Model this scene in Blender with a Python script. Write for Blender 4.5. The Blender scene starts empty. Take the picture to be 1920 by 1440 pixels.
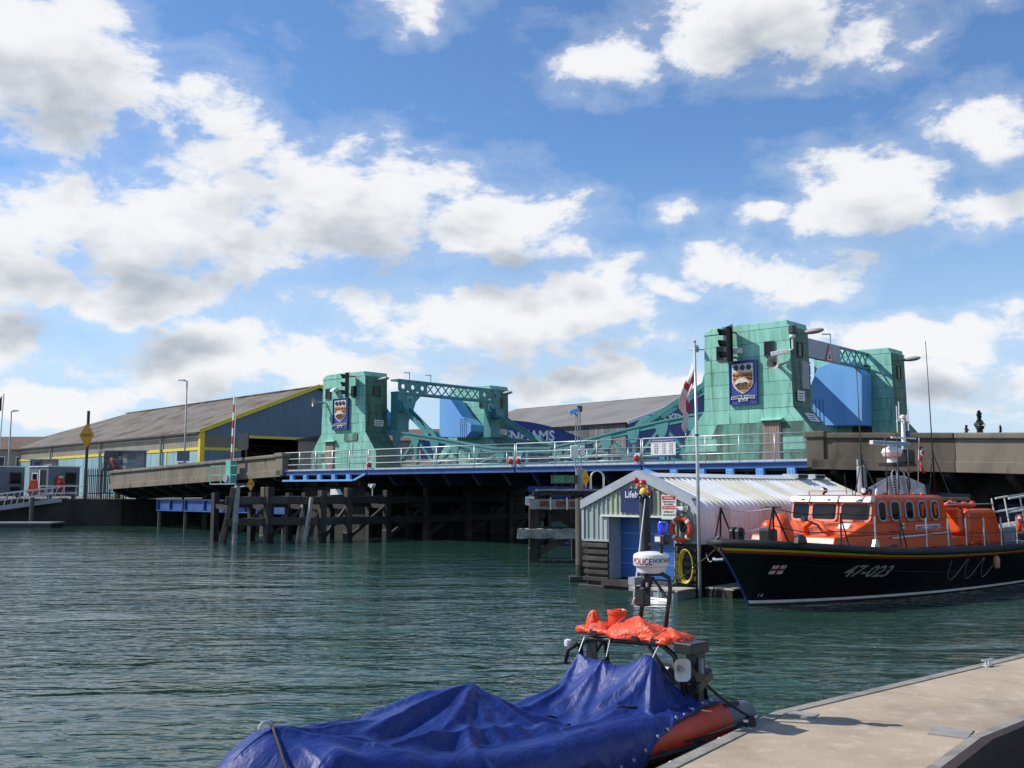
import bpy, bmesh, math, random
from mathutils import Vector, Matrix
R_ = math.radians
random.seed(7)
sc = bpy.context.scene
COL = sc.collection

# ------------------------------------------------------------------ camera
cam = bpy.data.cameras.new('camera')
cam.sensor_width = 36.0
cam.lens = 36.0 * 1870.0 / 1920.0
cam.clip_start = 0.1
cam.clip_end = 9000
camo = bpy.data.objects.new('camera', cam)
COL.objects.link(camo)
camo.location = (0, 0, 3.1)
camo.rotation_euler = (R_(90 + 6.014), 0, 0)
sc.camera = camo
sc.view_settings.view_transform = 'Standard'
sc.view_settings.look = 'None'
sc.view_settings.gamma = 1
sc.view_settings.exposure = 0.0
sc.cycles.max_bounces = 5
sc.cycles.diffuse_bounces = 2
sc.cycles.glossy_bounces = 3
sc.cycles.use_denoising = True
sc.cycles.caustics_reflective = False
sc.cycles.caustics_refractive = False

# ------------------------------------------------------------------ sun and sky
SUN_EL = R_(41)
SUN_H = Vector((-0.985, 0.15, 0)).normalized()
sdir = Vector((SUN_H.x * math.cos(SUN_EL), SUN_H.y * math.cos(SUN_EL), math.sin(SUN_EL)))
sl = bpy.data.lights.new('sun', 'SUN')
sl.energy = 5.0
sl.angle = R_(0.55)
sl.color = (1.0, 0.95, 0.87)
so = bpy.data.objects.new('sun', sl)
COL.objects.link(so)
so.location = (-60, 0, 60)
so.rotation_euler = sdir.to_track_quat('Z', 'Y').to_euler()

world = bpy.data.worlds.new('World')
sc.world = world
world.use_nodes = True
world.cycles.sampling_method = 'NONE'


def build_world():
    nt = world.node_tree
    N, K = nt.nodes, nt.links
    N.clear()

    def nd(tree, t, **kw):
        n = tree.nodes.new(t)
        for k, v in kw.items():
            setattr(n, k, v)
        return n

    def m(tree, op, a, b=None, c=None, clamp=False):
        n = tree.nodes.new('ShaderNodeMath')
        n.operation = op
        n.use_clamp = clamp
        for i, q in enumerate((a, b, c)):
            if q is None:
                continue
            if isinstance(q, (int, float)):
                n.inputs[i].default_value = q
            else:
                tree.links.new(q, n.inputs[i])
        return n.outputs[0]

    # group: cloud thickness for a direction of the sky; the same belt of clouds goes on all round
    def cloud_group(name, clouds, detail, amp):
        g = bpy.data.node_groups.new(name, 'ShaderNodeTree')
        g.interface.new_socket('Dir', in_out='INPUT', socket_type='NodeSocketVector')
        g.interface.new_socket('D', in_out='OUTPUT', socket_type='NodeSocketFloat')
        gi = g.nodes.new('NodeGroupInput')
        go = g.nodes.new('NodeGroupOutput')
        sep = g.nodes.new('ShaderNodeSeparateXYZ')
        g.links.new(gi.outputs[0], sep.inputs[0])
        az = m(g, 'ARCTAN2', sep.outputs[0], sep.outputs[1])
        el = m(g, 'ARCSINE', sep.outputs[2])
        P = math.pi / 3
        azw = m(g, 'WRAP', az, P / 2, -P / 2)
        comb = g.nodes.new('ShaderNodeCombineXYZ')
        g.links.new(azw, comb.inputs[0])
        g.links.new(el, comb.inputs[1])
        # break the outlines up before measuring the distance to each cloud
        wp = nd(g, 'ShaderNodeTexNoise')
        wp.inputs['Scale'].default_value = 7.5
        wp.inputs['Detail'].default_value = 3
        wp.inputs['Roughness'].default_value = 0.6
        g.links.new(gi.outputs[0], wp.inputs['Vector'])
        wv = g.nodes.new('ShaderNodeVectorMath')
        wv.operation = 'MULTIPLY_ADD'
        g.links.new(wp.outputs['Color'], wv.inputs[0])
        wv.inputs[1].default_value = (0.17, 0.085, 0)
        wv.inputs[2].default_value = (-0.085, -0.0425, 0)
        wa_ = g.nodes.new('ShaderNodeVectorMath')
        wa_.operation = 'ADD'
        g.links.new(comb.outputs[0], wa_.inputs[0])
        g.links.new(wv.outputs[0], wa_.inputs[1])
        comb = wa_
        acc = None
        for a0, e0, wa, we in clouds:
            v = g.nodes.new('ShaderNodeVectorMath')
            v.operation = 'MULTIPLY_ADD'
            g.links.new(comb.outputs[0], v.inputs[0])
            soft = .60 if wa * we < 5.5 else .25      # small clouds are thin all through
            gr = 1.5 if wa * we < 5.5 else 1.04
            ia, ie = 1 / R_(wa * gr), 1 / R_(we * gr)
            v.inputs[1].default_value = (ia, ie, 0)
            v.inputs[2].default_value = (-R_(a0) * ia, -R_(e0) * ie, soft)
            l = g.nodes.new('ShaderNodeVectorMath')
            l.operation = 'LENGTH'
            g.links.new(v.outputs[0], l.inputs[0])
            acc = l.outputs['Value'] if acc is None else m(g, 'MINIMUM', acc, l.outputs['Value'])
        # the belt thins out overhead
        acc = m(g, 'MULTIPLY_ADD', acc, -1.0, 1.22)
        mp = nd(g, 'ShaderNodeMapping')
        mp.inputs['Scale'].default_value = (1.0, 1.0, 1.9)
        g.links.new(gi.outputs[0], mp.inputs[0])
        n1 = nd(g, 'ShaderNodeTexNoise')
        n1.inputs['Scale'].default_value = 12.0
        n1.inputs['Detail'].default_value = detail
        n1.inputs['Roughness'].default_value = 0.62
        n1.inputs['Distortion'].default_value = 0.2
        g.links.new(mp.outputs[0], n1.inputs['Vector'])
        nn = m(g, 'MULTIPLY_ADD', n1.outputs[0], amp, -amp / 2)
        d = m(g, 'ADD', m(g, 'MAXIMUM', m(g, 'MINIMUM', acc, 0.95), -1.0), nn)
        g.links.new(d, go.inputs[0])
        return g
    g0 = cloud_group('cloud_thickness', CLOUDS, 7, 2.6)
    g1 = cloud_group('cloud_thickness_coarse', [c for c in CLOUDS if c[2] * c[3] > 4.5], 3, 1.5)

    tc = N.new('ShaderNodeTexCoord')
    sky = N.new('ShaderNodeTexSky')
    sky.sky_type = 'NISHITA'
    sky.sun_disc = False
    sky.sun_elevation = SUN_EL
    sky.sun_rotation = math.atan2(SUN_H.x, SUN_H.y)
    sky.altitude = 10
    sky.air_density = 1.0
    sky.dust_density = 0.0
    sky.ozone_density = 3.0
    skm = N.new('ShaderNodeVectorMath')
    skm.operation = 'MULTIPLY'
    K.new(sky.outputs[0], skm.inputs[0])
    skm.inputs[1].default_value = (SKY_K * 0.80, SKY_K * 1.0, SKY_K * 1.18)

    def cl(off):
        c = N.new('ShaderNodeGroup')
        c.node_tree = g0 if off is None else g1
        if off is None:
            K.new(tc.outputs['Generated'], c.inputs[0])
        else:
            ad = N.new('ShaderNodeVectorMath')
            ad.operation = 'ADD'
            ad.inputs[1].default_value = off
            K.new(tc.outputs['Generated'], ad.inputs[0])
            nm = N.new('ShaderNodeVectorMath')
            nm.operation = 'NORMALIZE'
            K.new(ad.outputs[0], nm.inputs[0])
            K.new(nm.outputs[0], c.inputs[0])
        return c.outputs[0]
    d0 = cl(None)
    d1 = cl((-0.018, 0.0, 0.050))
    cov = N.new('ShaderNodeMapRange')
    cov.interpolation_type = 'SMOOTHERSTEP'
    K.new(d0, cov.inputs[0])
    cov.inputs[1].default_value = 0.0
    cov.inputs[2].default_value = 0.62
    cov.inputs[4].default_value = 0.97
    wisp = N.new('ShaderNodeMapRange')
    K.new(d0, wisp.inputs[0])
    wisp.inputs[1].default_value = -0.35
    wisp.inputs[2].default_value = 0.25
    wisp.inputs[4].default_value = 0.22
    cover = m(nt, 'MAXIMUM', cov.outputs[0], wisp.outputs[0])
    # lit tops, grey bottoms: thicker cloud towards the sun and zenith means shade
    sh = N.new('ShaderNodeMapRange')
    sh.interpolation_type = 'SMOOTHSTEP'
    K.new(m(nt, 'MULTIPLY_ADD', d1, 0.75, m(nt, 'MULTIPLY', d0, 0.25)), sh.inputs[0])
    sh.inputs[1].default_value = 0.25
    sh.inputs[2].default_value = 1.15
    cc = N.new('ShaderNodeMix')
    cc.data_type = 'RGBA'
    K.new(sh.outputs[0], cc.inputs[0])
    cc.inputs[6].default_value = (0.93, 0.935, 0.95, 1)
    cc.inputs[7].default_value = (0.42, 0.47, 0.54, 1)
    sz = N.new('ShaderNodeSeparateXYZ')
    K.new(tc.outputs['Generated'], sz.inputs[0])
    hz = N.new('ShaderNodeMapRange')
    hz.interpolation_type = 'SMOOTHSTEP'
    K.new(sz.outputs[2], hz.inputs[0])
    hz.inputs[1].default_value = 0.34
    hz.inputs[2].default_value = -0.02
    hz.inputs[4].default_value = 0.85
    hm = N.new('ShaderNodeMix')
    hm.data_type = 'RGBA'
    K.new(hz.outputs[0], hm.inputs[0])
    K.new(skm.outputs[0], hm.inputs[6])
    hm.inputs[7].default_value = (0.55, 0.71, 0.90, 1)
    mx = N.new('ShaderNodeMix')
    mx.data_type = 'RGBA'
    K.new(cover, mx.inputs[0])
    K.new(hm.outputs[2], mx.inputs[6])
    K.new(cc.outputs[2], mx.inputs[7])
    bg = N.new('ShaderNodeBackground')
    bg.inputs['Strength'].default_value = 1.0
    K.new(mx.outputs[2], bg.inputs['Color'])
    out = N.new('ShaderNodeOutputWorld')
    K.new(bg.outputs[0], out.inputs['Surface'])


SKY_K = 0.132     # strength of the sky texture
CLOUDS = [  # azimuth, elevation, half width, half height (degrees)
    (-25.5, 21.8, 7.2, 3.5), (-16.5, 19.2, 3.0, 1.8), (-22.0, 14.0, 9.5, 2.9), (-10.0, 15.8, 9.0, 3.5), (-0.5, 14.8, 4.2, 2.2),
    (-27.5, 11.0, 4.0, 2.0), (-21.0, 10.2, 4.6, 1.2), (-17.0, 11.3, 1.9, 0.8),
    (-1.5, 9.7, 10.5, 2.4), (4.2, 11.2, 3.4, 1.8), (-15.5, 6.9, 8.5, 2.1), (-25.5, 4.6, 6.0, 1.3), (-28, 8.0, 3.0, 1.5), (4.5, 6.2, 8.0, 1.3),
    (5.8, 24.2, 2.9, 1.3), (-7.0, 27.0, 2.6, 1.2), (14.0, 26.0, 5.4, 2.8), (20.0, 24.0, 3.2, 1.6), (26, 28.0, 6, 2.2),
    (19.6, 15.3, 4.0, 3.0), (27.0, 18.3, 4.0, 2.0), (27.0, 15.0, 2.2, 1.0),
    (9.8, 15.2, 1.5, 0.8), (14.4, 15.2, 1.0, 0.5), (13.0, 12.2, 2.2, 1.2), (9.5, 11.2, 1.7, 0.6), (16.0, 10.9, 2.6, 0.9),
    (22.0, 7.9, 7.0, 1.1), (27.0, 5.3, 5.0, 1.0)]
build_world()


# ------------------------------------------------------------------ mesh helper
class MB:
    def __init__(s):
        s.v, s.f, s.m, s.cur = [], [], [], 0

    def add(s, vs, fs):
        b = len(s.v)
        s.v += [Vector(p) for p in vs]
        s.f += [tuple(b + i for i in q) for q in fs]
        s.m += [s.cur] * len(fs)
        return s

    def box(s, x0, x1, y0, y1, z0, z1):
        x0, x1 = min(x0, x1), max(x0, x1)
        y0, y1 = min(y0, y1), max(y0, y1)
        z0, z1 = min(z0, z1), max(z0, z1)
        return s.add([(x0, y0, z0), (x1, y0, z0), (x1, y1, z0), (x0, y1, z0), (x0, y0, z1), (x1, y0, z1), (x1, y1, z1), (x0, y1, z1)],
                     [(0, 3, 2, 1), (4, 5, 6, 7), (0, 1, 5, 4), (1, 2, 6, 5), (2, 3, 7, 6), (3, 0, 4, 7)])

    def bar(s, p, q, w, h=None, up=(0, 0, 1)):
        p, q = Vector(p), Vector(q)
        h = w if h is None else h
        d = (q - p).normalized()
        u = Vector(up)
        if abs(d.dot(u)) > .99:
            u = Vector((0, 1, 0))
        a = d.cross(u).normalized()
        b = a.cross(d).normalized()
        vs = []
        for c in (p, q):
            vs += [c - a * w / 2 - b * h / 2, c + a * w / 2 - b * h / 2, c + a * w / 2 + b * h / 2, c - a * w / 2 + b * h / 2]
        return s.add(vs, [(0, 3, 2, 1), (4, 5, 6, 7), (0, 1, 5, 4), (1, 2, 6, 5), (2, 3, 7, 6), (3, 0, 4, 7)])

    def tube(s, pts, r, n=8, closed=False, cap=True):
        pts = [Vector(p) for p in pts]
        k = len(pts)
        rs = r if isinstance(r, (list, tuple)) else [r] * k
        vs, fs = [], []
        prev = None
        for i, p in enumerate(pts):
            if closed:
                d = (pts[(i + 1) % k] - pts[i - 1]).normalized()
            else:
                d = (pts[min(i + 1, k - 1)] - pts[max(i - 1, 0)]).normalized()
            if prev is None:
                u = Vector((0, 0, 1)) if abs(d.z) < .9 else Vector((0, 1, 0))
                a = d.cross(u).normalized()
            else:
                a = (prev - d * prev.dot(d)).normalized()
            prev = a
            b = d.cross(a)
            for j in range(n):
                t = 2 * math.pi * j / n
                vs.append(p + (a * math.cos(t) + b * math.sin(t)) * rs[i])
        for i in range(k if closed else k - 1):
            for j in range(n):
                i2 = (i + 1) % k
                fs.append((i * n + j, i * n + (j + 1) % n, i2 * n + (j + 1) % n, i2 * n + j))
        if cap and not closed:
            fs.append(tuple(range(n))[::-1])
            fs.append(tuple((k - 1) * n + j for j in range(n)))
        return s.add(vs, fs)

    def prism(s, poly, axis, a0, a1):
        """poly of 2-D points extruded along axis: 'x' -> (y,z), 'y' -> (x,z), 'z' -> (x,y)"""
        n = len(poly)

        def pt(p, a):
            return (a, p[0], p[1]) if axis == 'x' else (p[0], a, p[1]) if axis == 'y' else (p[0], p[1], a)
        vs = [pt(p, a0) for p in poly] + [pt(p, a1) for p in poly]
        fs = [tuple(range(n))[::-1], tuple(range(n, 2 * n))]
        fs += [(i, (i + 1) % n, n + (i + 1) % n, n + i) for i in range(n)]
        return s.add(vs, fs)

    def lathe(s, c, prof, n=20, axis='z'):
        c = Vector(c)
        vs, fs = [], []
        for r, h in prof:
            for j in range(n):
                t = 2 * math.pi * j / n
                a, b = r * math.cos(t), r * math.sin(t)
                vs.append(c + Vector((a, b, h) if axis == 'z' else (h, a, b) if axis == 'x' else (a, h, b)))
        k = len(prof)
        for i in range(k - 1):
            for j in range(n):
                fs.append((i * n + j, i * n + (j + 1) % n, (i + 1) * n + (j + 1) % n, (i + 1) * n + j))
        fs.append(tuple(range(n))[::-1])
        fs.append(tuple((k - 1) * n + j for j in range(n)))
        return s.add(vs, fs)

    def grid(s, fn, nu, nv):
        vs = [fn(i / nu, j / nv) for j in range(nv + 1) for i in range(nu + 1)]
        w = nu + 1
        fs = [(j * w + i, j * w + i + 1, (j + 1) * w + i + 1, (j + 1) * w + i) for j in range(nv) for i in range(nu)]
        return s.add(vs, fs)

    def slab(s, quad, off):
        """a four-cornered plate with thickness vector off"""
        q = [Vector(p) for p in quad]
        o = Vector(off)
        return s.add(q + [p + o for p in q], [(0, 1, 2, 3), (7, 6, 5, 4), (0, 4, 5, 1), (1, 5, 6, 2), (2, 6, 7, 3), (3, 7, 4, 0)])

    def mesh(s, mats, base=(0, 0, 0), smooth=False):
        me = bpy.data.meshes.new('m')
        b = Vector(base)
        me.from_pydata([tuple(p - b) for p in s.v], [], s.f)
        if not isinstance(mats, (list, tuple)):
            mats = [mats]
        for k in mats:
            me.materials.append(k)
        bm = bmesh.new()
        bm.from_mesh(me)
        bmesh.ops.recalc_face_normals(bm, faces=bm.faces)
        bm.to_mesh(me)
        bm.free()
        for i, p in enumerate(me.polygons):
            p.material_index = s.m[i] if i < len(s.m) else 0
            p.use_smooth = bool(smooth)
        if smooth and smooth is not True:
            try:
                me.set_sharp_from_angle(angle=R_(smooth))
            except Exception:
                pass
        return me


class Frame:
    def __init__(s, x, y, deg):
        s.o, s.deg = Vector((x, y, 0)), deg
        a = R_(deg)
        s.ex, s.ey = Vector((math.cos(a), math.sin(a), 0)), Vector((-math.sin(a), math.cos(a), 0))

    def w(s, x, y, z=0):
        return s.o + s.ex * x + s.ey * y + Vector((0, 0, z))


W0 = Frame(0, 0, 0)
BR = Frame(-1.33, 55.67, -41.78)      # bridge: x along it to the right, y away from the camera
SH = Frame(5.47, 29.49, -41.78)       # boathouse: origin at its right front corner
LB = Frame(6.34, 27.13, 38.0)         # lifeboat: x from stem to stern, -y its near side
RB = Frame(-2.4, 8.85, 43.0)          # covered boat: x from bow to stern


def link(name, me):
    o = bpy.data.objects.new(name, me)
    COL.objects.link(o)
    if me is not None:
        me.name = name
    return o


def props(o, label=None, cat=None, group=None, kind=None):
    for k, v in (('label', label), ('category', cat), ('group', group), ('kind', kind)):
        if v:
            o[k] = v
    return o


class Thing:
    """an Empty at the thing's base; parts are given in the frame's coordinates"""
    def __init__(s, name, label, cat, fr, base, group=None, kind=None):
        s.fr, s.base = fr, Vector(base)
        s.o = link(name, None)
        s.o.empty_display_size = .2
        s.o.location = fr.w(*base)
        s.o.rotation_euler = (0, 0, R_(fr.deg))
        props(s.o, label, cat, group, kind)

    def part(s, name, mb, mat, parent=None, smooth=False, bevel=0, label=None, kind=None, seg=1):
        me = mb.mesh(mat, s.base, smooth) if isinstance(mb, MB) else mb
        o = link(name, me)
        o.parent = parent if parent is not None else s.o
        if bevel:
            b = o.modifiers.new('bevel', 'BEVEL')
            b.width = bevel
            b.segments = seg
            b.limit_method = 'ANGLE'
            b.angle_limit = R_(40)
        props(o, label, kind=kind)
        return o


def solo(name, mb, mat, label, cat, fr=W0, base=(0, 0, 0), group=None, smooth=False, bevel=0, kind=None):
    o = link(name, mb.mesh(mat, base, smooth))
    o.location = fr.w(*base)
    o.rotation_euler = (0, 0, R_(fr.deg))
    if bevel:
        b = o.modifiers.new('bevel', 'BEVEL')
        b.width = bevel
        b.segments = 2
        b.limit_method = 'ANGLE'
    return props(o, label, cat, group, kind)


def arc(c, r, a0, a1, n, plane='xz'):
    out = []
    for i in range(n + 1):
        t = R_(a0 + (a1 - a0) * i / n)
        a, b = r * math.cos(t), r * math.sin(t)
        out.append((c[0] + a, c[1], c[2] + b) if plane == 'xz' else (c[0], c[1] + a, c[2] + b) if plane == 'yz' else (c[0] + a, c[1] + b, c[2]))
    return out


def text_mb(txt, height, origin, right, up, depth=.012, shear=0, bold=0.0, align='LEFT', width=None):
    """flat lettering as thin geometry; origin is the lower left (or centre) of the line"""
    cu = bpy.data.curves.new('t', 'FONT')
    cu.body = txt
    cu.size = 1.0
    cu.shear = shear
    cu.offset = bold
    cu.align_x = align
    cu.resolution_u = 3
    cu.extrude = .5
    ob = bpy.data.objects.new('t', cu)
    COL.objects.link(ob)
    dg = bpy.context.evaluated_depsgraph_get()
    dg.update()
    me = bpy.data.meshes.new_from_object(ob.evaluated_get(dg))
    COL.objects.unlink(ob)
    bpy.data.objects.remove(ob)
    right, up = Vector(right).normalized(), Vector(up).normalized()
    nor = right.cross(up)
    k = height / .70
    xs = [v.co.x for v in me.vertices] or [0, 1]
    kx = k if width is None else width / max(1e-6, max(xs) - min(xs))
    mb = MB()
    mb.add([Vector(origin) + right * v.co.x * kx + up * v.co.y * k + nor * (v.co.z + .5) * depth for v in me.vertices],
           [tuple(p.vertices) for p in me.polygons])
    bpy.data.meshes.remove(me)
    return mb


# ------------------------------------------------------------------ materials
def mat(name, col, col2=None, rough=.6, scale=2.0, lo=.4, hi=.65, bump=0, bscale=20, metal=0, rnd=0, streak=0, spec=.5,
        col3=None, c3=(.55, .7), s3=.7, detail=6, coat=0, emit=0, trans=0, coh=False):
    M = bpy.data.materials.new(name)
    M.use_nodes = True
    nt = M.node_tree
    b = nt.nodes['Principled BSDF']
    b.inputs['Roughness'].default_value = rough
    b.inputs['Metallic'].default_value = metal
    b.inputs['Specular IOR Level'].default_value = spec
    b.inputs['Coat Weight'].default_value = coat
    b.inputs['Coat Roughness'].default_value = .08
    K = nt.links.new
    out = None
    tc = nt.nodes.new('ShaderNodeTexCoord')
    oi = nt.nodes.new('ShaderNodeObjectInfo')
    sh = nt.nodes.new('ShaderNodeVectorMath')
    sh.operation = 'MULTIPLY_ADD'
    K(oi.outputs['Random'], sh.inputs[0])
    sh.inputs[1].default_value = (0, 0, 0) if coh or not rnd else (37, 23, 11)
    K(tc.outputs['Object'], sh.inputs[2])

    def noise(sc_, st, det=detail):
        mp = nt.nodes.new('ShaderNodeMapping')
        mp.inputs['Scale'].default_value = (sc_, sc_, sc_ * (st or 1))
        K(sh.outputs[0], mp.inputs[0])
        n = nt.nodes.new('ShaderNodeTexNoise')
        n.inputs['Scale'].default_value = 1.0
        n.inputs['Detail'].default_value = det
        n.inputs['Roughness'].default_value = .6
        K(mp.outputs[0], n.inputs['Vector'])
        return n.outputs[0]

    def mixc(fac, a, c):
        x = nt.nodes.new('ShaderNodeMix')
        x.data_type = 'RGBA'
        K(fac, x.inputs[0])
        for q, i in ((a, 6), (c, 7)):
            if isinstance(q, tuple):
                x.inputs[i].default_value = (*q, 1)
            else:
                K(q, x.inputs[i])
        return x.outputs[2]

    def rng(v, a, c):
        r = nt.nodes.new('ShaderNodeMapRange')
        r.interpolation_type = 'SMOOTHSTEP'
        K(v, r.inputs[0])
        r.inputs[1].default_value, r.inputs[2].default_value = a, c
        return r.outputs[0]
    col_out = col
    if col2:
        col_out = mixc(rng(noise(scale, streak), lo, hi), col, col2)
    if col3:
        col_out = mixc(rng(noise(scale * s3 + .13, (streak or 1) * .6), *c3), col_out, col3)
    if rnd:
        h = nt.nodes.new('ShaderNodeHueSaturation')
        mm = nt.nodes.new('ShaderNodeMath')
        mm.operation = 'MULTIPLY_ADD'
        K(oi.outputs['Random'], mm.inputs[0])
        mm.inputs[1].default_value = rnd
        mm.inputs[2].default_value = 1 - rnd / 2
        K(mm.outputs[0], h.inputs['Value'])
        if isinstance(col_out, tuple):
            h.inputs['Color'].default_value = (*col_out, 1)
        else:
            K(col_out, h.inputs['Color'])
        col_out = h.outputs[0]
    if isinstance(col_out, tuple):
        b.inputs['Base Color'].default_value = (*col_out, 1)
    else:
        K(col_out, b.inputs['Base Color'])
    if emit:
        b.inputs['Emission Color'].default_value = (*col, 1)
        b.inputs['Emission Strength'].default_value = emit
    if trans:
        b.inputs['Transmission Weight'].default_value = trans
    if bump:
        bp = nt.nodes.new('ShaderNodeBump')
        bp.inputs['Strength'].default_value = bump
        bp.inputs['Distance'].default_value = .02
        K(noise(bscale, streak, 4), bp.inputs['Height'])
        K(bp.outputs[0], b.inputs['Normal'])
    return M


def corrugated(name, col, col2, pitch, axis, rough=.5, strength=.5, **kw):
    """sheet metal too far away to count its ribs: the ribs are fine relief"""
    M = mat(name, col, col2, rough=rough, **kw)
    nt = M.node_tree
    b = nt.nodes['Principled BSDF']
    tc = nt.nodes.new('ShaderNodeTexCoord')
    sp = nt.nodes.new('ShaderNodeSeparateXYZ')
    nt.links.new(tc.outputs['Object'], sp.inputs[0])
    s = nt.nodes.new('ShaderNodeMath')
    s.operation = 'MULTIPLY'
    s.inputs[1].default_value = 2 * math.pi / pitch
    nt.links.new(sp.outputs['XYZ'.index(axis)], s.inputs[0])
    q = nt.nodes.new('ShaderNodeMath')
    q.operation = 'SINE'
    nt.links.new(s.outputs[0], q.inputs[0])
    bp = nt.nodes.new('ShaderNodeBump')
    bp.inputs['Strength'].default_value = strength
    bp.inputs['Distance'].default_value = .05
    nt.links.new(q.outputs[0], bp.inputs['Height'])
    nt.links.new(bp.outputs[0], b.inputs['Normal'])
    return M


def crumple(m_, scale, dist, strength, stretch=(1, 1, 1)):
    """fine sharp creases as relief: ridged noise over an existing material"""
    nt = m_.node_tree
    b = nt.nodes['Principled BSDF']
    tc = nt.nodes.new('ShaderNodeTexCoord')
    prev = b.inputs['Normal'].links[0].from_socket if b.inputs['Normal'].links else None
    for k in (1.0, 2.7):
        mp = nt.nodes.new('ShaderNodeMapping')
        mp.inputs['Scale'].default_value = (scale * k * stretch[0], scale * k * stretch[1], scale * k * stretch[2])
        mp.inputs['Rotation'].default_value = (.2, .3, .5 * k)
        nt.links.new(tc.outputs['Object'], mp.inputs[0])
        n = nt.nodes.new('ShaderNodeTexNoise')
        n.inputs['Scale'].default_value = 1
        n.inputs['Detail'].default_value = 2
        n.inputs['Distortion'].default_value = .9
        nt.links.new(mp.outputs[0], n.inputs['Vector'])
        a = nt.nodes.new('ShaderNodeMath')
        a.operation = 'SUBTRACT'
        a.inputs[1].default_value = .5
        nt.links.new(n.outputs[0], a.inputs[0])
        q = nt.nodes.new('ShaderNodeMath')
        q.operation = 'ABSOLUTE'
        nt.links.new(a.outputs[0], q.inputs[0])
        bp = nt.nodes.new('ShaderNodeBump')
        bp.invert = True
        bp.inputs['Strength'].default_value = strength
        bp.inputs['Distance'].default_value = dist / k
        nt.links.new(q.outputs[0], bp.inputs['Height'])
        if prev:
            nt.links.new(prev, bp.inputs['Normal'])
        prev = bp.outputs[0]
    nt.links.new(prev, b.inputs['Normal'])


M = {}
M['copper'] = mat('copper patina', (.175, .465, .360), (.275, .600, .490), rough=.62, scale=1.9, streak=.20, bump=.35, bscale=7, rnd=.13, coh=True,
                  lo=.40, hi=.60, col3=(.10, .22, .15), c3=(.57, .68), s3=1.5)
M['copper_shaded'] = mat('copper patina weathered and shaded', (.09, .215, .145), (.08, .16, .105), rough=.65, scale=1.3, streak=.25, bump=.3, bscale=7, rnd=.14, coh=True,  # weathered copper, also darkened: the right sides' shade is in the colour
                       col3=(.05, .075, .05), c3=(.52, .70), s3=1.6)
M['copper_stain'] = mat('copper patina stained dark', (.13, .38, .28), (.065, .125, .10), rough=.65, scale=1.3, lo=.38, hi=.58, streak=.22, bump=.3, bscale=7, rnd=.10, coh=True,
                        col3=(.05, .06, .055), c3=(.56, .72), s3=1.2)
M['seam'] = mat('dark seam', (.05, .11, .08), (.035, .06, .045), scale=2)
M['teal'] = mat('teal girder paint', (.07, .27, .27), (.055, .21, .22), rough=.45, scale=1.1, streak=.4, col3=(.10, .10, .07), c3=(.68, .80))
M['teal_light'] = mat('pale teal rail paint', (.16, .50, .44), (.13, .42, .38), rough=.45, scale=1.5)
M['blue'] = mat('blue deck paint', (.045, .13, .40), (.035, .10, .31), rough=.45, scale=1.0, col3=(.09, .08, .07), c3=(.70, .82))
M['skyblue'] = mat('light blue plate paint', (.17, .42, .80), (.14, .36, .74), rough=.45, scale=.8, streak=.3, col3=(.18, .22, .28), c3=(.70, .85))
M['galv'] = mat('galvanised rail', (.62, .64, .64), (.48, .50, .50), rough=.38, metal=.35, scale=4)
M['mesh'] = mat('mesh wire', (.30, .33, .33), rough=.5, metal=.3)
M['concrete'] = mat('parapet concrete', (.235, .20, .155), (.17, .145, .115), rough=.9, scale=.8, streak=.5, bump=.4, bscale=14, col3=(.085, .072, .056), c3=(.56, .74), s3=1.6)
M['concrete_dark'] = mat('pier concrete', (.03, .028, .025), (.017, .016, .015), rough=.9, scale=.7, streak=.4, bump=.5, bscale=6)  # kept near black: shade under the bridge is put into the colour
M['timber'] = mat('weathered timber', (.07, .06, .05), (.036, .032, .028), rough=.85, scale=1.6, streak=.25, bump=.6, bscale=10, rnd=.5, col3=(.13, .118, .105), c3=(.62, .76))
M['timber_pale'] = mat('bleached timber', (.36, .34, .31), (.22, .20, .18), rough=.85, scale=2.2, bump=.6, bscale=10, rnd=.3, col3=(.08, .07, .06), c3=(.6, .72))
M['timber_wet_shaded'] = mat('wet and shaded timber', (.028, .026, .024), (.015, .015, .014), rough=.7, scale=2, bump=.5, bscale=8, rnd=.4)  # dark timber copy, also painted in for shade under the deck
M['steel_pile'] = mat('pile steel', (.10, .09, .075), (.06, .055, .048), rough=.7, scale=1.1, streak=.4, col3=(.17, .07, .035), c3=(.52, .66), bump=.3)
M['rust'] = mat('rust', (.16, .06, .03), (.08, .035, .02), rough=.85, scale=3)
M['black'] = mat('black paint', (.012, .012, .013), (.02, .02, .021), rough=.4, scale=3)
M['rubber'] = mat('black rubber', (.018, .018, .018), (.03, .03, .03), rough=.65, scale=3)
M['white'] = mat('white paint', (.78, .78, .76), (.70, .70, .68), rough=.4, scale=3)
M['grey'] = mat('grey paint', (.30, .33, .36), (.26, .29, .31), rough=.5, scale=2)
M['cabgrey'] = mat('grey cabin paint', (.16, .19, .235), (.14, .165, .20), rough=.55, scale=1.2)
M['darkgrey'] = mat('dark grey', (.05, .05, .055), (.035, .035, .04), rough=.6, scale=2)
M['glass'] = mat('dark window glass', (.010, .013, .016), rough=.06, spec=.35)
M['lens'] = mat('dark lens', (.015, .012, .012), rough=.1, spec=.6)
M['red'] = mat('red', (.55, .03, .03), (.45, .025, .025), rough=.4)
M['yellow'] = mat('yellow paint', (.78, .62, .03), (.66, .52, .03), rough=.5)
M['amber'] = mat('amber sign', (.80, .36, .015), (.74, .32, .012), rough=.45)
M['letter_white'] = mat('white lettering', (.82, .82, .82), rough=.5)
M['letter_black'] = mat('black lettering', (.015, .015, .017), rough=.5)
M['letter_blue'] = mat('dark blue lettering', (.02, .04, .16), rough=.5)
M['letter_red'] = mat('red lettering', (.50, .015, .03), rough=.5)
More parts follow.
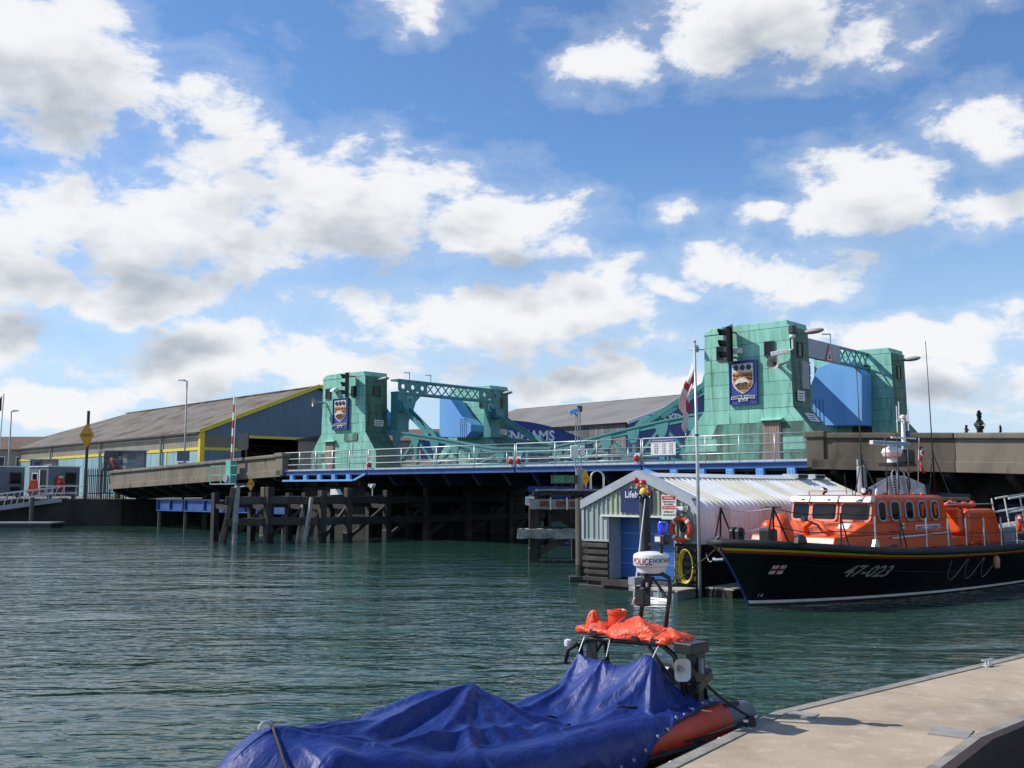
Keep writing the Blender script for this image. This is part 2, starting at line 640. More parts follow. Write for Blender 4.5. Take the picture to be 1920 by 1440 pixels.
M['letter_green'] = mat('lit green characters', (.02, .42, .14), rough=.5, emit=.25)
# ================================================================== setting: water, far bank
def water_material():
    m_ = bpy.data.materials.new('harbour water')
    m_.use_nodes = True
    nt = m_.node_tree
    b = nt.nodes['Principled BSDF']
    b.inputs['Base Color'].default_value = (.018, .058, .042, 1)
    b.inputs['Roughness'].default_value = .05
    b.inputs['IOR'].default_value = 1.333
    tc = nt.nodes.new('ShaderNodeTexCoord')
    K = nt.links.new
    # calm and ruffled patches
    mpl = nt.nodes.new('ShaderNodeMapping')
    mpl.inputs['Rotation'].default_value = (0, 0, R_(15))
    mpl.inputs['Scale'].default_value = (.045, .13, 1)
    K(tc.outputs['Object'], mpl.inputs[0])
    pn = nt.nodes.new('ShaderNodeTexNoise')
    pn.inputs['Scale'].default_value = 1
    pn.inputs['Detail'].default_value = 3
    pn.inputs['Distortion'].default_value = .8
    K(mpl.outputs[0], pn.inputs['Vector'])
    pr = nt.nodes.new('ShaderNodeMapRange')
    pr.inputs[1].default_value, pr.inputs[2].default_value = .36, .62
    pr.inputs[3].default_value, pr.inputs[4].default_value = .40, 1.0
    K(pn.outputs[0], pr.inputs[0])
    prev = None
    for rot, scx, scy, dist, st, det in ((18, .16, .45, .30, .6, 2), (-10, .95, 2.5, .125, .9, 2), (6, 2.8, 6.5, .030, .9, 2)):
        mp = nt.nodes.new('ShaderNodeMapping')
        mp.inputs['Rotation'].default_value = (0, 0, R_(rot))
        mp.inputs['Scale'].default_value = (scx, scy, 1)
        K(tc.outputs['Object'], mp.inputs[0])
        n = nt.nodes.new('ShaderNodeTexNoise')
        n.inputs['Scale'].default_value = 1
        n.inputs['Detail'].default_value = det
        n.inputs['Roughness'].default_value = .45
        n.inputs['Distortion'].default_value = .7
        K(mp.outputs[0], n.inputs['Vector'])
        bp = nt.nodes.new('ShaderNodeBump')
        bp.inputs['Distance'].default_value = dist
        if scx > .5:
            sm = nt.nodes.new('ShaderNodeMath')
            sm.operation = 'MULTIPLY'
            sm.inputs[1].default_value = st
            K(pr.outputs[0], sm.inputs[0])
            K(sm.outputs[0], bp.inputs['Strength'])
        else:
            bp.inputs['Strength'].default_value = st
        K(n.outputs[0], bp.inputs['Height'])
        if prev:
            K(prev.outputs[0], bp.inputs['Normal'])
        prev = bp
    K(prev.outputs[0], b.inputs['Normal'])
    return m_


M['water'] = water_material()
M['bank'] = mat('quay ground', (.20, .18, .15), (.15, .14, .12), rough=.9, scale=.3)
M['quaywall'] = mat('quay wall', (.045, .04, .033), (.025, .023, .02), rough=.9, scale=.6, streak=.5, bump=.5, bscale=3)

mb = MB()
mb.add([(-4000, -300, 0), (4000, -300, 0), (4000, 6000, 0), (-4000, 6000, 0)], [(0, 1, 2, 3)])
props(link('water', mb.mesh(M['water'])), kind='structure')

# far bank: ground sheet to the horizon with a dark quay wall along the water
bank = [(-4000, 85.4), (-60, 85.4), (-38.0, 85.4), (-33.2, 85.4), (-17, 105), (-2, 100), (40, 101), (80, 70), (140, 60), (4000, 60)]
mb = MB()
top = [(x, y, 2.25) for x, y in bank]
back = [(4000, 5900, 2.25), (-4000, 5900, 2.25)]
mb.add(top + back, [tuple(range(len(bank) + 2))])
props(link('far_bank_ground', mb.mesh(M['bank'])), kind='structure')
mb = MB()
for (x0, y0), (x1, y1) in zip(bank, bank[1:]):
    mb.add([(x0, y0, -1), (x1, y1, -1), (x1, y1, 2.247), (x0, y0, 2.247)], [(0, 1, 2, 3)])
props(link('quay_wall', mb.mesh(M['quaywall'])), kind='structure')

# ================================================================== bridge towers
def half(z):
    if z >= 6.85:
        return 2.33 - (z - 6.85) * .025
    if z >= 5.5:
        return 2.33 + (6.85 - z) / 1.35 * 1.12
    return 3.45


ROWS = [4.22, 4.9, 5.5, 6.18, 6.85, 7.46, 8.08, 8.70, 9.32, 9.94, 10.58]


def tower(xc, y0, label, stain, seed, group, right_shaded=True):
    rr = random.Random(seed)
    y1 = y0 + 1.95
    t = Thing('bridge_tower', label, 'bridge tower', BR, (xc, y0, 4.2), group)
    core = MB()
    zs = [4.2, 5.5, 6.85, 10.58]
    poly = [(xc - half(z) + .03, z) for z in zs] + [(xc + half(z) - .03, z) for z in reversed(zs)]
    core.prism(poly, 'y', y0 + .03, y1 - .03)
    t.part('core', core, M['seam'])
    cap = MB()
    h = half(10.58)
    tops = [(xc - h - .03, 10.56), (xc + h + .03, 10.56), (xc + h + .03, 10.64), (xc + h - .06, 10.66), (xc + h - .10, 10.88), (xc - h * .2, 10.92), (xc - h + .5, 10.90), (xc - h + .12, 10.80), (xc - h - .0, 10.66), (xc - h - .03, 10.64)]
    cap.prism(tops, 'y', y0 - .03, y1 + .03)
    t.part('roof_cap', cap, M['copper'], bevel=.02)
    for ri, (za, zb) in enumerate(zip(ROWS, ROWS[1:])):
        g = .008
        za_, zb_ = za + g, zb - g
        n = 4 if za > 6.8 else 5
        cuts = [0] + sorted((k + (.5 if ri % 2 else 0) + rr.uniform(-.22, .22)) / n for k in range(1, n)) + [1]
        for a, c in zip(cuts, cuts[1:]):
            def X(f, z):
                return xc - half(z) + 2 * half(z) * f
            off = rr.uniform(.028, .045)
            tw = rr.uniform(-.006, .006)
            q = [(X(a, za_) + g, y0 + .03, za_), (X(c, za_) - g, y0 + .03 + tw, za_), (X(c, zb_) - g, y0 + .03, zb_), (X(a, zb_) + g, y0 + .03 - tw, zb_)]
            p = MB().slab(q, (0, -off, 0))
            low = za < 6.0
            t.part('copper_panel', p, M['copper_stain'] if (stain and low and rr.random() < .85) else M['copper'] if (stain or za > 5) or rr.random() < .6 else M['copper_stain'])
        for sgn in (1, -1):
            cuts = [0, .5 + rr.uniform(-.12, .12), 1]
            for a, c in zip(cuts, cuts[1:]):
                ya, yc = y0 + .05 + 1.85 * a + g, y0 + .05 + 1.85 * c - g
                xa, xb = xc + sgn * (half(za_) - .03), xc + sgn * (half(zb_) - .03)
                q = [(xa, ya, za_), (xa, yc, za_), (xb, yc, zb_), (xb, ya, zb_)]
                p = MB().slab(q, (sgn * rr.uniform(.028, .042), 0, 0))
                t.part('copper_panel', p, M['copper_shaded'] if sgn > 0 else M['copper'])
    return t


def tower_window(t, x, z, w, h, y, side=False, xs=0):
    f = MB()
    g = MB()
    if not side:
        f.box(x - w / 2 - .04, x + w / 2 + .04, y - .06, y + .02, z - h / 2 - .04, z - h / 2)
        f.box(x - w / 2 - .04, x + w / 2 + .04, y - .06, y + .02, z + h / 2, z + h / 2 + .04)
        f.box(x - w / 2 - .04, x - w / 2, y - .06, y + .02, z - h / 2, z + h / 2)
        f.box(x + w / 2, x + w / 2 + .04, y - .06, y + .02, z - h / 2, z + h / 2)
        g.box(x - w / 2, x + w / 2, y - .025, y + .02, z - h / 2, z + h / 2)
    else:
        f.box(xs - .02, xs + .06, x - w / 2 - .04, x + w / 2 + .04, z - h / 2 - .04, z - h / 2)
        f.box(xs - .02, xs + .06, x - w / 2 - .04, x + w / 2 + .04, z + h / 2, z + h / 2 + .04)
        f.box(xs - .02, xs + .06, x - w / 2 - .04, x - w / 2, z - h / 2, z + h / 2)
        f.box(xs - .02, xs + .06, x + w / 2, x + w / 2 + .04, z - h / 2, z + h / 2)
        g.box(xs - .02, xs + .025, x - w / 2, x + w / 2, z - h / 2, z + h / 2)
    o = t.part('window', f, M['darkgrey'])
    t.part('pane', g, M['glass'], parent=o)


def notice(t, q, name='notice_plate'):
    """white plate with lines of small dark print"""
    a, b, c, d = [Vector(p) for p in q]
    n = (b - a).cross(d - a).normalized()
    p = t.part(name, MB().slab(q, n * .02), M['white'])
    ln = MB()
    for i in range(3):
        v0 = .78 - i * .26
        ln.slab([a.lerp(b, .12).lerp(d.lerp(c, .12), v0 - .1), a.lerp(b, .88 - .1 * i).lerp(d.lerp(c, .88 - .1 * i), v0 - .1),
                 a.lerp(b, .88 - .1 * i).lerp(d.lerp(c, .88 - .1 * i), v0), a.lerp(b, .12).lerp(d.lerp(c, .12), v0)], n * .023)
    t.part('print', ln, M['letter_blue'], parent=p)


M['door_wood'] = mat('faded timber door', (.30, .24, .20), (.22, .175, .15), rough=.8, scale=3, streak=.15, bump=.4, bscale=20)
TN = tower(15.08, 1.8, 'large copper green tower nearest the orange lifeboat, shield plaque on its face', True, 3, 'copper clad bridge towers')
TN2 = tower(15.08, 14.0, 'copper green tower at far right, behind the light blue counterweight', False, 5, 'copper clad bridge towers')
TF = tower(-15.08, 1.8, 'smaller looking copper green tower left of the lift span with a shield plaque', False, 8, 'copper clad bridge towers')
TF2 = tower(-15.08, 14.0, 'copper green tower seen behind the teal portal of the far leaf', False, 11, 'copper clad bridge towers')


def tower_door(t, xa, xb, zt):
    d = MB()
    w = (xb - xa) / 6
    fr = t.part('door', MB().box(xa - .05, xb + .05, 1.74, 1.80, 4.23, zt), M['door_wood'])
    for k in range(6):
        t.part('plank', MB().box(xa + k * w + .006, xa + (k + 1) * w - .006, 1.715, 1.745, 4.25, zt - .06), M['door_wood'], parent=fr)
    t.part('door_hood', MB().prism([(1.55, zt + .03), (1.80, zt + .03), (1.80, zt + .16), (1.55, zt + .08)], 'x', xa - .16, xb + .18), M['copper'])


tower_door(TN, 15.92, 16.72, 6.22)
tower_door(TF, -16.83, -15.98, 6.25)
# windows (frame coordinates)
for x in (11.68 + 2.1, 14.21 + 2.1):
    tower_window(TN, x, 9.62, .42, .62, 1.77)
tower_window(TN, 2.7, 9.55, .42, .62, 0, True, 17.37)
pn = MB().box(17.33, 17.46, 2.72, 3.42, 7.75, 9.05)
TN.part('grey_panel', pn, M['grey'])
for x in (-18.7 + 2.1 - .1, -13.95):
    tower_window(TF, x, 9.6, .42, .62, 1.77)
tower_window(TF, 2.75, 9.6, .5, .62, 0, True, -12.79)
tower_window(TN2, 15.7, 9.62, .62, .75, 13.97)
tower_window(TN2, 15.0, 9.0, .42, .6, 13.97)
tower_window(TN2, 14.9, 9.55, .42, .62, 0, True, 17.37)
tower_window(TF2, -13.7, 9.6, .5, .65, 13.97)
tower_window(TF2, 14.9, 9.55, .5, .62, 0, True, -12.79)
TN2.part('doorway', MB().box(15.0, 16.1, 13.93, 14.0, 4.3, 6.7), M['black'])
notice(TN, [(17.46, 2.15, 7.15), (17.46, 2.85, 7.15), (17.46, 2.85, 7.62), (17.46, 2.15, 7.62)])
notice(TN, [(17.98, 2.3, 6.18), (17.98, 3.3, 6.18), (17.70, 3.3, 6.56), (17.70, 2.3, 6.56)])
notice(TF, [(-12.70, 2.5, 7.25), (-12.70, 3.3, 7.25), (-12.70, 3.3, 7.68), (-12.70, 2.5, 7.68)])
notice(TF2, [(-12.70, 14.7, 7.2), (-12.70, 15.6, 7.2), (-12.70, 15.6, 7.6), (-12.70, 14.7, 7.6)])
M['run'] = mat('rust run', (.16, .20, .10), (.13, .30, .20), rough=.8, scale=5, streak=.2, lo=.42, hi=.58)
# heavier stains: one dull replacement sheet on the far tower
TF.part('grey_sheet', MB().box(-14.9, -13.5, 1.74, 1.765, 6.3, 6.8), M['copper_stain'])


# ------------------------------------------------------------------ shield plaques
M['plaque_blue'] = mat('plaque blue', (.042, .062, .29), (.035, .05, .23), rough=.4)
M['gold'] = mat('orange gold', (.56, .22, .03), (.46, .17, .025), rough=.4, scale=6)
M['silver'] = mat('silver white', (.72, .72, .68), (.55, .55, .52), rough=.35, scale=5)


def plaque(x0, x1, z0, z1, label):
    y = 1.72
    t = Thing('shield_plaque', label, 'plaque', BR, ((x0 + x1) / 2, y, z0), 'shield plaques on the towers')
    W, Hh = x1 - x0, z1 - z0
    t.part('board', MB().box(x0, x1, y - .04, y + .04, z0, z1), M['plaque_blue'])
    fr = MB()
    for a in ((x0 - .04, x1 + .04, z0 - .05, z0), (x0 - .04, x1 + .04, z1, z1 + .05), (x0 - .04, x0, z0, z1), (x1, x1 + .04, z0, z1)):
        fr.box(a[0], a[1], y - .09, y + .04, a[2], a[3])
    t.part('frame', fr, M['plaque_blue'])

    def at(u, v):
        return x0 + u * W, z0 + v * Hh
    sil = [(.10, .95), (.90, .95), (.90, .52), (.84, .40), (.72, .31), (.5, .23), (.28, .31), (.16, .40), (.10, .52)]
    t.part('shield_rim', MB().prism([at(*p) for p in sil], 'y', y - .08, y - .035), M['silver'])
    inn = [(.14, .74), (.86, .74), (.86, .53), (.80, .42), (.70, .34), (.5, .265), (.30, .34), (.20, .42), (.14, .53)]
    t.part('shield_field', MB().prism([at(*p) for p in inn], 'y', y - .10, y - .075), M['gold'])
    for k, (v, lo, hi_) in enumerate(((.67, .14, .86), (.58, .15, .85), (.425, .24, .76), (.365, .31, .69))):
        up_, dn = [], []
        for i in range(25):
            u = lo + (hi_ - lo) * i / 24
            dz = .014 * math.sin(i * 1.05)
            up_.append(at(u, v + .014 + dz))
            dn.append(at(u, v - .014 + dz))
        mb_ = MB()
        for i in range(24):
            mb_.prism([dn[i], dn[i + 1], up_[i + 1], up_[i]], 'y', y - .125, y - .095)
        t.part('wave_bar', mb_, M['darkgrey'])
    for u in (.26, .5, .74):
        pts = []
        for i in range(14):
            a = 2 * math.pi * i / 14
            r = 1 + .12 * math.cos(5 * a)
            pts.append(at(u + .085 * r * math.cos(a), .855 + .066 * r * math.sin(a)))
        t.part('scallop_shell', MB().prism(pts, 'y', y - .13, y - .075), M['black'])
    fish = [(.22, .47), (.24, .52), (.32, .575), (.45, .605), (.58, .60), (.70, .56), (.77, .50), (.79, .455), (.73, .48), (.66, .505), (.60, .50), (.52, .485), (.42, .49), (.34, .485), (.28, .455)]
    t.part('dolphin_relief', MB().prism([at(*p) for p in fish], 'y', y - .16, y - .09), M['silver'])
    for lo, hi_, v, s in ((.05, .46, .165, -1), (.54, .95, .165, 1), (.33, .67, .085, 0)):
        mb_ = MB()
        pts = []
        for i in range(9):
            f = i / 8
            u = lo + (hi_ - lo) * f
            dv = -.03 * (1 - f if s < 0 else f if s > 0 else 0)
            pts.append((u, v + dv))
        for (ua, va), (ub, vb) in zip(pts, pts[1:]):
            mb_.prism([at(ua, va - .035), at(ub, vb - .035), at(ub, vb + .035), at(ua, va + .035)], 'y', y - .10, y - .035)
        t.part('scroll', mb_, M['silver'])
    for txt, u, v, s in (('AD MOREM', .255, .135, 6), ('DE POOLE', .745, .135, -6), ('VILLAE', .5, .065, 0)):
        o = at(u, v)
        a = R_(s)
        t.part('motto', text_mb(txt, .04 * Hh, (o[0], y - .104, o[1]), (math.cos(a), 0, math.sin(a)), (-math.sin(a), 0, math.cos(a)), .01, bold=.012, align='CENTER', width=(.36 if s else .26) * W), M['letter_black'])
    return t


plaque(14.29 - .02, 15.67 - .02, 7.12, 9.12, 'blue shield plaque with dolphin and scallops on the larger, nearer green tower')
plaque(-15.98, -14.46, 7.12, 9.15, 'blue shield plaque on the smaller green tower left of the lift span')


# ------------------------------------------------------------------ lamps, horns and signals on the towers
def traffic_light(x, z, label):
    t = Thing('traffic_signal', label, 'traffic signal', BR, (x, 1.0, z - .85), 'three lamp signals on the bridge towers')
    d = Vector((-.62, -.78, 0))
    sx = Vector((.78, -.62, 0))
    c = Vector((x, 1.22, z))

    def P(a, b, h):
        return c + sx * a + d * b + Vector((0, 0, h))
    body = MB()
    body.add([P(-.20, -.12, -.82), P(.20, -.12, -.82), P(.20, .12, -.82), P(-.20, .12, -.82), P(-.20, -.12, .82), P(.20, -.12, .82), P(.20, .12, .82), P(-.20, .12, .82)],
             [(0, 3, 2, 1), (4, 5, 6, 7), (0, 1, 5, 4), (1, 2, 6, 5), (2, 3, 7, 6), (3, 0, 4, 7)])
    t.part('housing', body, M['black'], bevel=.02)
    bb = MB().slab([P(-.34, -.13, -.92), P(.34, -.13, -.92), P(.34, -.13, .92), P(-.34, -.13, .92)], d * -.02)
    t.part('backing_board', bb, M['black'])
    for h in (.53, 0, -.53):
        v = MB()
        vs, fs = [], []
        n = 12
        for ring, (b, r0) in enumerate(((.12, .185), (.45, .20))):
            for i in range(n + 1):
                a = R_(-25 + 230 * i / n)
                vs.append(P(r0 * math.cos(a), b if ring == 0 else b - .10 * (1 - math.sin(a)), h + r0 * math.sin(a)))
        fs = [(i, i + 1, n + 2 + i, n + 1 + i) for i in range(n)]
        v.add(vs, fs)
        t.part('visor', v, M['black'])
        l = MB()
        l.add([P(.16 * math.cos(2 * math.pi * i / 16), .13, h + .16 * math.sin(2 * math.pi * i / 16)) for i in range(16)], [tuple(range(16))])
        t.part('lens', l, M['lens'])
    br = MB()
    br.bar(c + Vector((.05, .1, .6)), (x + .15, 1.82, z + .6), .06)
    br.bar(c + Vector((.05, .1, -.6)), (x + .15, 1.82, z - .6), .06)
    t.part('bracket', br, M['darkgrey'])


traffic_light(14.42, 9.95, 'black three lamp signal with hoods on the nearer, larger green tower')
traffic_light(-14.02, 9.98, 'black three lamp signal with hoods on the smaller green tower at left')


def horn(x, y, z, label, d, r=.30, foot=None):
    t = Thing('loudspeaker_horn', label, 'loudspeaker', BR, (x, y, z - r), 'horn loudspeakers on the towers')
    d = Vector(d).normalized()
    c = Vector((x, y, z))
    pr = [(.02, .06), (-.05, .065), (-.25, .09), (-.40, .16), (-.50, r * .8), (-.56, r), (-.56, r * .96), (-.5, r * .74), (-.4, .13), (-.28, .06)]
    a = d.cross(Vector((0, 0, 1))).normalized()
    b = a.cross(d)
    mb_ = MB()
    n = 18
    vs = [c - d * (h + .56) + (a * math.cos(2 * math.pi * j / n) + b * math.sin(2 * math.pi * j / n)) * q for h, q in pr for j in range(n)]
    fs = [(i * n + j, i * n + (j + 1) % n, (i + 1) * n + (j + 1) % n, (i + 1) * n + j) for i in range(len(pr) - 1) for j in range(n)]
    mb_.add(vs, fs)
    t.part('horn', mb_, M['horn'], smooth=40)
    t.part('driver', MB().tube([c - d * .53, c - d * .75], .09, 12), M['grey'])
    t.part('bracket', MB().bar(c - d * .62, foot, .05), M['grey'])


M['horn'] = mat('dull horn metal', (.36, .33, .31), (.28, .25, .23), rough=.5, scale=5)
horn(16.78, 1.15, 8.84, 'round grey horn beside the plaque on the larger nearer tower', (.15, -.98, 0), .30, (17.2, 1.8, 8.95))
horn(-17.35, .95, 9.0, 'round grey horn sticking out left of the smaller green tower', (-.45, -.89, 0), .32, (-16.9, 1.8, 8.95))


def small_lamp(x, z, label):
    t = Thing('wall_lamp', label, 'wall lamp', BR, (x, 1.6, z - .1), 'small white lamps above the plaques')
    t.part('shade', MB().prism([(1.35, z - .1), (1.74, z - .1), (1.74, z + .16), (1.6, z + .18), (1.38, z + .05)], 'x', x - .22, x + .22), M['white'], bevel=.02)
    t.part('arm', MB().bar((x, 1.6, z), (x, 1.80, z), .06), M['white'])


small_lamp(14.75, 9.6, 'small white lamp between signal and window on the larger nearer tower')
small_lamp(-15.8, 9.75, 'small white lamp between window and signal on the smaller tower')


def street_flood(x, y, z, label):
    """long grey street lamp head on a short arm at the tower's side"""
    t = Thing('floodlight', label, 'floodlight', BR, (x, y, z - .15), 'grey lamp heads on the tower sides')
    mb_ = MB()
    prof = [(0, .05), (.12, .12), (.4, .17), (.75, .17), (.95, .10), (1.02, .02)]
    vs, fs = [], []
    n = 10
    for h, r in prof:
        for j in range(n):
            a = 2 * math.pi * j / n
            vs.append((x + h, y + r * math.cos(a), z + .75 * r * math.sin(a) + .05 * h))
    fs = [(i * n + j, i * n + (j + 1) % n, (i + 1) * n + (j + 1) % n, (i + 1) * n + j) for i in range(len(prof) - 1) for j in range(n)]
    mb_.add(vs, fs + [tuple(range(n))[::-1]])
    t.part('lamp_head', mb_, M['horn'], smooth=50)
    t.part('arm', MB().tube([(x - .3, y, z - .02), (x + .1, y, z)], .05, 8), M['grey'])


street_flood(17.55, 2.75, 10.35, 'grey lamp head jutting from the top of the larger nearer tower')
street_flood(17.55, 15.0, 10.25, 'grey lamp head jutting from the far right tower')
street_flood(-12.6, 2.75, 10.35, 'grey lamp head on the side of the smaller left tower')
street_flood(-12.6, 15.0, 10.3, 'grey lamp head on the tower behind the far portal')

t = Thing('security_camera', 'white camera cluster on a bent arm at the corner of the larger nearer tower', 'camera', BR, (17.45, 1.75, 9.2))
a = MB().tube([(17.32, 1.7, 9.42), (17.55, 1.62, 9.48), (17.55, 1.62, 10.2)], .045, 8)
t.part('arm', a, M['white'])
t.part('camera_head', MB().box(17.43, 17.68, 1.45, 1.8, 10.18, 10.55), M['darkgrey'], bevel=.03)
t.part('dome', MB().lathe((17.55, 1.62, 9.95), [(.02, 0), (.12, .03), (.14, .12), (.1, .2), (.03, .22)], 14), M['white'], smooth=True)
t.part('camera_body', MB().bar((17.3, 1.6, 9.40), (16.6, 1.35, 9.28), .18, .2), M['white'], bevel=.02)

# ================================================================== bascule leaves
def holed(mb_, c, u, v, w, h, r, th):
    """rectangular plate with a round hole: centre c, half sizes w, h along unit vectors u, v"""
    c, u, v = Vector(c), Vector(u), Vector(v)
    n = u.cross(v).normalized() * th
    k = 16
    out, inn = [], []
    for i in range(k):
        a = 2 * math.pi * (i + .5) / k
        ca, sa = math.cos(a), math.sin(a)
        q = 1 / max(abs(ca), abs(sa))
        out.append(c + u * ca * q * w + v * sa * q * h)
        inn.append(c + u * ca * r + v * sa * r)
    vs = out + inn + [p + n for p in out] + [p + n for p in inn]
    fs = []
    for i in range(k):
        j = (i + 1) % k
        fs += [(i, j, k + j, k + i), (2 * k + j, 2 * k + i, 3 * k + i, 3 * k + j), (k + i, k + j, 3 * k + j, 3 * k + i), (i, 2 * k + i, 2 * k + j, j)]
    mb_.add(vs, fs)


def railing(t, x0, x1, posts, y=0.0, zb=4.33, zt=5.55, mid=(4.72, 5.12), bottom=True, wires=True, par=None):
    pr = {'parent': par} if par else {}
    t.part('top_rail', MB().tube([(x0, y, zt), (x1, y, zt)], .032, 8), M['galv'], smooth=True, **pr)
    for z in mid:
        t.part('mid_rail', MB().tube([(x0, y, z), (x1, y, z)], .026, 8), M['galv'], smooth=True, **pr)
    if bottom:
        t.part('kick_rail', MB().box(x0, x1, y - .02, y + .02, zb - .02, zb + .07), M['galv'], **pr)
    for x in posts:
        t.part('rail_post', MB().tube([(x, y, zb - .05), (x, y, zt + .01)], .030, 8), M['galv'], smooth=True, **pr)
    if wires:
        w = MB()
        z = zb + .12
        while z < zt - .05:
            w.bar((x0, y + .03, z), (x1, y + .03, z), .006)
            z += .075
        t.part('infill_wire', w, M['mesh'], kind='stuff', **pr)


M['under'] = mat('shaded blue under deck', (.012, .025, .06), (.01, .014, .02), rough=.6, scale=1)  # darker copy of the deck blue; carries the shade below the deck
M['road'] = mat('dark asphalt', (.05, .05, .052), (.04, .04, .042), rough=.9, scale=.8, bump=.2)
M['lampred'] = mat('red navigation lamp', (.55, .02, .03), (.42, .015, .02), rough=.25, coat=.5)


def leaf(s, label):
    """s = -1 left leaf, +1 right leaf"""
    joint = 2.05
    xe = joint - .06 if s < 0 else joint + .06
    t = Thing('bascule_leaf', label, 'bridge leaf', BR, (s * 12, 9, 4.2), 'the two lifting leaves of the bridge')
    X = lambda a: s * a
    t.part('deck', MB().box(xe, X(10.2), .12, 17.6, 4.02, 4.28), M['road'])
    t.part('edge_beam', MB().box(xe, X(10.25), -.06, .10, 4.0, 4.26), M['blue'])
    t.part('edge_flange', MB().box(xe, X(10.25), -.16, .14, 4.263, 4.30), M['blue'])
    for i in range(5):
        xx = xe + (X(10.0) - xe) * (i + .5) / 5
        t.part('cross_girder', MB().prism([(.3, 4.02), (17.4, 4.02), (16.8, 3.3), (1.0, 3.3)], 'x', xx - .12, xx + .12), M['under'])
    for yg in (3.3, 14.2):
        prof = [(12.2, 6.95), (11.0, 6.82), (8.6, 6.5), (6.4, 6.15), (4.4, 5.82), (2.6, 5.55), (s * xe + .05, 5.42)]
        ch = MB()
        for (xa, za), (xb, zb) in zip(prof, prof[1:]):
            ch.bar((X(xa), yg, za), (X(xb), yg, zb), .42, .10)
            ch.bar((X(xa), yg - .12, za - .15), (X(xb), yg - .12, zb - .15), .04, .26)
            ch.bar((X(xa), yg + .12, za - .15), (X(xb), yg + .12, zb - .15), .04, .26)
        g = t.part('girder_top_chord', ch, M['teal'])
        t.part('girder_bottom_chord', MB().box(xe, X(12), yg - .2, yg + .2, 4.3, 4.58), M['teal'])
        nodes = [(11.2, 6.65), (9.4, 6.4), (7.6, 6.15), (5.8, 5.85), (4.0, 5.6), (2.4 if s > 0 else 2.0, 5.3), (.6, 5.3)]
        if s > 0:
            nodes = nodes[:-1]
        for i, (xa, za) in enumerate(nodes):
            t.part('girder_post', MB().bar((X(xa), yg, 4.5), (X(xa), yg, za), .22, .22), M['teal'])
            gp = MB()
            wq = .42
            gp.prism([(X(xa) - wq, za + .02), (X(xa) + wq, za + .02 - s * -.12), (X(xa) + wq * .8, za - .30), (X(xa) + .16, za - .62), (X(xa) - .16, za - .62), (X(xa) - wq * .8, za - .30)], 'y', yg - .17, yg - .145)
            t.part('gusset_plate', gp, M['teal'])
            if i:
                xb, zb = nodes[i - 1]
                a, b = ((X(xb), 4.55), (X(xa), za)) if i % 2 else ((X(xb), zb), (X(xa), 4.55))
                t.part('girder_diagonal', MB().bar((a[0], yg, a[1]), (b[0], yg, b[1]), .2, .16), M['teal'])
    # portal frame at the towers
    xp = X(12.25)
    for za, hh in ((10.40, .12), (9.55, .14)):
        t.part('portal_chord', MB().box(xp - .38, xp + .38, 3.85, 13.95, za - hh / 2, za + hh / 2), M['teal'])
    lat = [(6.5 + .75 * i) for i in range(8)]
    for ya, yb in zip(lat, lat[1:]):
        t.part('portal_lacing', MB().bar((xp + .3, ya, 9.6), (xp + .3, yb, 10.35), .09, .03, up=(1, 0, 0)), M['teal'])
        t.part('portal_lacing', MB().bar((xp + .27, ya, 10.35), (xp + .27, yb, 9.6), .09, .03, up=(1, 0, 0)), M['teal'])
    for y0, y1 in ((3.85, 6.5), (11.7, 13.95)):
        pl = MB()
        n = 3 if y1 - y0 > 2.4 else 2
        w = (y1 - y0) / n
        for k in range(n):
            holed(pl, (xp + .34, y0 + w * (k + .5), 9.975), (0, 1, 0), (0, 0, 1), w / 2, .355, .16, .04)
        t.part('web_plate', pl, M['teal'])
    for yi, (yp, sg) in enumerate(((4.35, 1), (13.45, -1))):
        t.part('portal_post', MB().box(xp - .35, xp + .36, yp - .5, yp + .5, 6.9, 9.47), M['teal'])
        hau = [(yp + sg * .5, 9.47), (yp + sg * 1.65, 9.47), (yp + sg * 1.15, 9.0), (yp + sg * .9, 8.35), (yp + sg * .5, 7.6)]
        hb = MB().prism(hau, 'x', xp + .30, xp + .345)
        t.part('haunch_plate', hb, M['teal'])
        hp = MB()
        holed(hp, (xp + .365, yp + sg * .55, 9.05), (0, 1, 0), (0, 0, 1), .30, .30, .17, .03)
        t.part('hole_ring', hp, M['teal_light'])
        # raking strut: two flanges laced together
        yg = 3.5 if yi == 0 else 14.0
        for dy in (-.3, .3):
            t.part('raking_strut', MB().bar((X(12.0), yp + dy * .9, 8.75), (X(8.2), yg + dy, 6.5), .10, .26), M['teal'])
        for i in range(7):
            f0, f1 = i / 7, (i + 1) / 7
            pa = Vector((X(12.0), yp - .27, 8.75)).lerp(Vector((X(8.2), yg - .3, 6.5)), f0 if i % 2 else f1)
            pb = Vector((X(12.0), yp + .27, 8.75)).lerp(Vector((X(8.2), yg + .3, 6.5)), f1 if i % 2 else f0)
            t.part('strut_lacing', MB().bar(pa, pb, .07, .04), M['teal'])
        t.part('strut_foot', MB().prism([(X(8.9), 6.45), (X(7.4), 6.25), (X(7.9), 6.75), (X(8.5), 7.0)], 'y', yg - .2, yg + .2), M['teal'])
        t.part('strut_head', MB().prism([(xp, 8.3), (X(11.3), 8.3), (X(11.5), 8.95), (xp, 9.1)], 'y', yp - .42, yp + .42), M['teal'])
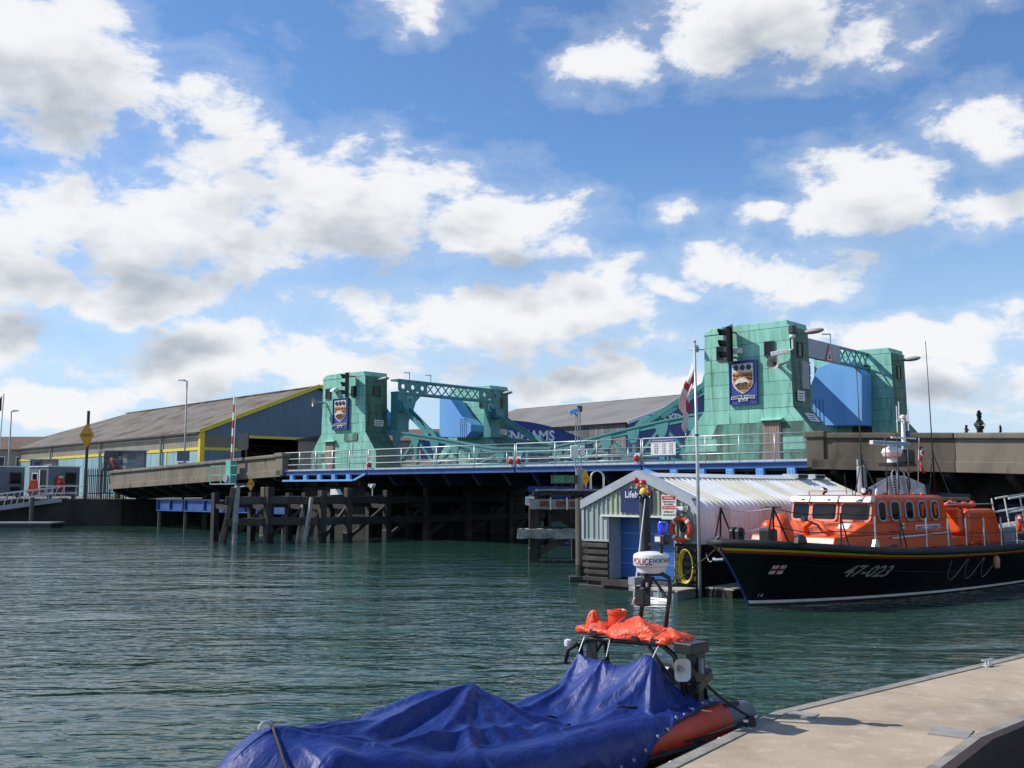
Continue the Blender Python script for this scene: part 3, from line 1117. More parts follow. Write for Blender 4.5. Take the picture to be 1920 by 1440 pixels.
    # counterweight boxes between the towers, beside each girder
    for yc in (4.5, 13.0):
        if s > 0:
            poly = [(13.0, 8.3), (13.75, 9.9), (14.55, 10.15), (15.75, 10.12), (16.3, 9.35), (16.2, 6.55), (13.85, 6.62)]
        else:
            poly = [(-16.8, 10.1), (-15.8, 10.1), (-14.35, 8.5), (-13.4, 7.85), (-13.4, 7.35), (-13.95, 6.9), (-16.8, 7.05)]
        cw = t.part('counterweight', MB().prism(poly, 'y', yc - .55, yc + .75), M['skyblue'], bevel=.03)
        rv = MB()
        for c in range(4):
            for r in range(12):
                xx = (13.35 + c * .22) if s > 0 else (-14.15 + c * .2 - .35)
                zz = 8.05 - r * .12 if s > 0 else 8.3 - r * .13
                rv.box(xx - .03, xx + .03, yc - .575, yc - .54, zz - .03, zz + .03)
        t.part('rivet', rv, M['letter_blue'], parent=cw, kind='stuff')
    # footway railings on both edges
    posts = [xe + (X(10.25) - xe) * i / (4 if s < 0 else 3) for i in range(5 if s < 0 else 4)]
    railing(t, xe, X(10.25), posts)
    railing(t, xe, X(10.25), posts[::2], y=17.5, wires=False)
    # inner footway barrier by the road
    railing(t, xe, X(9.8), posts[1:-1], y=2.75, zb=4.3, zt=5.25, mid=(4.6, 4.92), wires=False, bottom=False)
    for i, xx in enumerate((xe + s * .22, X(10.05))):
        t.part('red_lamp', MB().lathe((xx, -.14, 4.58), [(.02, -.14), (.10, -.13), (.13, -.05), (.13, .10), (.09, .16), (.02, .17)], 14), M['lampred'], smooth=40)
        t.part('lamp_plate', MB().box(xx - .16, xx + .16, -.05, -.03, 4.4, 4.86), M['galv'])
    return t


leaf(-1, 'far left lifting leaf with teal portal frame and raking lattice struts')
leaf(1, 'near right lifting leaf with teal girder rising to the larger green tower')

# tie beam with a warning triangle between the near towers
M['signgrey'] = mat('sign back grey', (.40, .42, .48), (.36, .38, .44), rough=.5, scale=1)
t = Thing('tie_beam', 'teal lattice tie beam with grey panel between the two right hand towers', 'beam', BR, (16, 9, 9.7))
t.part('top_chord', MB().box(15.85, 16.1, 3.76, 13.98, 10.56, 10.66), M['teal'])
t.part('bottom_chord', MB().box(15.85, 16.1, 3.76, 13.98, 9.72, 9.84), M['teal'])
t.part('web_plate', MB().box(15.9, 15.94, 3.8, 10.0, 9.84, 10.56), M['teal'])
for i in range(5):
    ya, yb = 10.1 + i * .76, 10.1 + (i + 1) * .76
    t.part('lacing', MB().bar((16.08, ya, 9.83), (16.08, yb, 10.57), .09, .03, up=(1, 0, 0)), M['teal'])
    t.part('lacing', MB().bar((16.05, ya, 10.57), (16.05, yb, 9.83), .09, .03, up=(1, 0, 0)), M['teal'])
t.part('grey_panel', MB().box(16.12, 16.16, 5.2, 10.0, 9.70, 10.64), M['signgrey'])
sg = Thing('warning_triangle', 'red and white warning triangle on the beam between the right hand towers', 'sign', BR, (16.2, 8.6, 9.7))
sg.part('triangle', MB().prism([(8.05, 9.62), (9.15, 9.62), (8.6, 10.62)], 'x', 16.17, 16.195), M['red'])
sg.part('white_field', MB().prism([(8.27, 9.74), (8.93, 9.74), (8.6, 10.34)], 'x', 16.196, 16.205), M['white'])
sg.part('symbol', MB().prism([(8.45, 9.80), (8.75, 9.80), (8.62, 10.08), (8.56, 10.08)], 'x', 16.206, 16.212), M['letter_black'])


def street_lamp_small(x, y, z, label):
    t = Thing('lamp_post', label, 'lamp post', BR, (x, y, z), 'lamp posts seen over the beams')
    t.part('post', MB().tube([(x, y, z), (x, y, z + .55)], .03, 6), M['grey'])
    t.part('lamp_head', MB().bar((x, y, z + .54), (x - .42, y - .1, z + .57), .12, .06), M['grey'])


street_lamp_small(16.0, 9.2, 10.66, 'small grey lamp on the beam between the right hand towers')
street_lamp_small(-12.25, 5.2, 10.46, 'left one of two small lamps on top of the far teal portal')
street_lamp_small(-12.25, 7.2, 10.46, 'right one of two small lamps on top of the far teal portal')

# ------------------------------------------------------------------ fixed deck spans at the towers
def fixed_span(s, label):
    xa, xb = s * 10.35, s * 19.1
    t = Thing('fixed_deck_span', label, 'bridge deck', BR, (s * 15, 9, 4.0), 'fixed deck spans beside the towers')
    t.part('deck', MB().box(xa, xb, .2, 17.6, 3.9, 4.22), M['road'])
    t.part('edge_beam', MB().box(xa, xb, -.06, .12, 4.02, 4.26), M['blue'])
    t.part('edge_flange', MB().box(xa, xb, -.16, .16, 4.263, 4.30), M['blue'])
    lo = (s * 11.6, xb)
    t.part('lower_flange', MB().box(lo[0], lo[1], -.14, .16, 3.60, 3.72), M['skyblue'])
    t.part('end_brace', MB().bar((s * 11.6, 0, 3.66), (s * 10.5, 0, 4.05), .16, .12), M['skyblue'])
    n = 5
    for i in range(n):
        xx = lo[0] + (lo[1] - lo[0]) * (i + .35) / n
        st = t.part('web_stiffener', MB().box(xx - .18, xx + .18, -.10, .10, 3.72, 4.02), M['skyblue'])
        rv = MB()
        for dx in (-.08, .08):
            for z in (3.8, 3.9):
                rv.box(xx + dx - .02, xx + dx + .02, -.115, -.10, z - .02, z + .02)
        t.part('bolt', rv, M['blue'], parent=st)
    for i in range(4):
        xx = xa + (xb - xa) * (i + .5) / 4
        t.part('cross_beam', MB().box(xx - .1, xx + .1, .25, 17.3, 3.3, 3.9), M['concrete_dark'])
    posts = [xa + (xb - xa) * i / 5 for i in range(6)]
    railing(t, xa, xb, posts)
    # dense dark netting behind the rails where the machinery room is
    return t


FSL = fixed_span(-1, 'blue edged fixed deck with galvanised rails in front of the smaller left tower')
FSR = fixed_span(1, 'blue edged fixed deck with galvanised rails in front of the larger right tower')
t = Thing('gate_post', 'pale steel gate post in the railing beside the left tower door', 'post', BR, (-10.3, 0, 4.2))
t.part('post', MB().box(-10.42, -10.30, -.05, .03, 4.25, 5.62), M['galv'])

# time table board on the near railing
t = Thing('notice_board', 'white board with blue header hung on the railing before the larger tower', 'notice board', BR, (11.6, -.1, 4.55))
xa, xb, za, zb = 10.9, 12.3, 4.66, 5.52
t.part('board', MB().box(xa, xb, -.12, -.09, za, zb), M['white'])
t.part('header', MB().box(xa, xb, -.13, -.121, zb - .17, zb), M['plaque_blue'])
t.part('footer', MB().box(xa, xb, -.13, -.121, za, za + .06), M['plaque_blue'])
t.part('title', text_mb('Poole Lifting Bridge Scheduled Lift Times', .07, ((xa + xb) / 2, -.131, zb - .12), (1, 0, 0), (0, 0, 1), .004, align='CENTER', width=1.2), M['letter_white'])
for r in range(5):
    for c in range(3):
        t.part('time', text_mb('%02d:30' % (5 + r * 1 + c * 6), .07, (xa + .2 + c * .42, -.123, zb - .3 - r * .105), (1, 0, 0), (0, 0, 1), .003), M['letter_blue'])

# piers under the towers
for s, lb in ((-1, 'dark concrete pier under the left towers'), (1, 'dark concrete pier under the right towers')):
    t = Thing('bridge_pier', lb, 'bridge pier', BR, (s * 15, 9, 0))
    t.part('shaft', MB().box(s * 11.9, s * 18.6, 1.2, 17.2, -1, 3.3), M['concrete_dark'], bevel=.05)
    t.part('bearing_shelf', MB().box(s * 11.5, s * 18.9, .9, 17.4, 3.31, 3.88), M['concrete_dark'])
# quadrant wall between pier and deck
# ------------------------------------------------------------------ concrete approaches
M['concrete_shaded'] = mat('shaded parapet concrete', (.12, .10, .075), (.075, .064, .05), rough=.9, scale=.8, streak=.5, bump=.4, bscale=14, col3=(.05, .044, .036), c3=(.56, .74), s3=1.6)  # darker copy of the parapet concrete, painted in place of a cast shadow


def approach(s, x_end, label):
    t = Thing('approach_viaduct', label, 'viaduct', BR, (s * 19.2, 0, 3.9), 'concrete approach viaducts')
    xs = 19.15
    L_ = abs(x_end) - xs
    zt = lambda a: 5.50 - (a - xs) * .036
    seg = 5.2 if s < 0 else 5.9
    a = xs
    first = True
    while a < abs(x_end) - .1:
        b = min(a + seg, abs(x_end))
        for y0, yd in ((-.15, 1), (17.5, 1)):
            def q(dz0, dz1, ya, yb, name, bev):
                g = .012
                xa, xb = s * (a + g), s * (b - g)
                v = [(xa, ya, zt(a) + dz0), (xb, ya, zt(b) + dz0), (xb, yb, zt(b) + dz0), (xa, yb, zt(a) + dz0),
                     (xa, ya, zt(a) + dz1), (xb, ya, zt(b) + dz1), (xb, yb, zt(b) + dz1), (xa, yb, zt(a) + dz1)]
                mb_ = MB().add(v, [(0, 3, 2, 1), (4, 5, 6, 7), (0, 1, 5, 4), (1, 2, 6, 5), (2, 3, 7, 6), (3, 0, 4, 7)])
                t.part(name, mb_, M['concrete_shaded'] if s > 0 and a < 24 else M['concrete'], bevel=bev, seg=2)
            q(-.24, .0, y0 - .13, y0 + .42, 'coping', .05)
            q(-1.12, -.242, y0, y0 + .3, 'wall_panel', 0)
            q(-1.55, -1.122, y0 - .10, y0 + .4, 'ledge', .02)
        a = b
    # end pillar
    cm = M['concrete_shaded'] if s > 0 else M['concrete']
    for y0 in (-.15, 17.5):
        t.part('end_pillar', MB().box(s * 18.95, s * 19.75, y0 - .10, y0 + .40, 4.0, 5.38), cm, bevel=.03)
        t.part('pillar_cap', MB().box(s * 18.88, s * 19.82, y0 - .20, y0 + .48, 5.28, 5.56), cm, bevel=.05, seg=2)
    # deck slab
    d = MB()
    v = []
    for a in (xs, abs(x_end)):
        z = zt(a) - 1.2
        v += [(s * a, .2, z), (s * a, 17.4, z), (s * a, 17.4, z - .35), (s * a, .2, z - .35)]
    d.add(v, [(0, 1, 2, 3), (7, 6, 5, 4), (0, 4, 5, 1), (1, 5, 6, 2), (2, 6, 7, 3), (3, 7, 4, 0)])
    t.part('deck_slab', d, M['road'])
    # haunched cross beams under the edge
    k = 0
    a = xs + .9
    while a < abs(x_end) - .5:
        z = zt(a) - 1.55
        t.part('bracket_beam', MB().prism([(-.1, z), (17.6, z), (17.6, z - .18), (16, z - .75), (1.5, z - .75), (-.1, z - .18)], 'x', s * a - .14, s * a + .14), M['concrete_dark'])
        a += 2.3
    a = xs + 6
    while a < abs(x_end) - 4:
        t.part('support_wall', MB().box(s * a - .35, s * a + .35, 2.2, 15.4, -1, zt(a) - 2.2), M['concrete_dark'])
        a += 7.5
    for y in (2.4, 15.2):
        v = []
        for a in (xs, abs(x_end)):
            z = zt(a) - 1.6
            v += [(s * a, y - .2, z), (s * a, y + .2, z), (s * a, y + .2, z - .8), (s * a, y - .2, z - .8)]
        t.part('long_beam', MB().add(v, [(0, 1, 2, 3), (7, 6, 5, 4), (0, 4, 5, 1), (1, 5, 6, 2), (2, 6, 7, 3), (3, 7, 4, 0)]), M['concrete_dark'])
    return t


approach(-1, -43.6, 'weathered concrete approach ramp descending to the left bank')
approach(1, 44, 'shaded concrete approach ramp behind the orange lifeboat')

# blue steel girder on piles under the left approach
M['blue_dull'] = mat('dull blue girder paint', (.035, .105, .33), (.028, .08, .25), rough=.5, scale=1.0, col3=(.07, .06, .05), c3=(.66, .78))
t = Thing('walkway_girder', 'bright blue steel girder on piles below the left approach', 'girder', BR, (-30, .4, 0))
for xa, xb in ((-36.1, -32.2), (-32.0, -26.5), (-26.3, -19.0)):
    t.part('web', MB().box(xa, xb, .2, .3, 1.5, 2.25), M['blue_dull'])
    t.part('top_flange', MB().box(xa, xb, .02, .5, 2.25, 2.31), M['blue_dull'])
    t.part('bottom_flange', MB().box(xa, xb, .02, .5, 1.40, 1.48), M['blue'])
    n = max(2, int((xb - xa) / 1.9))
    for i in range(n + 1):
        xx = xa + .05 + (xb - xa - .1) * i / n
        t.part('stiffener', MB().box(xx - .04, xx + .04, .05, .2, 1.48, 2.25), M['blue_dull'])
for xx in (-36.0, -32.1, -26.4, -19.4):
    t.part('pile', MB().tube([(xx, .3, -1), (xx, .3, 1.4)], .16, 10), M['steel_pile'])
# ================================================================== timber fenders beside the channel
def seg_beam(p, q, w, h):
    return MB().bar(p, q, w, h)


rf = random.Random(21)
M['weed'] = mat('green black tide weed', (.018, .026, .014), (.010, .012, .009), rough=.55, scale=5, bump=.8, bscale=14, rnd=.3)
t = Thing('timber_fender', 'dark timber fender of piles and walings below the smaller left tower', 'fender', BR, (-9, 0, 0))
PA = [(-13.04, -8.04), (-11.9, -6.25), (-10.2, -4.75), (-9.75, -3.9), (-9.45, -2.2), (-8.9, .4), (-8.6, 3.5), (-8.4, 7), (-8.3, 11), (-8.2, 15)]
for i, (x, y) in enumerate(PA):
    if i == 1:
        for d in (-.22, .22):
            t.part('pile', MB().box(x + d - .2, x + d + .2, y - .22, y + .22, -1, 3.22), M['timber'], bevel=.03)
            t.part('weed_band', MB().box(x + d - .225, x + d + .218, y - .245, y + .245, -.5, .5 + d * .4), M['weed'], bevel=.04)
    elif i == 2:
        t.part('pile', MB().bar((x - .5, y - .3, -.8), (x - .15, y, 2.6), .2), M['timber_pale'], bevel=.02)
        t.part('pile', MB().bar((x + .2, y - .3, -.8), (x + .55, y, 2.6), .2), M['timber_pale'], bevel=.02)
    elif i == 0:
        t.part('pile', MB().bar((x - .35, y - .3, -.6), (x + .35, y + .1, 3.2), .32), M['timber'], bevel=.03)
        t.part('pile', MB().bar((x + .35, y + .1, -.8), (x + .45, y + .2, 3.3), .26), M['timber_pale'], bevel=.03)
    else:
        t.part('pile', MB().box(x - .2, x + .2, y - .2, y + .2, -1, 3.15 + rf.uniform(-.2, .15)), M['timber'] if i < 5 else M['timber_wet_shaded'], bevel=.03)  # piles further in get the darker timber as painted shade
    if i > 2:
        t.part('weed_band', MB().box(x - .225, x + .225, y - .225, y + .225, -.5, .55 + rf.uniform(-.12, .12)), M['weed'], bevel=.04)
    t.part('pile', MB().box(x - 2.3, x - 1.95, y + .2, y + .55, -1, 2.9), M['timber_wet_shaded'])
for k_, ((xa, ya), (xb, yb)) in enumerate(zip(PA, PA[1:])):
    m_ = 'timber' if k_ < 4 else 'timber_wet_shaded'
    for z in (2.45, 1.22):
        t.part('waling', MB().bar((xa, ya - .28, z + rf.uniform(-.03, .03)), (xb, yb - .28, z + rf.uniform(-.03, .03)), .24, .46), M[m_], bevel=.03)
    t.part('cross_timber', MB().bar((xa, ya, 2.0), (xa - 2.1, ya + .4, 2.1), .2, .25), M['timber_wet_shaded'])
    t.part('brace', MB().bar((xa, ya + .1, .2), (xb, yb + .1, 2.2), .16, .2), M['timber_wet_shaded'])
for (xa, ya), (xb, yb) in zip(PA[:-1], PA[1:]):
    t.part('waling', MB().bar((xa - 2.1, ya + .3, 2.2), (xb - 2.1, yb + .3, 2.2), .2, .4), M['timber_wet_shaded'])
t.part('corner_cap', MB().slab([(-12.9, -7.6, 3.2), (-12.4, -7.5, 3.25), (-12.4, -7.1, 3.25), (-12.9, -7.1, 3.2)], (0, 0, .06)), M['white'])
t.part('corner_cap', MB().prism([(-9.9, 2.75), (-9.1, 2.78), (-9.4, 3.1), (-9.9, 3.1)], 'y', -3.2, -2.9), M['white'])

t = Thing('timber_fender', 'dark timber fender standing in shadow before the right pier', 'fender', BR, (9, 4, 0))
PB = [(10.4, -3.5), (9.6, 0), (9.0, 3.5), (8.6, 7), (8.4, 11), (8.3, 15)]
for x, y in PB:
    t.part('pile', MB().box(x - .2, x + .2, y - .2, y + .2, -1, 2.9), M['timber_wet_shaded'], bevel=.03)
for (xa, ya), (xb, yb) in zip(PB, PB[1:]):
    for z in (2.3, 1.1):
        t.part('waling', MB().bar((xa, ya - .25, z), (xb, yb - .25, z), .24, .46), M['timber_wet_shaded'])

# near jetty platform left of the boathouse
t = Thing('timber_jetty', 'grey weathered timber jetty left of the boathouse with bleached lower waling', 'jetty', W0, (1.8, 43, 0))
t.part('pile', MB().box(.72, 1.12, 43.1, 43.5, -1, 2.85), M['timber'], bevel=.03)
t.part('weed_band', MB().box(.69, 1.15, 43.07, 43.53, -.5, .62), M['weed'], bevel=.05)
t.part('pile', MB().box(2.75, 3.1, 43.3, 43.7, -1, 2.85), M['timber'], bevel=.03)
t.part('pile', MB().box(.95, 1.3, 45.6, 46.0, -1, 2.85), M['timber_wet_shaded'], bevel=.03)
t.part('pile', MB().box(2.7, 3.1, 45.8, 46.2, -1, 2.85), M['timber_wet_shaded'], bevel=.03)
lw = MB()
rj = random.Random(4)


def rough_beam(x0, x1, y, z, w, h, n=14, amp=.03):
    mb_ = MB()
    rings = []
    for i in range(n + 1):
        x = x0 + (x1 - x0) * i / n
        e = amp * (3 if i in (0, n) else 1)
        rings.append([(x + (rj.uniform(-e, e)), y + a * w / 2 + rj.uniform(-amp, amp), z + b * h / 2 + rj.uniform(-amp, amp)) for a, b in ((-1, -1), (1, -1), (1, 1), (-1, 1))])
    vs = [p for r in rings for p in r]
    fs = [(i * 4 + j, i * 4 + (j + 1) % 4, (i + 1) * 4 + (j + 1) % 4, (i + 1) * 4 + j) for i in range(n) for j in range(4)]
    mb_.add(vs, fs + [(3, 2, 1, 0), tuple(n * 4 + j for j in range(4))])
    return mb_


t.part('waling', rough_beam(.28, 2.78, 42.85, 1.22, .36, .40), M['timber_pale'])
t.part('waling', rough_beam(.75, 3.2, 42.95, 2.46, .25, .42, amp=.015), M['timber_pale'])
t.part('waling', rough_beam(.9, 3.0, 45.6, 1.2, .3, .4), M['timber_wet_shaded'])
t.part('top_beam', rough_beam(.9, 3.6, 43.2, 2.92, .5, .16, amp=.012), M['timber_wet_shaded'])
for i in range(9):
    y = 42.95 + i * .42
    t.part('deck_plank', rough_beam(1.15 + rj.uniform(-.06, .06), 4.0, y, 3.06, .39, .07, 6, .008), M['timber_pale'])
t.part('brace', MB().bar((1.05, 43.25, .35), (2.6, 43.35, 1.15), .22, .26), M['timber'], bevel=.02)
t.part('brace', MB().bar((1.2, 43.9, 2.5), (2.9, 44.2, 1.3), .2, .22), M['timber_wet_shaded'])
for x in (1.25, 1.95, 2.55):
    t.part('rusty_plate', MB().box(x - .06, x + .3, 42.78, 42.83, 2.36, 2.58), M['rust'])
    t.part('strap', MB().box(x + .36, x + .42, 42.76, 42.82, 2.22, 2.74), M['galv'])
for x, z in ((.82, 2.1), (.98, 2.1)):
    t.part('fender_rail', MB().box(x, x + .05, 43.02, 43.1, 1.4, 2.2), M['timber_wet_shaded'])
mb_ = MB()
for i in range(60):
    a, b = rj.uniform(1.2, 2.6), rj.uniform(42.6, 43.4)
    mb_.box(a, a + rj.uniform(.03, .12), b, b + .06, -.02, rj.uniform(.02, .09))
t.part('weed', mb_, M['timber_wet_shaded'], kind='stuff')

t = Thing('safety_notice', 'small white notice on the left pile of the timber jetty', 'sign', W0, (.75, 43, 2.4))
t.part('plate', MB().box(.57, .95, 43.02, 43.05, 2.42, 2.78), M['white'])
for z in (2.52, 2.6, 2.68):
    t.part('print', MB().box(.62, .90, 43.012, 43.019, z - .012, z + .012), M['letter_blue'])

t = Thing('tide_display', 'dark electronic board with green characters on the timber jetty', 'display board', W0, (2.3, 43.2, 3.1))
t.part('case', MB().box(1.70, 2.84, 43.2, 43.5, 3.33, 3.70), M['darkgrey'], bevel=.01)
t.part('screen', MB().box(1.74, 2.68, 43.18, 43.197, 3.36, 3.67), mat('dark green screen', (.02, .06, .04), rough=.3))
for r, row in enumerate(('TIDE HEIGHT', 'AIR DRAUGHT', 'WIND SPEED')):
    t.part('characters', text_mb(row, .06, (1.77, 43.178, 3.595 - r * .095), (1, 0, 0), (0, 0, 1), .003, width=.5), M['letter_green'])
    t.part('characters', text_mb(('1.4 M', '3.2 M', '9 KTS')[r], .06, (2.38, 43.178, 3.595 - r * .095), (1, 0, 0), (0, 0, 1), .003, width=.26), M['letter_green'])
for x in (1.9, 2.6):
    t.part('leg', MB().box(x - .03, x + .03, 43.3, 43.36, 3.09, 3.34), M['timber_wet_shaded'])


def diamond(x, y, z0, z1, w, label, txt, fr=W0, post=None, nor=-1):
    t = Thing('diamond_sign', label, 'sign', fr, (x, y, z0), 'amber diamond signs')
    zc = (z0 + z1) / 2
    t.part('board', MB().prism([(x - w / 2, zc), (x, z0), (x + w / 2, zc), (x, z1)], 'y', y - .02, y + .02), M['amber'])
    if txt:
        t.part('lettering', text_mb(txt, w * .16, (x, y - .024, zc - w * .07), (1, 0, 0), (0, 0, 1), .004, align='CENTER', width=w * .62), M['letter_black'])
    if post:
        t.part('post', MB().tube([(x, y + .03 + post[2], post[0]), (x, y + .03 + post[2], post[1])], post[2], 8), M['darkgrey'])
    return t


diamond(3.15, 42.8, 3.15, 3.97, .33, 'narrow amber diamond sign on the timber jetty beside the boathouse roof', 'POWER', post=(3.05, 3.9, .03))
t = Thing('grey_cabinet', 'tall pale grey cabinet behind the amber diamond on the jetty', 'cabinet', W0, (2.95, 43.6, 3.1))
t.part('body', MB().box(2.78, 3.10, 43.4, 43.8, 3.1, 3.98), M['grey'], bevel=.01)
t.part('door_seam', MB().box(2.935, 2.945, 43.392, 43.399, 3.12, 3.94), M['darkgrey'])
t = Thing('safety_cage', 'white hooped ladder cage on the jetty behind the boathouse roof', 'ladder cage', W0, (3.7, 43.4, 3.1))
for y in (43.2, 43.5, 43.8):
    pts = [(3.42, y, 3.1)] + arc((3.7, y, 3.6), .28, 180, 0, 8) + [(3.98, y, 3.1)]
    t.part('hoop', MB().tube(pts, .018, 6), M['galv'])
for x, z in ((3.42, 3.4), (3.98, 3.4), (3.7, 3.88)):
    t.part('stringer', MB().bar((x, 43.15, z), (x, 43.85, z), .02), M['galv'])

# lattice mast with cameras
t = Thing('lattice_mast', 'slim grey lattice mast with cameras and a white box by the railing', 'mast', W0, (2.88, 43.9, 3.98))
zt = 6.45
for dx, dy in ((-.13, -.1), (.13, -.1), (0, .13)):
    t.part('leg', MB().tube([(2.9 + dx, 43.9 + dy, 3.98), (2.9 + dx * .7, 43.9 + dy, zt)], .022, 6), M['grey'])
n = 14
for i in range(n):
    z0, z1 = 3.98 + (zt - 3.98) * i / n, 3.98 + (zt - 3.98) * (i + 1) / n
    a, b = (-.13, .13) if i % 2 else (.13, -.13)
    t.part('lacing', MB().bar((2.9 + a, 43.8, z0), (2.9 + b, 43.8, z1), .014), M['grey'])
t.part('camera', MB().bar((2.52, 43.6, 6.42), (2.95, 43.7, 6.58), .2, .2), M['skyblue'], bevel=.02)
t.part('camera', MB().box(2.86, 3.08, 43.6, 43.9, 6.48, 6.74), M['darkgrey'], bevel=.02)
t.part('camera_arm', MB().bar((2.9, 43.9, 6.3), (2.75, 43.65, 6.4), .05), M['grey'])
t.part('white_box', MB().box(2.55, 2.90, 43.55, 43.78, 4.45, 5.0), M['white'], bevel=.03)
t.part('white_box', MB().box(2.98, 3.18, 43.6, 43.78, 4.55, 4.98), M['white'], bevel=.02)

# ================================================================== boathouse
M['sheet'] = mat('grey green cladding', (.37, .42, .40), (.30, .35, .33), rough=.45, scale=1.5, streak=.3, rnd=.12, col3=(.30, .32, .20), c3=(.62, .80), s3=.6)
M['sheet_yel'] = mat('algae stained cladding', (.42, .45, .32), (.36, .39, .27), rough=.5, scale=1.8, streak=.3, rnd=.1)
M['roof_white'] = mat('white roof sheet', (.84, .84, .82), (.76, .76, .74), rough=.42, scale=1.2, rnd=.08)
M['roof_cream'] = mat('cream rooflight sheet', (.76, .73, .60), (.68, .65, .52), rough=.45, scale=1.2, rnd=.12)
M['trim'] = mat('grey flashing', (.44, .48, .52), (.38, .42, .46), rough=.42, scale=2, rnd=.08)
M['door_blue'] = mat('blue door paint', (.035, .14, .44), (.03, .125, .40), rough=.4, scale=1.2)
M['sign_navy'] = mat('navy sign', (.018, .035, .14), (.016, .03, .12), rough=.35)
M['deck_pale'] = mat('pale deck boards', (.52, .47, .40), (.42, .38, .32), rough=.85, scale=3, bump=.3)

EAVE, RIDGE, XL, XR = 2.62, 3.56, -4.26, 0.0
XM = (XL + XR) / 2
t = Thing('boathouse', 'small floating boathouse with pale ribbed curved roof and blue door', 'boathouse', SH, (XM, 6, 0))
# roof and side sheets: each sheet runs from the ridge over the curved eave down the wall
prof = [(XM, RIDGE)]
for i in range(1, 5):
    f = i / 5
    prof.append((XM + (XR - .38 - XM) * f, RIDGE + (EAVE + .16 - RIDGE) * f))
cx, cz, rr_ = XR - .42, EAVE - .28, .42
for i in range(7):
    a = R_(68 - 68 * i / 6)
    prof.append((cx + rr_ * math.cos(a), cz + rr_ * math.sin(a) + .03))
prof += [(XR, 2.0), (XR, 1.48)]
ny = 14
PY = 13.3 / ny
for side in (1, -1):
    for k in range(ny):
        mb_ = MB()
        nr = 36

        def fn(u, v, k=k, side=side):
            s_ = v * (len(prof) - 1)
            i = min(int(s_), len(prof) - 2)
            a, b = Vector(prof[i]), Vector(prof[i + 1])
            p = a.lerp(b, s_ - i)
            n_ = Vector((b.y - a.y, a.x - b.x)) * -1
            n_.normalize()
            y = (k + u) * PY
            w = math.sin(u * math.pi * 2 * 3)
            w = max(-1, min(1, w * 1.5)) * .028
            x, z = p.x + n_.x * w, p.y + n_.y * w
            if side < 0:
                x = 2 * XM - x
            return (x, y + .003, z)
        mb_.grid(fn, nr, len(prof) - 1)
        m_ = M['roof_cream'] if k % 3 == 1 or k in (5, 9) else M['roof_white']
        t.part('roof_sheet', mb_, m_)
t.part('ridge_cap', MB().prism([(XM - .28, RIDGE - .08), (XM, RIDGE + .05), (XM + .28, RIDGE - .08), (XM, RIDGE + .02)], 'y', .0, 13.3), M['roof_white'])
for y in (10.2, 11.7):
    v = t.part('roof_vent', MB().box(XM - .3, XM + .34, y, y + .9, RIDGE - .05, RIDGE + .12), M['trim'])
    t.part('louvre', MB().box(XM + .345, XM + .36, y + .1, y + .8, RIDGE - .03, RIDGE + .07), M['black'], parent=v)
# gable cladding: ribbed sheets with real ribs
def gable_z(x):
    e = min(x - XL, XR - x)
    return min(EAVE - .02 + (RIDGE - EAVE) * e / (XR - XM), RIDGE)


def ribbed(x0, x1, zb, m_, y0=0.0):
    """zb bottom height; top follows the gable"""
    n = max(1, round((x1 - x0) / .19))
    p = (x1 - x0) / n
    mb_ = MB()
    xs = []
    for i in range(n):
        a = x0 + i * p
        xs += [(a, 0), (a + p * .30, 0), (a + p * .38, -.04), (a + p * .62, -.04), (a + p * .70, 0)]
    xs.append((x1, 0))
    vs = []
    for x, d in xs:
        vs += [(x, y0 + d, zb), (x, y0 + d, gable_z(x) - .05)]
    fs = [(2 * i, 2 * i + 2, 2 * i + 3, 2 * i + 1) for i in range(len(xs) - 1)]
    mb_.add(vs, fs)
    t.part('cladding_sheet', mb_, m_)


DL, DR, DT = -3.22, -.86, 2.24
ribbed(XL + .05, -3.75, 1.50, M['sheet'])
ribbed(-3.75, DL, 1.50, M['sheet'])
ribbed(DL, -2.45, DT + .05, M['sheet_yel'])
ribbed(-2.45, -1.66, DT + .05, M['sheet_yel'])
ribbed(-1.66, DR, DT + .05, M['sheet_yel'])
ribbed(DR, -.05, 1.50, M['sheet'])
t.part('gable_back', MB().prism([(XL + .02, 1.5), (DL, 1.5), (DL, DT), (DR, DT), (DR, 1.5), (XR - .02, 1.5), (XR - .02, EAVE - .2), (XM, RIDGE - .08), (XL + .02, EAVE - .2)], 'y', .02, .06), M['trim'])
# barge boards and corner flashings
t.part('barge_board', MB().prism([(XL - .05, EAVE - .16), (XM, RIDGE - .14), (XM, RIDGE + .10), (XL - .05, EAVE + .10)], 'y', -.10, -.05), M['trim'])
t.part('barge_board', MB().prism([(XM, RIDGE - .14), (XR - .28, EAVE + .02), (XR + .03, EAVE - .32), (XR + .03, 1.5), (XR + .08, 1.5), (XR + .08, EAVE - .2), (XR - .18, EAVE + .2), (XM, RIDGE + .10)], 'y', -.10, -.05), M['trim'])
t.part('barge_return', MB().slab([(XL - .05, -.10, EAVE + .10), (XM, -.10, RIDGE + .10), (XM, .35, RIDGE + .10), (XL - .05, .35, EAVE + .10)], (0, 0, .02)), M['trim'])
t.part('barge_return', MB().slab([(XM, -.10, RIDGE + .10), (XR - .18, -.10, EAVE + .2), (XR - .18, .35, EAVE + .2), (XM, .35, RIDGE + .10)], (0, 0, .02)), M['trim'])
t.part('corner_flashing', MB().box(XL - .02, XL + .07, -.07, .2, 1.5, EAVE - .05), M['trim'])
t.part('bottom_flashing', MB().box(XL, DL, -.06, .0, 1.46, 1.52), M['trim'])
t.part('lintel_flashing', MB().box(DL - .3, DR + .06, -.09, .0, DT, DT + .06), M['white'])
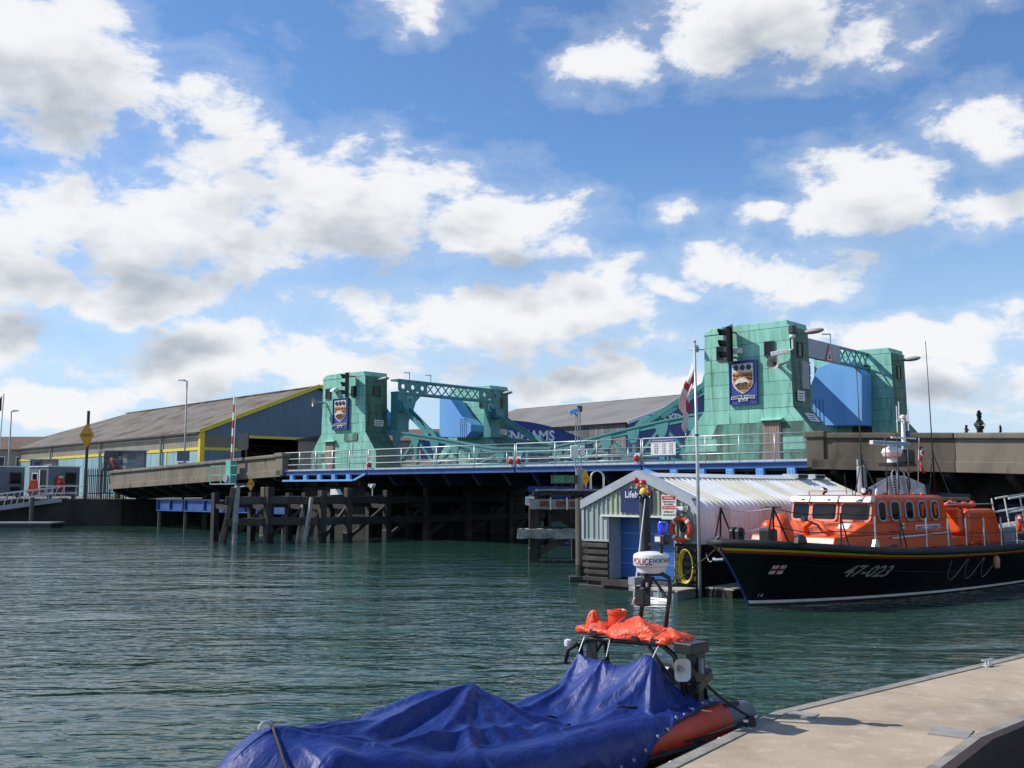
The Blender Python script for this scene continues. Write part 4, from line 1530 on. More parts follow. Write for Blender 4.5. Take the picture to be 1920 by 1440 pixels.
# door reveal and sectional door
t.part('door_reveal', MB().box(DL - .02, DL, .0, .62, .3, DT), M['trim'])
t.part('door_reveal', MB().box(DR, DR + .02, .0, .62, .3, DT), M['trim'])
t.part('door_jamb', MB().box(DL - .38, DL - .03, -.02, .02, 1.5, DT), M['trim'])
zs = [.33, .78, 1.24, 1.72, DT]
for a, b in zip(zs, zs[1:]):
    d = t.part('door_panel', MB().box(DL, DR, .58, .63, a + .008, b - .008), M['door_blue'])
for z in zs[1:-1]:
    t.part('door_joint', MB().box(DL, DR, .572, .579, z - .010, z + .010), M['skyblue'])
# boarded base beside the door
for x0, x1 in ((XL + .02, DL - .02), (DR + .05, XR - .05)):
    for i in range(6):
        z = .22 + i * .21
        t.part('fender_board', MB().box(x0 + rj.uniform(-.03, .03), x1, -.10 + rj.uniform(-.03, .03), .12, z, z + .13), M['timber'], bevel=.012)
    t.part('base_wall', MB().box(x0, x1, .13, .5, .1, 1.5), M['black'])
t.part('base_wall', MB().box(XR - .12, XR - .06, .1, 13.2, .05, 1.5), M['black'])
t.part('base_wall', MB().box(XL + .06, XL + .12, .1, 13.2, .05, 1.5), M['black'])
t.part('rear_wall', MB().prism([(XL + .04, .1), (XR - .04, .1), (XR - .04, EAVE - .2), (XM, RIDGE - .06), (XL + .04, EAVE - .2)], 'y', 13.2, 13.26), M['sheet'])
t.part('floating_base', MB().box(XL - .15, XR + .1, -.15, 13.35, -.5, .10), M['timber_wet_shaded'], bevel=.03)
t.part('door_sill', MB().box(DL - .2, DR + .1, -.22, .6, .12, .30), M['timber'])

t = Thing('landing_stage', 'small pale boarded landing stage in front of the boathouse door', 'landing stage', SH, (-.7, -.7, 0))
t.part('float', MB().box(-1.5, .02, -1.25, -.26, -.4, .20), M['grey'], bevel=.02)
for i in range(7):
    t.part('deck_plank', MB().box(-1.5, .04, -1.28 + i * .145, -1.28 + i * .145 + .135, .21, .26), M['deck_pale'])
for x in (-1.35, -.95, -.55, -.15):
    t.part('fender_post', MB().tube([(x, -1.32, -.4), (x, -1.32, .42)], .035, 8), M['galv'])
t.part('rail', MB().tube([(-1.35, -1.35, .0), (-.15, -1.35, .0)], .025, 8), M['galv'])
t = Thing('side_walkway', 'pale walkway at the foot of the boathouse side wall, beside the black bow', 'walkway', SH, (.6, 1.5, 0))
t.part('float', MB().box(.14, 1.0, .1, 9.0, -.4, .22), M['timber_wet_shaded'])
for i in range(18):
    t.part('deck_plank', MB().box(.12, 1.04, .1 + i * .5, .59 + i * .5, .223, .27), M['deck_pale'])

t = Thing('station_sign', 'navy sign with white lettering above the blue boathouse door', 'sign', SH, (-2.15, -.06, 2.4))
t.part('upper_plate', MB().box(-2.72, -1.58, -.10, -.06, 2.74, 3.12), M['sign_navy'])
t.part('lower_plate', MB().box(-2.72, -1.58, -.10, -.06, 2.38, 2.725), M['sign_navy'])
t.part('lettering', text_mb('Lifeboats', .20, (-2.55, -.104, 2.84), (1, 0, 0), (0, 0, 1), .006, bold=.01, width=.92), M['letter_white'])
t = Thing('warning_sign', 'white warning sign with red bands beside the orange lifebuoy', 'sign', SH, (-.95, -.06, 2.25))
t.part('plate', MB().box(-1.22, -.70, -.10, -.06, 2.20, 2.92), M['white'])
for z0, z1 in ((2.78, 2.89), (2.50, 2.60)):
    t.part('red_band', MB().box(-1.19, -.73, -.104, -.101, z0, z1), M['red'])
for txt, z, h, m_ in (('WARNING', 2.805, .065, 'letter_white'), ('WHEN BEACON', 2.70, .05, 'letter_black'), ('FLASHES', 2.625, .05, 'letter_black'),
                      ('KEEP CLEAR', 2.525, .055, 'letter_white'), ('LIFEBOAT', 2.40, .05, 'letter_black'), ('LAUNCHING', 2.31, .05, 'letter_black')):
    t.part('lettering', text_mb(txt, h, (-.96, -.1045, z), (1, 0, 0), (0, 0, 1), .004, align='CENTER', width=min(.42, .045 * len(txt))), M[m_])
t = Thing('bulkhead_lamp', 'small white box lamp above the boathouse lifebuoy', 'wall lamp', SH, (-.48, -.15, 2.4))
t.part('lamp', MB().box(-.62, -.36, -.25, -.08, 2.46, 2.58), M['white'], bevel=.02)
t.part('bracket', MB().box(-.52, -.46, -.2, -.04, 2.38, 2.46), M['grey'])


def ring(t, c, R0, r, nrm, m1, m2, n=48, bands=4, part='ring', sq=1.0):
    """lifebuoy: torus split in coloured sectors"""
    c = Vector(c)
    d = Vector(nrm).normalized()
    a = d.cross(Vector((0, 0, 1))).normalized()
    b = a.cross(d)
    mb_ = MB()
    kk = 10
    vs = []
    for i in range(n):
        th = 2 * math.pi * i / n
        u = a * math.cos(th) + b * math.sin(th)
        for j in range(kk):
            ph = 2 * math.pi * j / kk
            vs.append(c + u * (R0 + r * math.cos(ph)) + d * r * sq * math.sin(ph))
    fs = [(i * kk + j, i * kk + (j + 1) % kk, ((i + 1) % n) * kk + (j + 1) % kk, ((i + 1) % n) * kk + j) for i in range(n) for j in range(kk)]
    mb_.add(vs, fs)
    t.part(part, mb_, m1, smooth=True)
    for q in range(bands):
        w = MB()
        vs = []
        for i in range(5):
            th = 2 * math.pi * (q + .5) / bands + (i - 2) * .055
            u = a * math.cos(th) + b * math.sin(th)
            for j in range(kk):
                ph = 2 * math.pi * j / kk
                vs.append(c + u * (R0 + r * 1.05 * math.cos(ph)) + d * r * 1.05 * sq * math.sin(ph))
        fs = [(i * kk + j, i * kk + (j + 1) % kk, (i + 1) * kk + (j + 1) % kk, (i + 1) * kk + j) for i in range(4) for j in range(kk)]
        w.add(vs, fs)
        t.part('reflective_band', w, m2, smooth=True)


M['buoy'] = mat('orange lifebuoy', (.72, .075, .02), (.62, .06, .018), rough=.4, scale=4)
t = Thing('lifebuoy', 'large orange lifebuoy on the boathouse front beside the warning sign', 'lifebuoy', SH, (-.48, -.15, 1.5))
ring(t, (-.48, -.20, 1.92), .31, .085, (0, -1, 0), M['buoy'], M['white'])
t.part('hook', MB().box(-.52, -.44, -.2, -.05, 1.85, 2.3), M['timber'])
t.part('rope', MB().tube([(-.62, -.12, 2.15), (-.55, -.16, 1.95), (-.47, -.17, 1.82), (-.40, -.14, 2.0), (-.33, -.12, 2.12)], .014, 6), M['timber_pale'])
M['hose'] = mat('yellow hose', (.68, .55, .05), (.58, .46, .04), rough=.4)
t = Thing('coiled_hose', 'coiled yellow hose hanging below the boathouse lifebuoy', 'hose', SH, (-.3, -.2, .3))
rh = random.Random(9)
for k in range(6):
    pts = []
    for i in range(26):
        a = 2 * math.pi * i / 25
        pts.append((-.28 + (.19 + .012 * k) * math.cos(a) + rh.uniform(-.01, .01), -.22 - .02 * k + rh.uniform(-.012, .012), .86 + (.42 + .014 * k) * math.sin(a)))
    t.part('loop', MB().tube(pts, .014, 6), M['hose'], smooth=True)
t.part('tail', MB().tube([(-.62, -.2, 1.42), (-.64, -.24, 1.0), (-.6, -.26, .6), (-.5, -.3, .4), (-.3, -.32, .38)], .014, 6), M['hose'], smooth=True)
t.part('peg', MB().box(-.34, -.22, -.25, -.05, 1.24, 1.28), M['timber'])

t = Thing('mooring_pile', 'tall black steel pile standing in front of the blue boathouse door', 'pile', SH, (-1.38, -.75, 0))
t.part('shaft', MB().tube([(-1.38, -.75, -1), (-1.38, -.75, 2.72)], .165, 18), M['pile_black'] if 'pile_black' in M else M['darkgrey'], smooth=40)
t.part('cap', MB().lathe((-1.38, -.75, 2.72), [(.18, 0), (.18, .08), (.12, .16), (.02, .19)], 18), M['black'], smooth=40)
t.part('collar', MB().box(-1.78, -1.08, -1.05, -.45, .12, .26), M['grey'])
# generic toy tied to the pile head
M['toy_yellow'] = mat('toy yellow', (.80, .55, .04), rough=.6)
t = Thing('soft_toy', 'small red and yellow soft toy perched on the black pile head', 'toy', SH, (-1.38, -.75, 2.9))
t.part('body', MB().lathe((-1.36, -.8, 2.88), [(.02, 0), (.12, .03), (.14, .12), (.11, .22), (.05, .27)], 14), M['toy_yellow'], smooth=True)
t.part('head', MB().lathe((-1.40, -.8, 3.13), [(.02, 0), (.08, .03), (.10, .10), (.07, .17), (.02, .20)], 14), mat('toy skin', (.62, .36, .26), rough=.7), smooth=True)
t.part('hat', MB().lathe((-1.41, -.79, 3.26), [(.13, 0), (.12, .03), (.09, .09), (.03, .12)], 14), M['red'], smooth=True)
t.part('arm', MB().tube([(-1.44, -.8, 3.1), (-1.54, -.8, 3.2), (-1.62, -.8, 3.30)], .05, 8), M['red'], smooth=True)
t.part('glove', MB().lathe((-1.65, -.8, 3.28), [(.02, 0), (.08, .03), (.09, .09), (.06, .15), (.02, .17)], 12), M['red'], smooth=True)
t.part('arm', MB().tube([(-1.28, -.8, 3.08), (-1.18, -.82, 3.0), (-1.14, -.84, 2.92)], .05, 8), M['red'], smooth=True)
for dx in (-.07, .07):
    t.part('leg', MB().tube([(-1.36 + dx, -.84, 2.93), (-1.36 + dx * 1.4, -.98, 2.90), (-1.36 + dx * 1.4, -1.0, 2.80)], .045, 8), M['sign_navy'], smooth=True)

px = W0
t = Thing('guide_pile', 'brown rust streaked steel pile at the left corner of the boathouse', 'pile', W0, (2.33, 34.4, 0))
t.part('shaft', MB().tube([(2.33, 34.4, -1), (2.33, 34.4, 2.78)], .165, 18), M['steel_pile'], smooth=40)
t.part('weed_band', MB().tube([(2.33, 34.4, -.5), (2.33, 34.4, .15), (2.33, 34.4, .55)], [.185, .18, .168], 18), M['weed'], smooth=40)
t.part('collar', MB().prism([(1.95, .02), (3.1, .02), (3.1, .16), (1.95, .16)], 'y', 34.05, 34.7), M['darkgrey'])
t = Thing('mooring_pile', 'short grey steel pile showing behind the boathouse roof end', 'pile', W0, (13.97, 40, 0))
t.part('shaft', MB().tube([(13.97, 40, -1), (13.97, 40, 3.95)], .19, 18), M['grey'], smooth=40)
t.part('cap', MB().lathe((13.97, 40, 3.95), [(.19, 0), (.19, .05), (.1, .1)], 14), M['timber_pale'], smooth=40)
t.part('timber_stub', MB().box(13.8, 13.95, 39.9, 40.05, 4.05, 4.28), M['timber_pale'])

# flagpole with drooping flag
t = Thing('flagpole', 'tall white flagpole rising at the boathouse corner', 'flagpole', SH, (.12, -.2, 0))
t.part('pole', MB().tube([(.12, -.2, -.6), (.12, -.2, 3.6), (.10, -.2, 7.45)], [.055, .05, .032], 12), M['galv'], smooth=True)
t.part('collar', MB().tube([(.12, -.2, 5.3 - .65), (.12, -.2, 5.35 - .65)], .065, 12), M['darkgrey'])
t.part('truck', MB().lathe((.10, -.2, 7.44), [(.05, 0), (.06, .03), (.02, .07)], 10), M['white'])
t.part('crosstree', MB().tube([(.10, -.2, 7.2), (-.15, -.2, 7.25)], .015, 6), M['galv'])
M['flag_white'] = mat('flag white', (.74, .70, .72), (.66, .62, .64), rough=.8)
M['flag_red'] = mat('flag red', (.58, .05, .05), (.48, .04, .04), rough=.8)
f = Thing('flag', 'drooping red white and blue flag on the boathouse flagpole', 'flag', SH, (0, -.2, 5))


def flag_pt(u, v):
    """u along the hoist (top to bottom), v along the fly; the cloth hangs limp in folds"""
    z = 7.1 - u * .95 - v * 1.45 - .08 * math.sin(v * 6 + u * 3)
    x = .05 - v * .36 - .06 * math.sin(u * 9) * (1 - v * .3) - .10 * (1 - u) * v
    y = -.2 + .09 * math.sin(u * 11 + v * 4) * (.4 + v)
    return (x, y, z)


def flag_patch(u0, u1, v0, v1, name, m_, off=0):
    mb_ = MB()
    mb_.grid(lambda a, b: (lambda p: (p[0], p[1] - off, p[2]))(flag_pt(u0 + (u1 - u0) * a, v0 + (v1 - v0) * b)), 14, 10)
    f.part(name, mb_, m_, smooth=True)


flag_patch(0, .42, 0, .40, 'white_quarter', M['flag_white'])
flag_patch(0, .42, .58, 1, 'white_quarter', M['flag_white'])
flag_patch(.62, 1, 0, .40, 'white_quarter', M['flag_white'])
flag_patch(.62, 1, .58, 1, 'white_quarter', M['flag_white'])
flag_patch(.42, .62, 0, 1, 'red_cross', M['flag_red'])
flag_patch(0, .42, .40, .58, 'red_cross', M['flag_red'])
flag_patch(.62, 1, .40, .58, 'red_cross', M['flag_red'])
flag_patch(.05, .2, .42, .56, 'blue_patch', M['plaque_blue'], .012)
t = Thing('wall_horn', 'small pale horn lamp at the top left corner of the larger nearer tower', 'loudspeaker', BR, (12.4, 1.7, 10.0))
t.part('horn', MB().lathe((12.45, 1.6, 9.95), [(.04, -.25), (.07, -.1), (.18, .06), (.19, .1)], 14, 'x'), M['trim'], smooth=40)
t.part('arm', MB().bar((12.55, 1.65, 9.9), (12.9, 1.85, 9.9), .05), M['grey'])
# ================================================================== lifeboat
def lerp_tab(tab, x):
    if x <= tab[0][0]:
        return tab[0][1]
    for (a, va), (b, vb) in zip(tab, tab[1:]):
        if x <= b:
            f = (x - a) / (b - a)
            return va + (vb - va) * f
    return tab[-1][1]


def smooth_tab(tab, x, h=.35):
    return sum(lerp_tab(tab, x + d * h) for d in (-1, -.5, 0, .5, 1)) / 5


XE = 13.2
ZG = [(-1.4, 1.74), (0, 1.68), (1.6, 1.56), (3.6, 1.42), (6, 1.33), (9.5, 1.28), (13.2, 1.32)]
HGs = [(0, 0), (.012, .34), (.035, .72), (.08, 1.18), (.14, 1.60), (.22, 1.93), (.32, 2.14), (.45, 2.24), (.75, 2.2), (1.0, 2.02)]
HWs = [(0, 0), (.06, .36), (.16, .78), (.28, 1.12), (.40, 1.38), (.53, 1.55), (.68, 1.60), (.82, 1.55), (1.0, 1.40)]


def zg(x):
    return smooth_tab(ZG, x)


def stem(t):
    return -1.22 * max(0, t) ** 1.15 + (.15 * -t * 2 if t < 0 else 0)


def hull_pt(s, t, off=0.0):
    xs = stem(t)
    x = xs + s * (XE - xs)
    w = max(0, t) ** 1.35
    hb = lerp_tab(HWs, s) * (1 - w) + lerp_tab(HGs, s) * w
    if t < 0:
        hb *= (1 + t * .9)
    return x, hb + off, t * zg(x)


def hull_side(x, z):
    t = z / zg(x)
    xs = stem(t)
    s = (x - xs) / (XE - xs)
    w = max(0, t) ** 1.35
    return lerp_tab(HWs, s) * (1 - w) + lerp_tab(HGs, s) * w


M['hull'] = mat('dark navy hull paint', (.0055, .006, .0085), (.009, .0095, .012), rough=.34, scale=1.2, streak=.3, col3=(.016, .016, .017), c3=(.62, .8), spec=.4)
M['antifoul'] = mat('dark bottom paint', (.06, .02, .018), (.03, .02, .018), rough=.6)
M['deckgrey'] = mat('grey deck paint', (.10, .125, .14), (.085, .105, .12), rough=.7, scale=2, bump=.2)
M['orange'] = mat('lifeboat orange paint', (.76, .088, .004), (.68, .076, .004), rough=.36, scale=1.2, streak=.4, coat=.15, col3=(.60, .10, .02), c3=(.62, .78))
M['orange_cloth'] = mat('orange cloth', (.74, .10, .02), (.66, .085, .015), rough=.55, scale=3, bump=.3, bscale=6)
M['alu'] = mat('brushed aluminium', (.50, .52, .53), (.42, .44, .45), rough=.38, metal=.6, scale=4)
M['wframe'] = mat('window frame grey', (.34, .38, .40), (.30, .33, .35), rough=.4)

SS = [0, .006, .012, .022, .035, .055, .08, .11, .14, .18, .22, .27, .32, .38, .45, .53, .6, .68, .75, .82, .9, 1.0]
boat = Thing('lifeboat', 'orange and dark blue lifeboat numbered 47-023 moored beside the boathouse', 'lifeboat', LB, (6, 0, 0))


def strip(t0, t1, nt, off, name, m_, parent=None, smooth=True, sides=(1, -1)):
    mb_ = MB()
    for sd in sides:
        vs = []
        for j in range(nt + 1):
            for s in SS:
                x, y, z = hull_pt(s, t0 + (t1 - t0) * j / nt, off if s > 0 else 0)
                vs.append((x - (off if s < .01 else 0), -sd * y, z))
        n = len(SS)
        fs = [(j * n + i, j * n + i + 1, (j + 1) * n + i + 1, (j + 1) * n + i) for j in range(nt) for i in range(n - 1)]
        mb_.add(vs, fs)
    return boat.part(name, mb_, m_, parent=parent, smooth=60 if smooth else False)


hull = strip(-.35, 1.0, 14, 0, 'hull', M['hull'])
tr = MB()
tr.add([(lambda p, sd: (p[0], sd * p[1], p[2]))(hull_pt(1, -.35 + 1.35 * j / 8), sd) for sd in (-1, 1) for j in range(9)],
       [(j, j + 1, 9 + j + 1, 9 + j) for j in range(8)])
boat.part('transom', tr, M['hull'])
strip(.875, .912, 1, .012, 'yellow_stripe', M['yellow'], hull)
strip(.835, .87, 1, .012, 'red_stripe', M['red'], hull)
strip(.035, .085, 1, .012, 'white_waterline', M['white'], hull)
strip(-.34, .03, 3, .008, 'bottom_paint', M['antifoul'], hull)
# chine knuckle line
kn = MB()
pts = []
for s in SS[3:]:
    x, y, z = hull_pt(s, .74 - .45 * s)
    pts.append((x, -y - .004, z))
kn.tube(pts, .012, 6)
boat.part('spray_knuckle', kn, M['hull'], parent=hull)
# rubbing strake
near = [(lambda p: (p[0] - (.05 if s == 0 else 0), -p[1], p[2]))(hull_pt(s, .985)) for s in SS]
far = [(lambda p: (p[0], p[1], p[2]))(hull_pt(s, .985)) for s in SS[1:]]
boat.part('rubbing_strake', MB().tube(list(reversed(near)) + far, .105, 10), M['rubber'], smooth=True)
# deck
dk = MB()
vs = []
for s in SS:
    x, y, z = hull_pt(s, 1.0)
    vs += [(x, -y, z), (x, 0, z + .09 * min(1, y)), (x, y, z)]
dk.add(vs, [(3 * i + k, 3 * i + 3 + k, 3 * i + 4 + k, 3 * i + 1 + k) for i in range(len(SS) - 1) for k in (0, 1)])
boat.part('deck', dk, M['deckgrey'], smooth=40)

# hull number and flag panel wrapped on the side
def on_hull(mb_, lift=.012):
    out = MB()
    out.add([(v.x, -hull_side(v.x, max(.05, v.z)) - lift - max(0, v.y) * .0, v.z) for v in mb_.v], mb_.f)
    return out


num = text_mb('47-023', .32, (2.28, 0, .74), (1, 0, -.045), (0.045, 0, 1), .001, shear=.28, bold=.022, width=1.78)
boat.part('hull_number', on_hull(num), M['silver'] if 'silver' in M else M['white'], parent=hull)
FX0, FW, FZ0, FH = .12, .34, .86, .24
fl = MB()
fl.grid(lambda u, v: (FX0 + FW * u, 0, FZ0 + FH * v), 8, 4)
boat.part('house_flag', on_hull(fl, .010), M['flag_white'] if 'flag_white' in M else M['white'], parent=hull)
for u0, u1, v0, v1, m_ in ((.40, .60, 0, 1, 'letter_red'), (0, 1, .36, .64, 'letter_red'), (.45, .55, .42, .58, 'sign_navy')):
    q = MB()
    q.grid(lambda u, v: (FX0 + FW * (u0 + (u1 - u0) * u), 0, FZ0 + FH * (v0 + (v1 - v0) * v)), 8, 4)
    boat.part('flag_cross', on_hull(q, .016 if m_ == 'letter_red' else .02), M[m_], parent=hull)
for i, (u, v) in enumerate(((.12, .74), (.74, .74), (.12, .10), (.74, .10))):
    q = text_mb('RNLI'[i], .06, (FX0 + FW * u, 0, FZ0 + FH * v), (1, 0, 0), (0, 0, 1), .001, bold=.02)
    boat.part('flag_letter', on_hull(q, .016), M['sign_navy'], parent=hull)
q = text_mb('14', .11, (.12, 0, .22), (1, 0, 0), (0, 0, 1), .001, bold=.005)
boat.part('draught_mark', on_hull(q), M['white'], parent=hull)
# grab lines in loops along the side
for k in range(3):
    xa = 6.75 + k * .95
    pts = []
    for i in range(13):
        f = i / 12
        x = xa + .9 * f
        z = 1.02 - .62 * math.sin(math.pi * f) ** .8
        pts.append((x, -hull_side(x, z) - .02, z))
    boat.part('grab_line', MB().tube(pts, .010, 6), M['timber_pale'], smooth=True)
# stem band and fairlead
boat.part('stem_band', MB().tube([(lambda p: (p[0] - .03, 0, p[2]))(hull_pt(0, t_ / 10)) for t_ in range(0, 10)], .03, 8), mat('blue stem paint', (.03, .05, .22), (.02, .03, .14), rough=.3))
boat.part('bow_eye', MB().tube([(-1.2, -.16, 1.28), (-1.28, 0, 1.26), (-1.2, .16, 1.28)], .04, 8), M['alu'])

# ---- trunk and wheelhouse
def cross(xz, hw_b, hw_t, name, m_, zb, zt, bevel=.04, **kw):
    """xz = (front bottom x, rear bottom x, front top x, rear top x)"""
    fb, rb, ft, rt = xz
    v = [(fb, -hw_b, zb), (rb, -hw_b, zb), (rb, hw_b, zb), (fb, hw_b, zb), (ft, -hw_t, zt), (rt, -hw_t, zt), (rt, hw_t, zt), (ft, hw_t, zt)]
    return boat.part(name, MB().add(v, [(0, 3, 2, 1), (4, 5, 6, 7), (0, 1, 5, 4), (1, 2, 6, 5), (2, 3, 7, 6), (3, 0, 4, 7)]), m_, bevel=bevel, seg=2, **kw)


cross((1.75, 8.05, 1.95, 8.0), 1.42, 1.40, 'trunk', M['orange'], 1.36, 1.80)
cross((2.35, 7.95, 3.55, 7.85), 1.40, 1.38, 'cabin_base', M['orange'], 1.79, 2.16)
wh = cross((3.78, 7.9, 3.93, 7.7), 1.40, 1.34, 'wheelhouse', M['orange'], 2.12, 2.84, .05)
cross((3.85, 7.75, 4.0, 7.6), 1.36, 1.25, 'roof', M['orange'], 2.83, 2.92, .03)


def rrect(w, h, r, n=4):
    out = []
    for cx_, cy_, a0 in ((w / 2 - r, h / 2 - r, 0), (-w / 2 + r, h / 2 - r, 90), (-w / 2 + r, -h / 2 + r, 180), (w / 2 - r, -h / 2 + r, 270)):
        for i in range(n + 1):
            a = R_(a0 + 90 * i / n)
            out.append((cx_ + r * math.cos(a), cy_ + r * math.sin(a)))
    return out


def boat_window(c, u, v, w, h, r, fm, fw=.05, parent=None):
    """rounded window: frame ring and pane; u across, v up"""
    c, u, v = Vector(c), Vector(u).normalized(), Vector(v).normalized()
    n = u.cross(v).normalized()
    o_, i_ = rrect(w + 2 * fw, h + 2 * fw, r + fw), rrect(w, h, r)
    k = len(o_)
    P = lambda q, d: c + u * q[0] + v * q[1] + n * d
    vs = [P(q, .0) for q in o_] + [P(q, .035) for q in o_] + [P(q, .035) for q in i_] + [P(q, .012) for q in i_]
    fs = []
    for a in range(3):
        for i in range(k):
            j = (i + 1) % k
            fs.append((a * k + i, a * k + j, (a + 1) * k + j, (a + 1) * k + i))
    fr = boat.part('window', MB().add(vs, fs), fm, smooth=40)
    boat.part('pane', MB().add([P(q, .014) for q in i_], [tuple(range(k))]), M['glass'], parent=fr)
    return fr


fn_u, fn_v = (0, -1, 0), (-.15 / 1.0, 0, -.72)
fv = Vector((.15, 0, .72)).normalized()
M['frame_pink'] = mat('pale orange window frame', (.62, .27, .18), (.55, .22, .14), rough=.4)
for yc, w in ((1.02, .56), (.22, .80), (-.82, .92)):
    boat_window((3.835, yc, 2.44), (0, -1, 0), fv, w, .46, .08, M['frame_pink'], .06)
for ya, yb in ((1.38, .68), (.64, -.28), (-.34, -1.36)):
    v = boat.part('visor', MB().prism([(3.72, 2.72), (3.98, 2.72), (3.98, 2.89), (3.80, 2.89)], 'y', ya, yb), M['white'], bevel=.015)
    boat.part('visor_lamp', MB().box(3.73, 3.745, (ya * .3 + yb * .7) - .05, (ya * .3 + yb * .7) + .05, 2.765, 2.81), M['black'], parent=v)
sv = Vector((0, .06, .72)).normalized()
for xc, w in ((4.25, .36), (4.93, .42), (5.68, .38), (6.38, .38), (7.08, .36)):
    fr = boat_window((xc, -1.375, 2.47), (1, 0, 0), sv, w, .50, .13, M['wframe'], .055)
    boat_window((xc, 1.375, 2.47), (-1, 0, 0), Vector((0, -.06, .72)), w, .50, .13, M['wframe'], .055)
for xc in (6.36, 7.08):
    boat.part('hanging_jacket', MB().lathe((xc, -1.392, 2.28), [(.03, 0), (.07, .05), (.055, .2), (.085, .30), (.05, .38), (.01, .4)], 10), M['orange_cloth'], smooth=True)
# name plate and lettering on the side
pl = boat.part('name_plate', MB().box(5.95, 7.32, -1.43, -1.395, 1.88, 2.05), M['white'], bevel=.01)
boat.part('name_lettering', text_mb('RNLB CITY OF SHEFFIELD', .09, (6.635, -1.432, 1.922), (1, 0, 0), (0, 0, 1), .003, bold=.012, align='CENTER', width=1.24), M['letter_blue'], parent=pl)
boat.part('side_lettering', text_mb('Lifeboat', .13, (4.55, -1.402, 1.84), (1, 0, 0), (0, 0, 1), .004, width=.62), M['letter_red'])
sf = boat.part('side_flag', MB().box(5.05, 5.33, -1.43, -1.402, 1.96, 2.12), M['white'])
boat.part('flag_cross', MB().box(5.16, 5.22, -1.434, -1.431, 1.96, 2.12), M['letter_red'], parent=sf)
boat.part('flag_cross', MB().box(5.05, 5.33, -1.436, -1.4345, 2.02, 2.06), M['letter_red'], parent=sf)
boat.part('boathook', MB().tube([(4.6, -1.47, 1.70), (7.9, -1.47, 1.80)], .03, 8), M['white'], smooth=True)
boat.part('front_plate', MB().slab([(3.02, -.72, 1.93), (3.02, -1.08, 1.93), (3.22, -1.08, 2.10), (3.22, -.72, 2.10)], (-.03, 0, .04)), M['white'])
boat.part('handrail', MB().tube([(1.9, -1.46, 1.84), (4.0, -1.46, 1.92), (7.7, -1.46, 1.92)], .016, 6), M['orange'])
# roof gear
boat.part('roof_rail', MB().tube([(4.2, 1.0, 2.92), (4.2, 1.0, 3.05), (4.2, -.5, 3.05), (4.2, -.5, 2.92)], .016, 6), M['black'])
for y in (.55, -.85):
    sp = boat.part('searchlight', MB().lathe((4.25, y, 3.06), [(.02, .16), (.08, .14), (.10, 0), (.09, -.03), (.02, -.04)], 14, 'x'), M['black'], smooth=40)
    boat.part('searchlight_lens', MB().lathe((4.21, y, 3.06), [(.08, 0), (.07, -.01)], 14, 'x'), M['white'], parent=sp)
    boat.part('searchlight_foot', MB().bar((4.3, y, 2.9), (4.3, y, 3.0), .04), M['black'], parent=sp)
for x, y, z in ((4.4, -1.15, .22), (6.9, -1.1, .10), (6.3, -.3, .12), (7.3, -.6, .1)):
    boat.part('roof_beacon', MB().lathe((x, y, 2.9), [(.03, 0), (.05, .02), (.045, z * .6), (.015, z)], 10), M['white'] if z > .2 else M['orange_cloth'], smooth=True)
# folded metal screens round the mast
sc_ = [(5.35, 2.93, 2.93), (5.75, 2.93, 3.26), (6.95, 2.93, 3.52), (8.0, 2.93, 3.52), (8.1, 2.93, 3.50), (9.3, 2.93, 3.22)]
for (xa, za, ta), (xb, zb, tb) in (((5.5, 2.94, 3.10), (6.8, 2.94, 3.50)), ((6.86, 2.94, 3.52), (7.62, 2.94, 3.52)), ((7.68, 2.94, 3.51), (8.75, 2.94, 3.25))):
    boat.part('mast_screen', MB().slab([(xa, -.25, za), (xb, -.25, zb), (xb, -.15, tb), (xa, -.15, ta)], (0, .03, 0)), M['alu'])
    ed = MB()
    for x, z0, z1 in ((xa, za, ta), (xb, zb, tb)):
        n_ = 7
        for i in range(n_):
            zz = z0 + (z1 - z0) * (i + .5) / n_
            ed.box(x - .035, x + .035, -.28, -.24, zz - .02, zz + .02)
    boat.part('screen_lacing', ed, M['black'])
boat.part('mast_base', MB().box(6.9, 7.6, -.1, .4, 2.9, 3.45), M['black'])
for x in (6.7, 7.0, 7.5, 7.75):
    boat.part('mast_leg', MB().tube([(x, -.3, 2.93), (x + (.05 if x < 7.2 else -.05), -.22, 3.6), (7.2, -.1, 3.85)], .022, 6), M['alu'])
boat.part('radar_platform', MB().box(6.85, 8.2, -.22, .3, 3.82, 3.92), M['black'], bevel=.01)
boat.part('radar_platform', MB().box(7.7, 8.2, -.2, .25, 3.92, 4.35), M['black'], bevel=.03)
rd = boat.part('radar_gearbox', MB().lathe((7.18, 0, 3.93), [(.17, 0), (.16, .10), (.14, .13), (.26, .20), (.32, .32), (.27, .44), (.16, .48), (.08, .52)], 12), M['white'], smooth=30)
boat.part('scanner_bar', MB().box(6.05, 8.15, -.07, .07, 4.47, 4.60), M['white'], parent=rd, bevel=.015)
boat.part('scanner_face', MB().box(6.09, 8.11, -.078, -.071, 4.495, 4.575), mat('pale blue scanner face', (.08, .38, .55), rough=.4), parent=rd)
mst = boat.part('mast', MB().tube([(8.06, .1, 3.9), (8.06, .1, 5.35)], [.085, .06], 12), M['white'], smooth=True)
boat.part('mast_head', MB().lathe((8.06, .1, 5.35), [(.06, 0), (.10, .03), (.09, .10), (.03, .14)], 12), M['white'], parent=mst, smooth=30)
boat.part('crossbar', MB().bar((7.35, .1, 4.74), (8.78, .1, 4.74), .05), M['white'], parent=mst)
boat.part('crossbar', MB().bar((7.7, .1, 5.28), (8.4, .1, 5.28), .04), M['white'], parent=mst)
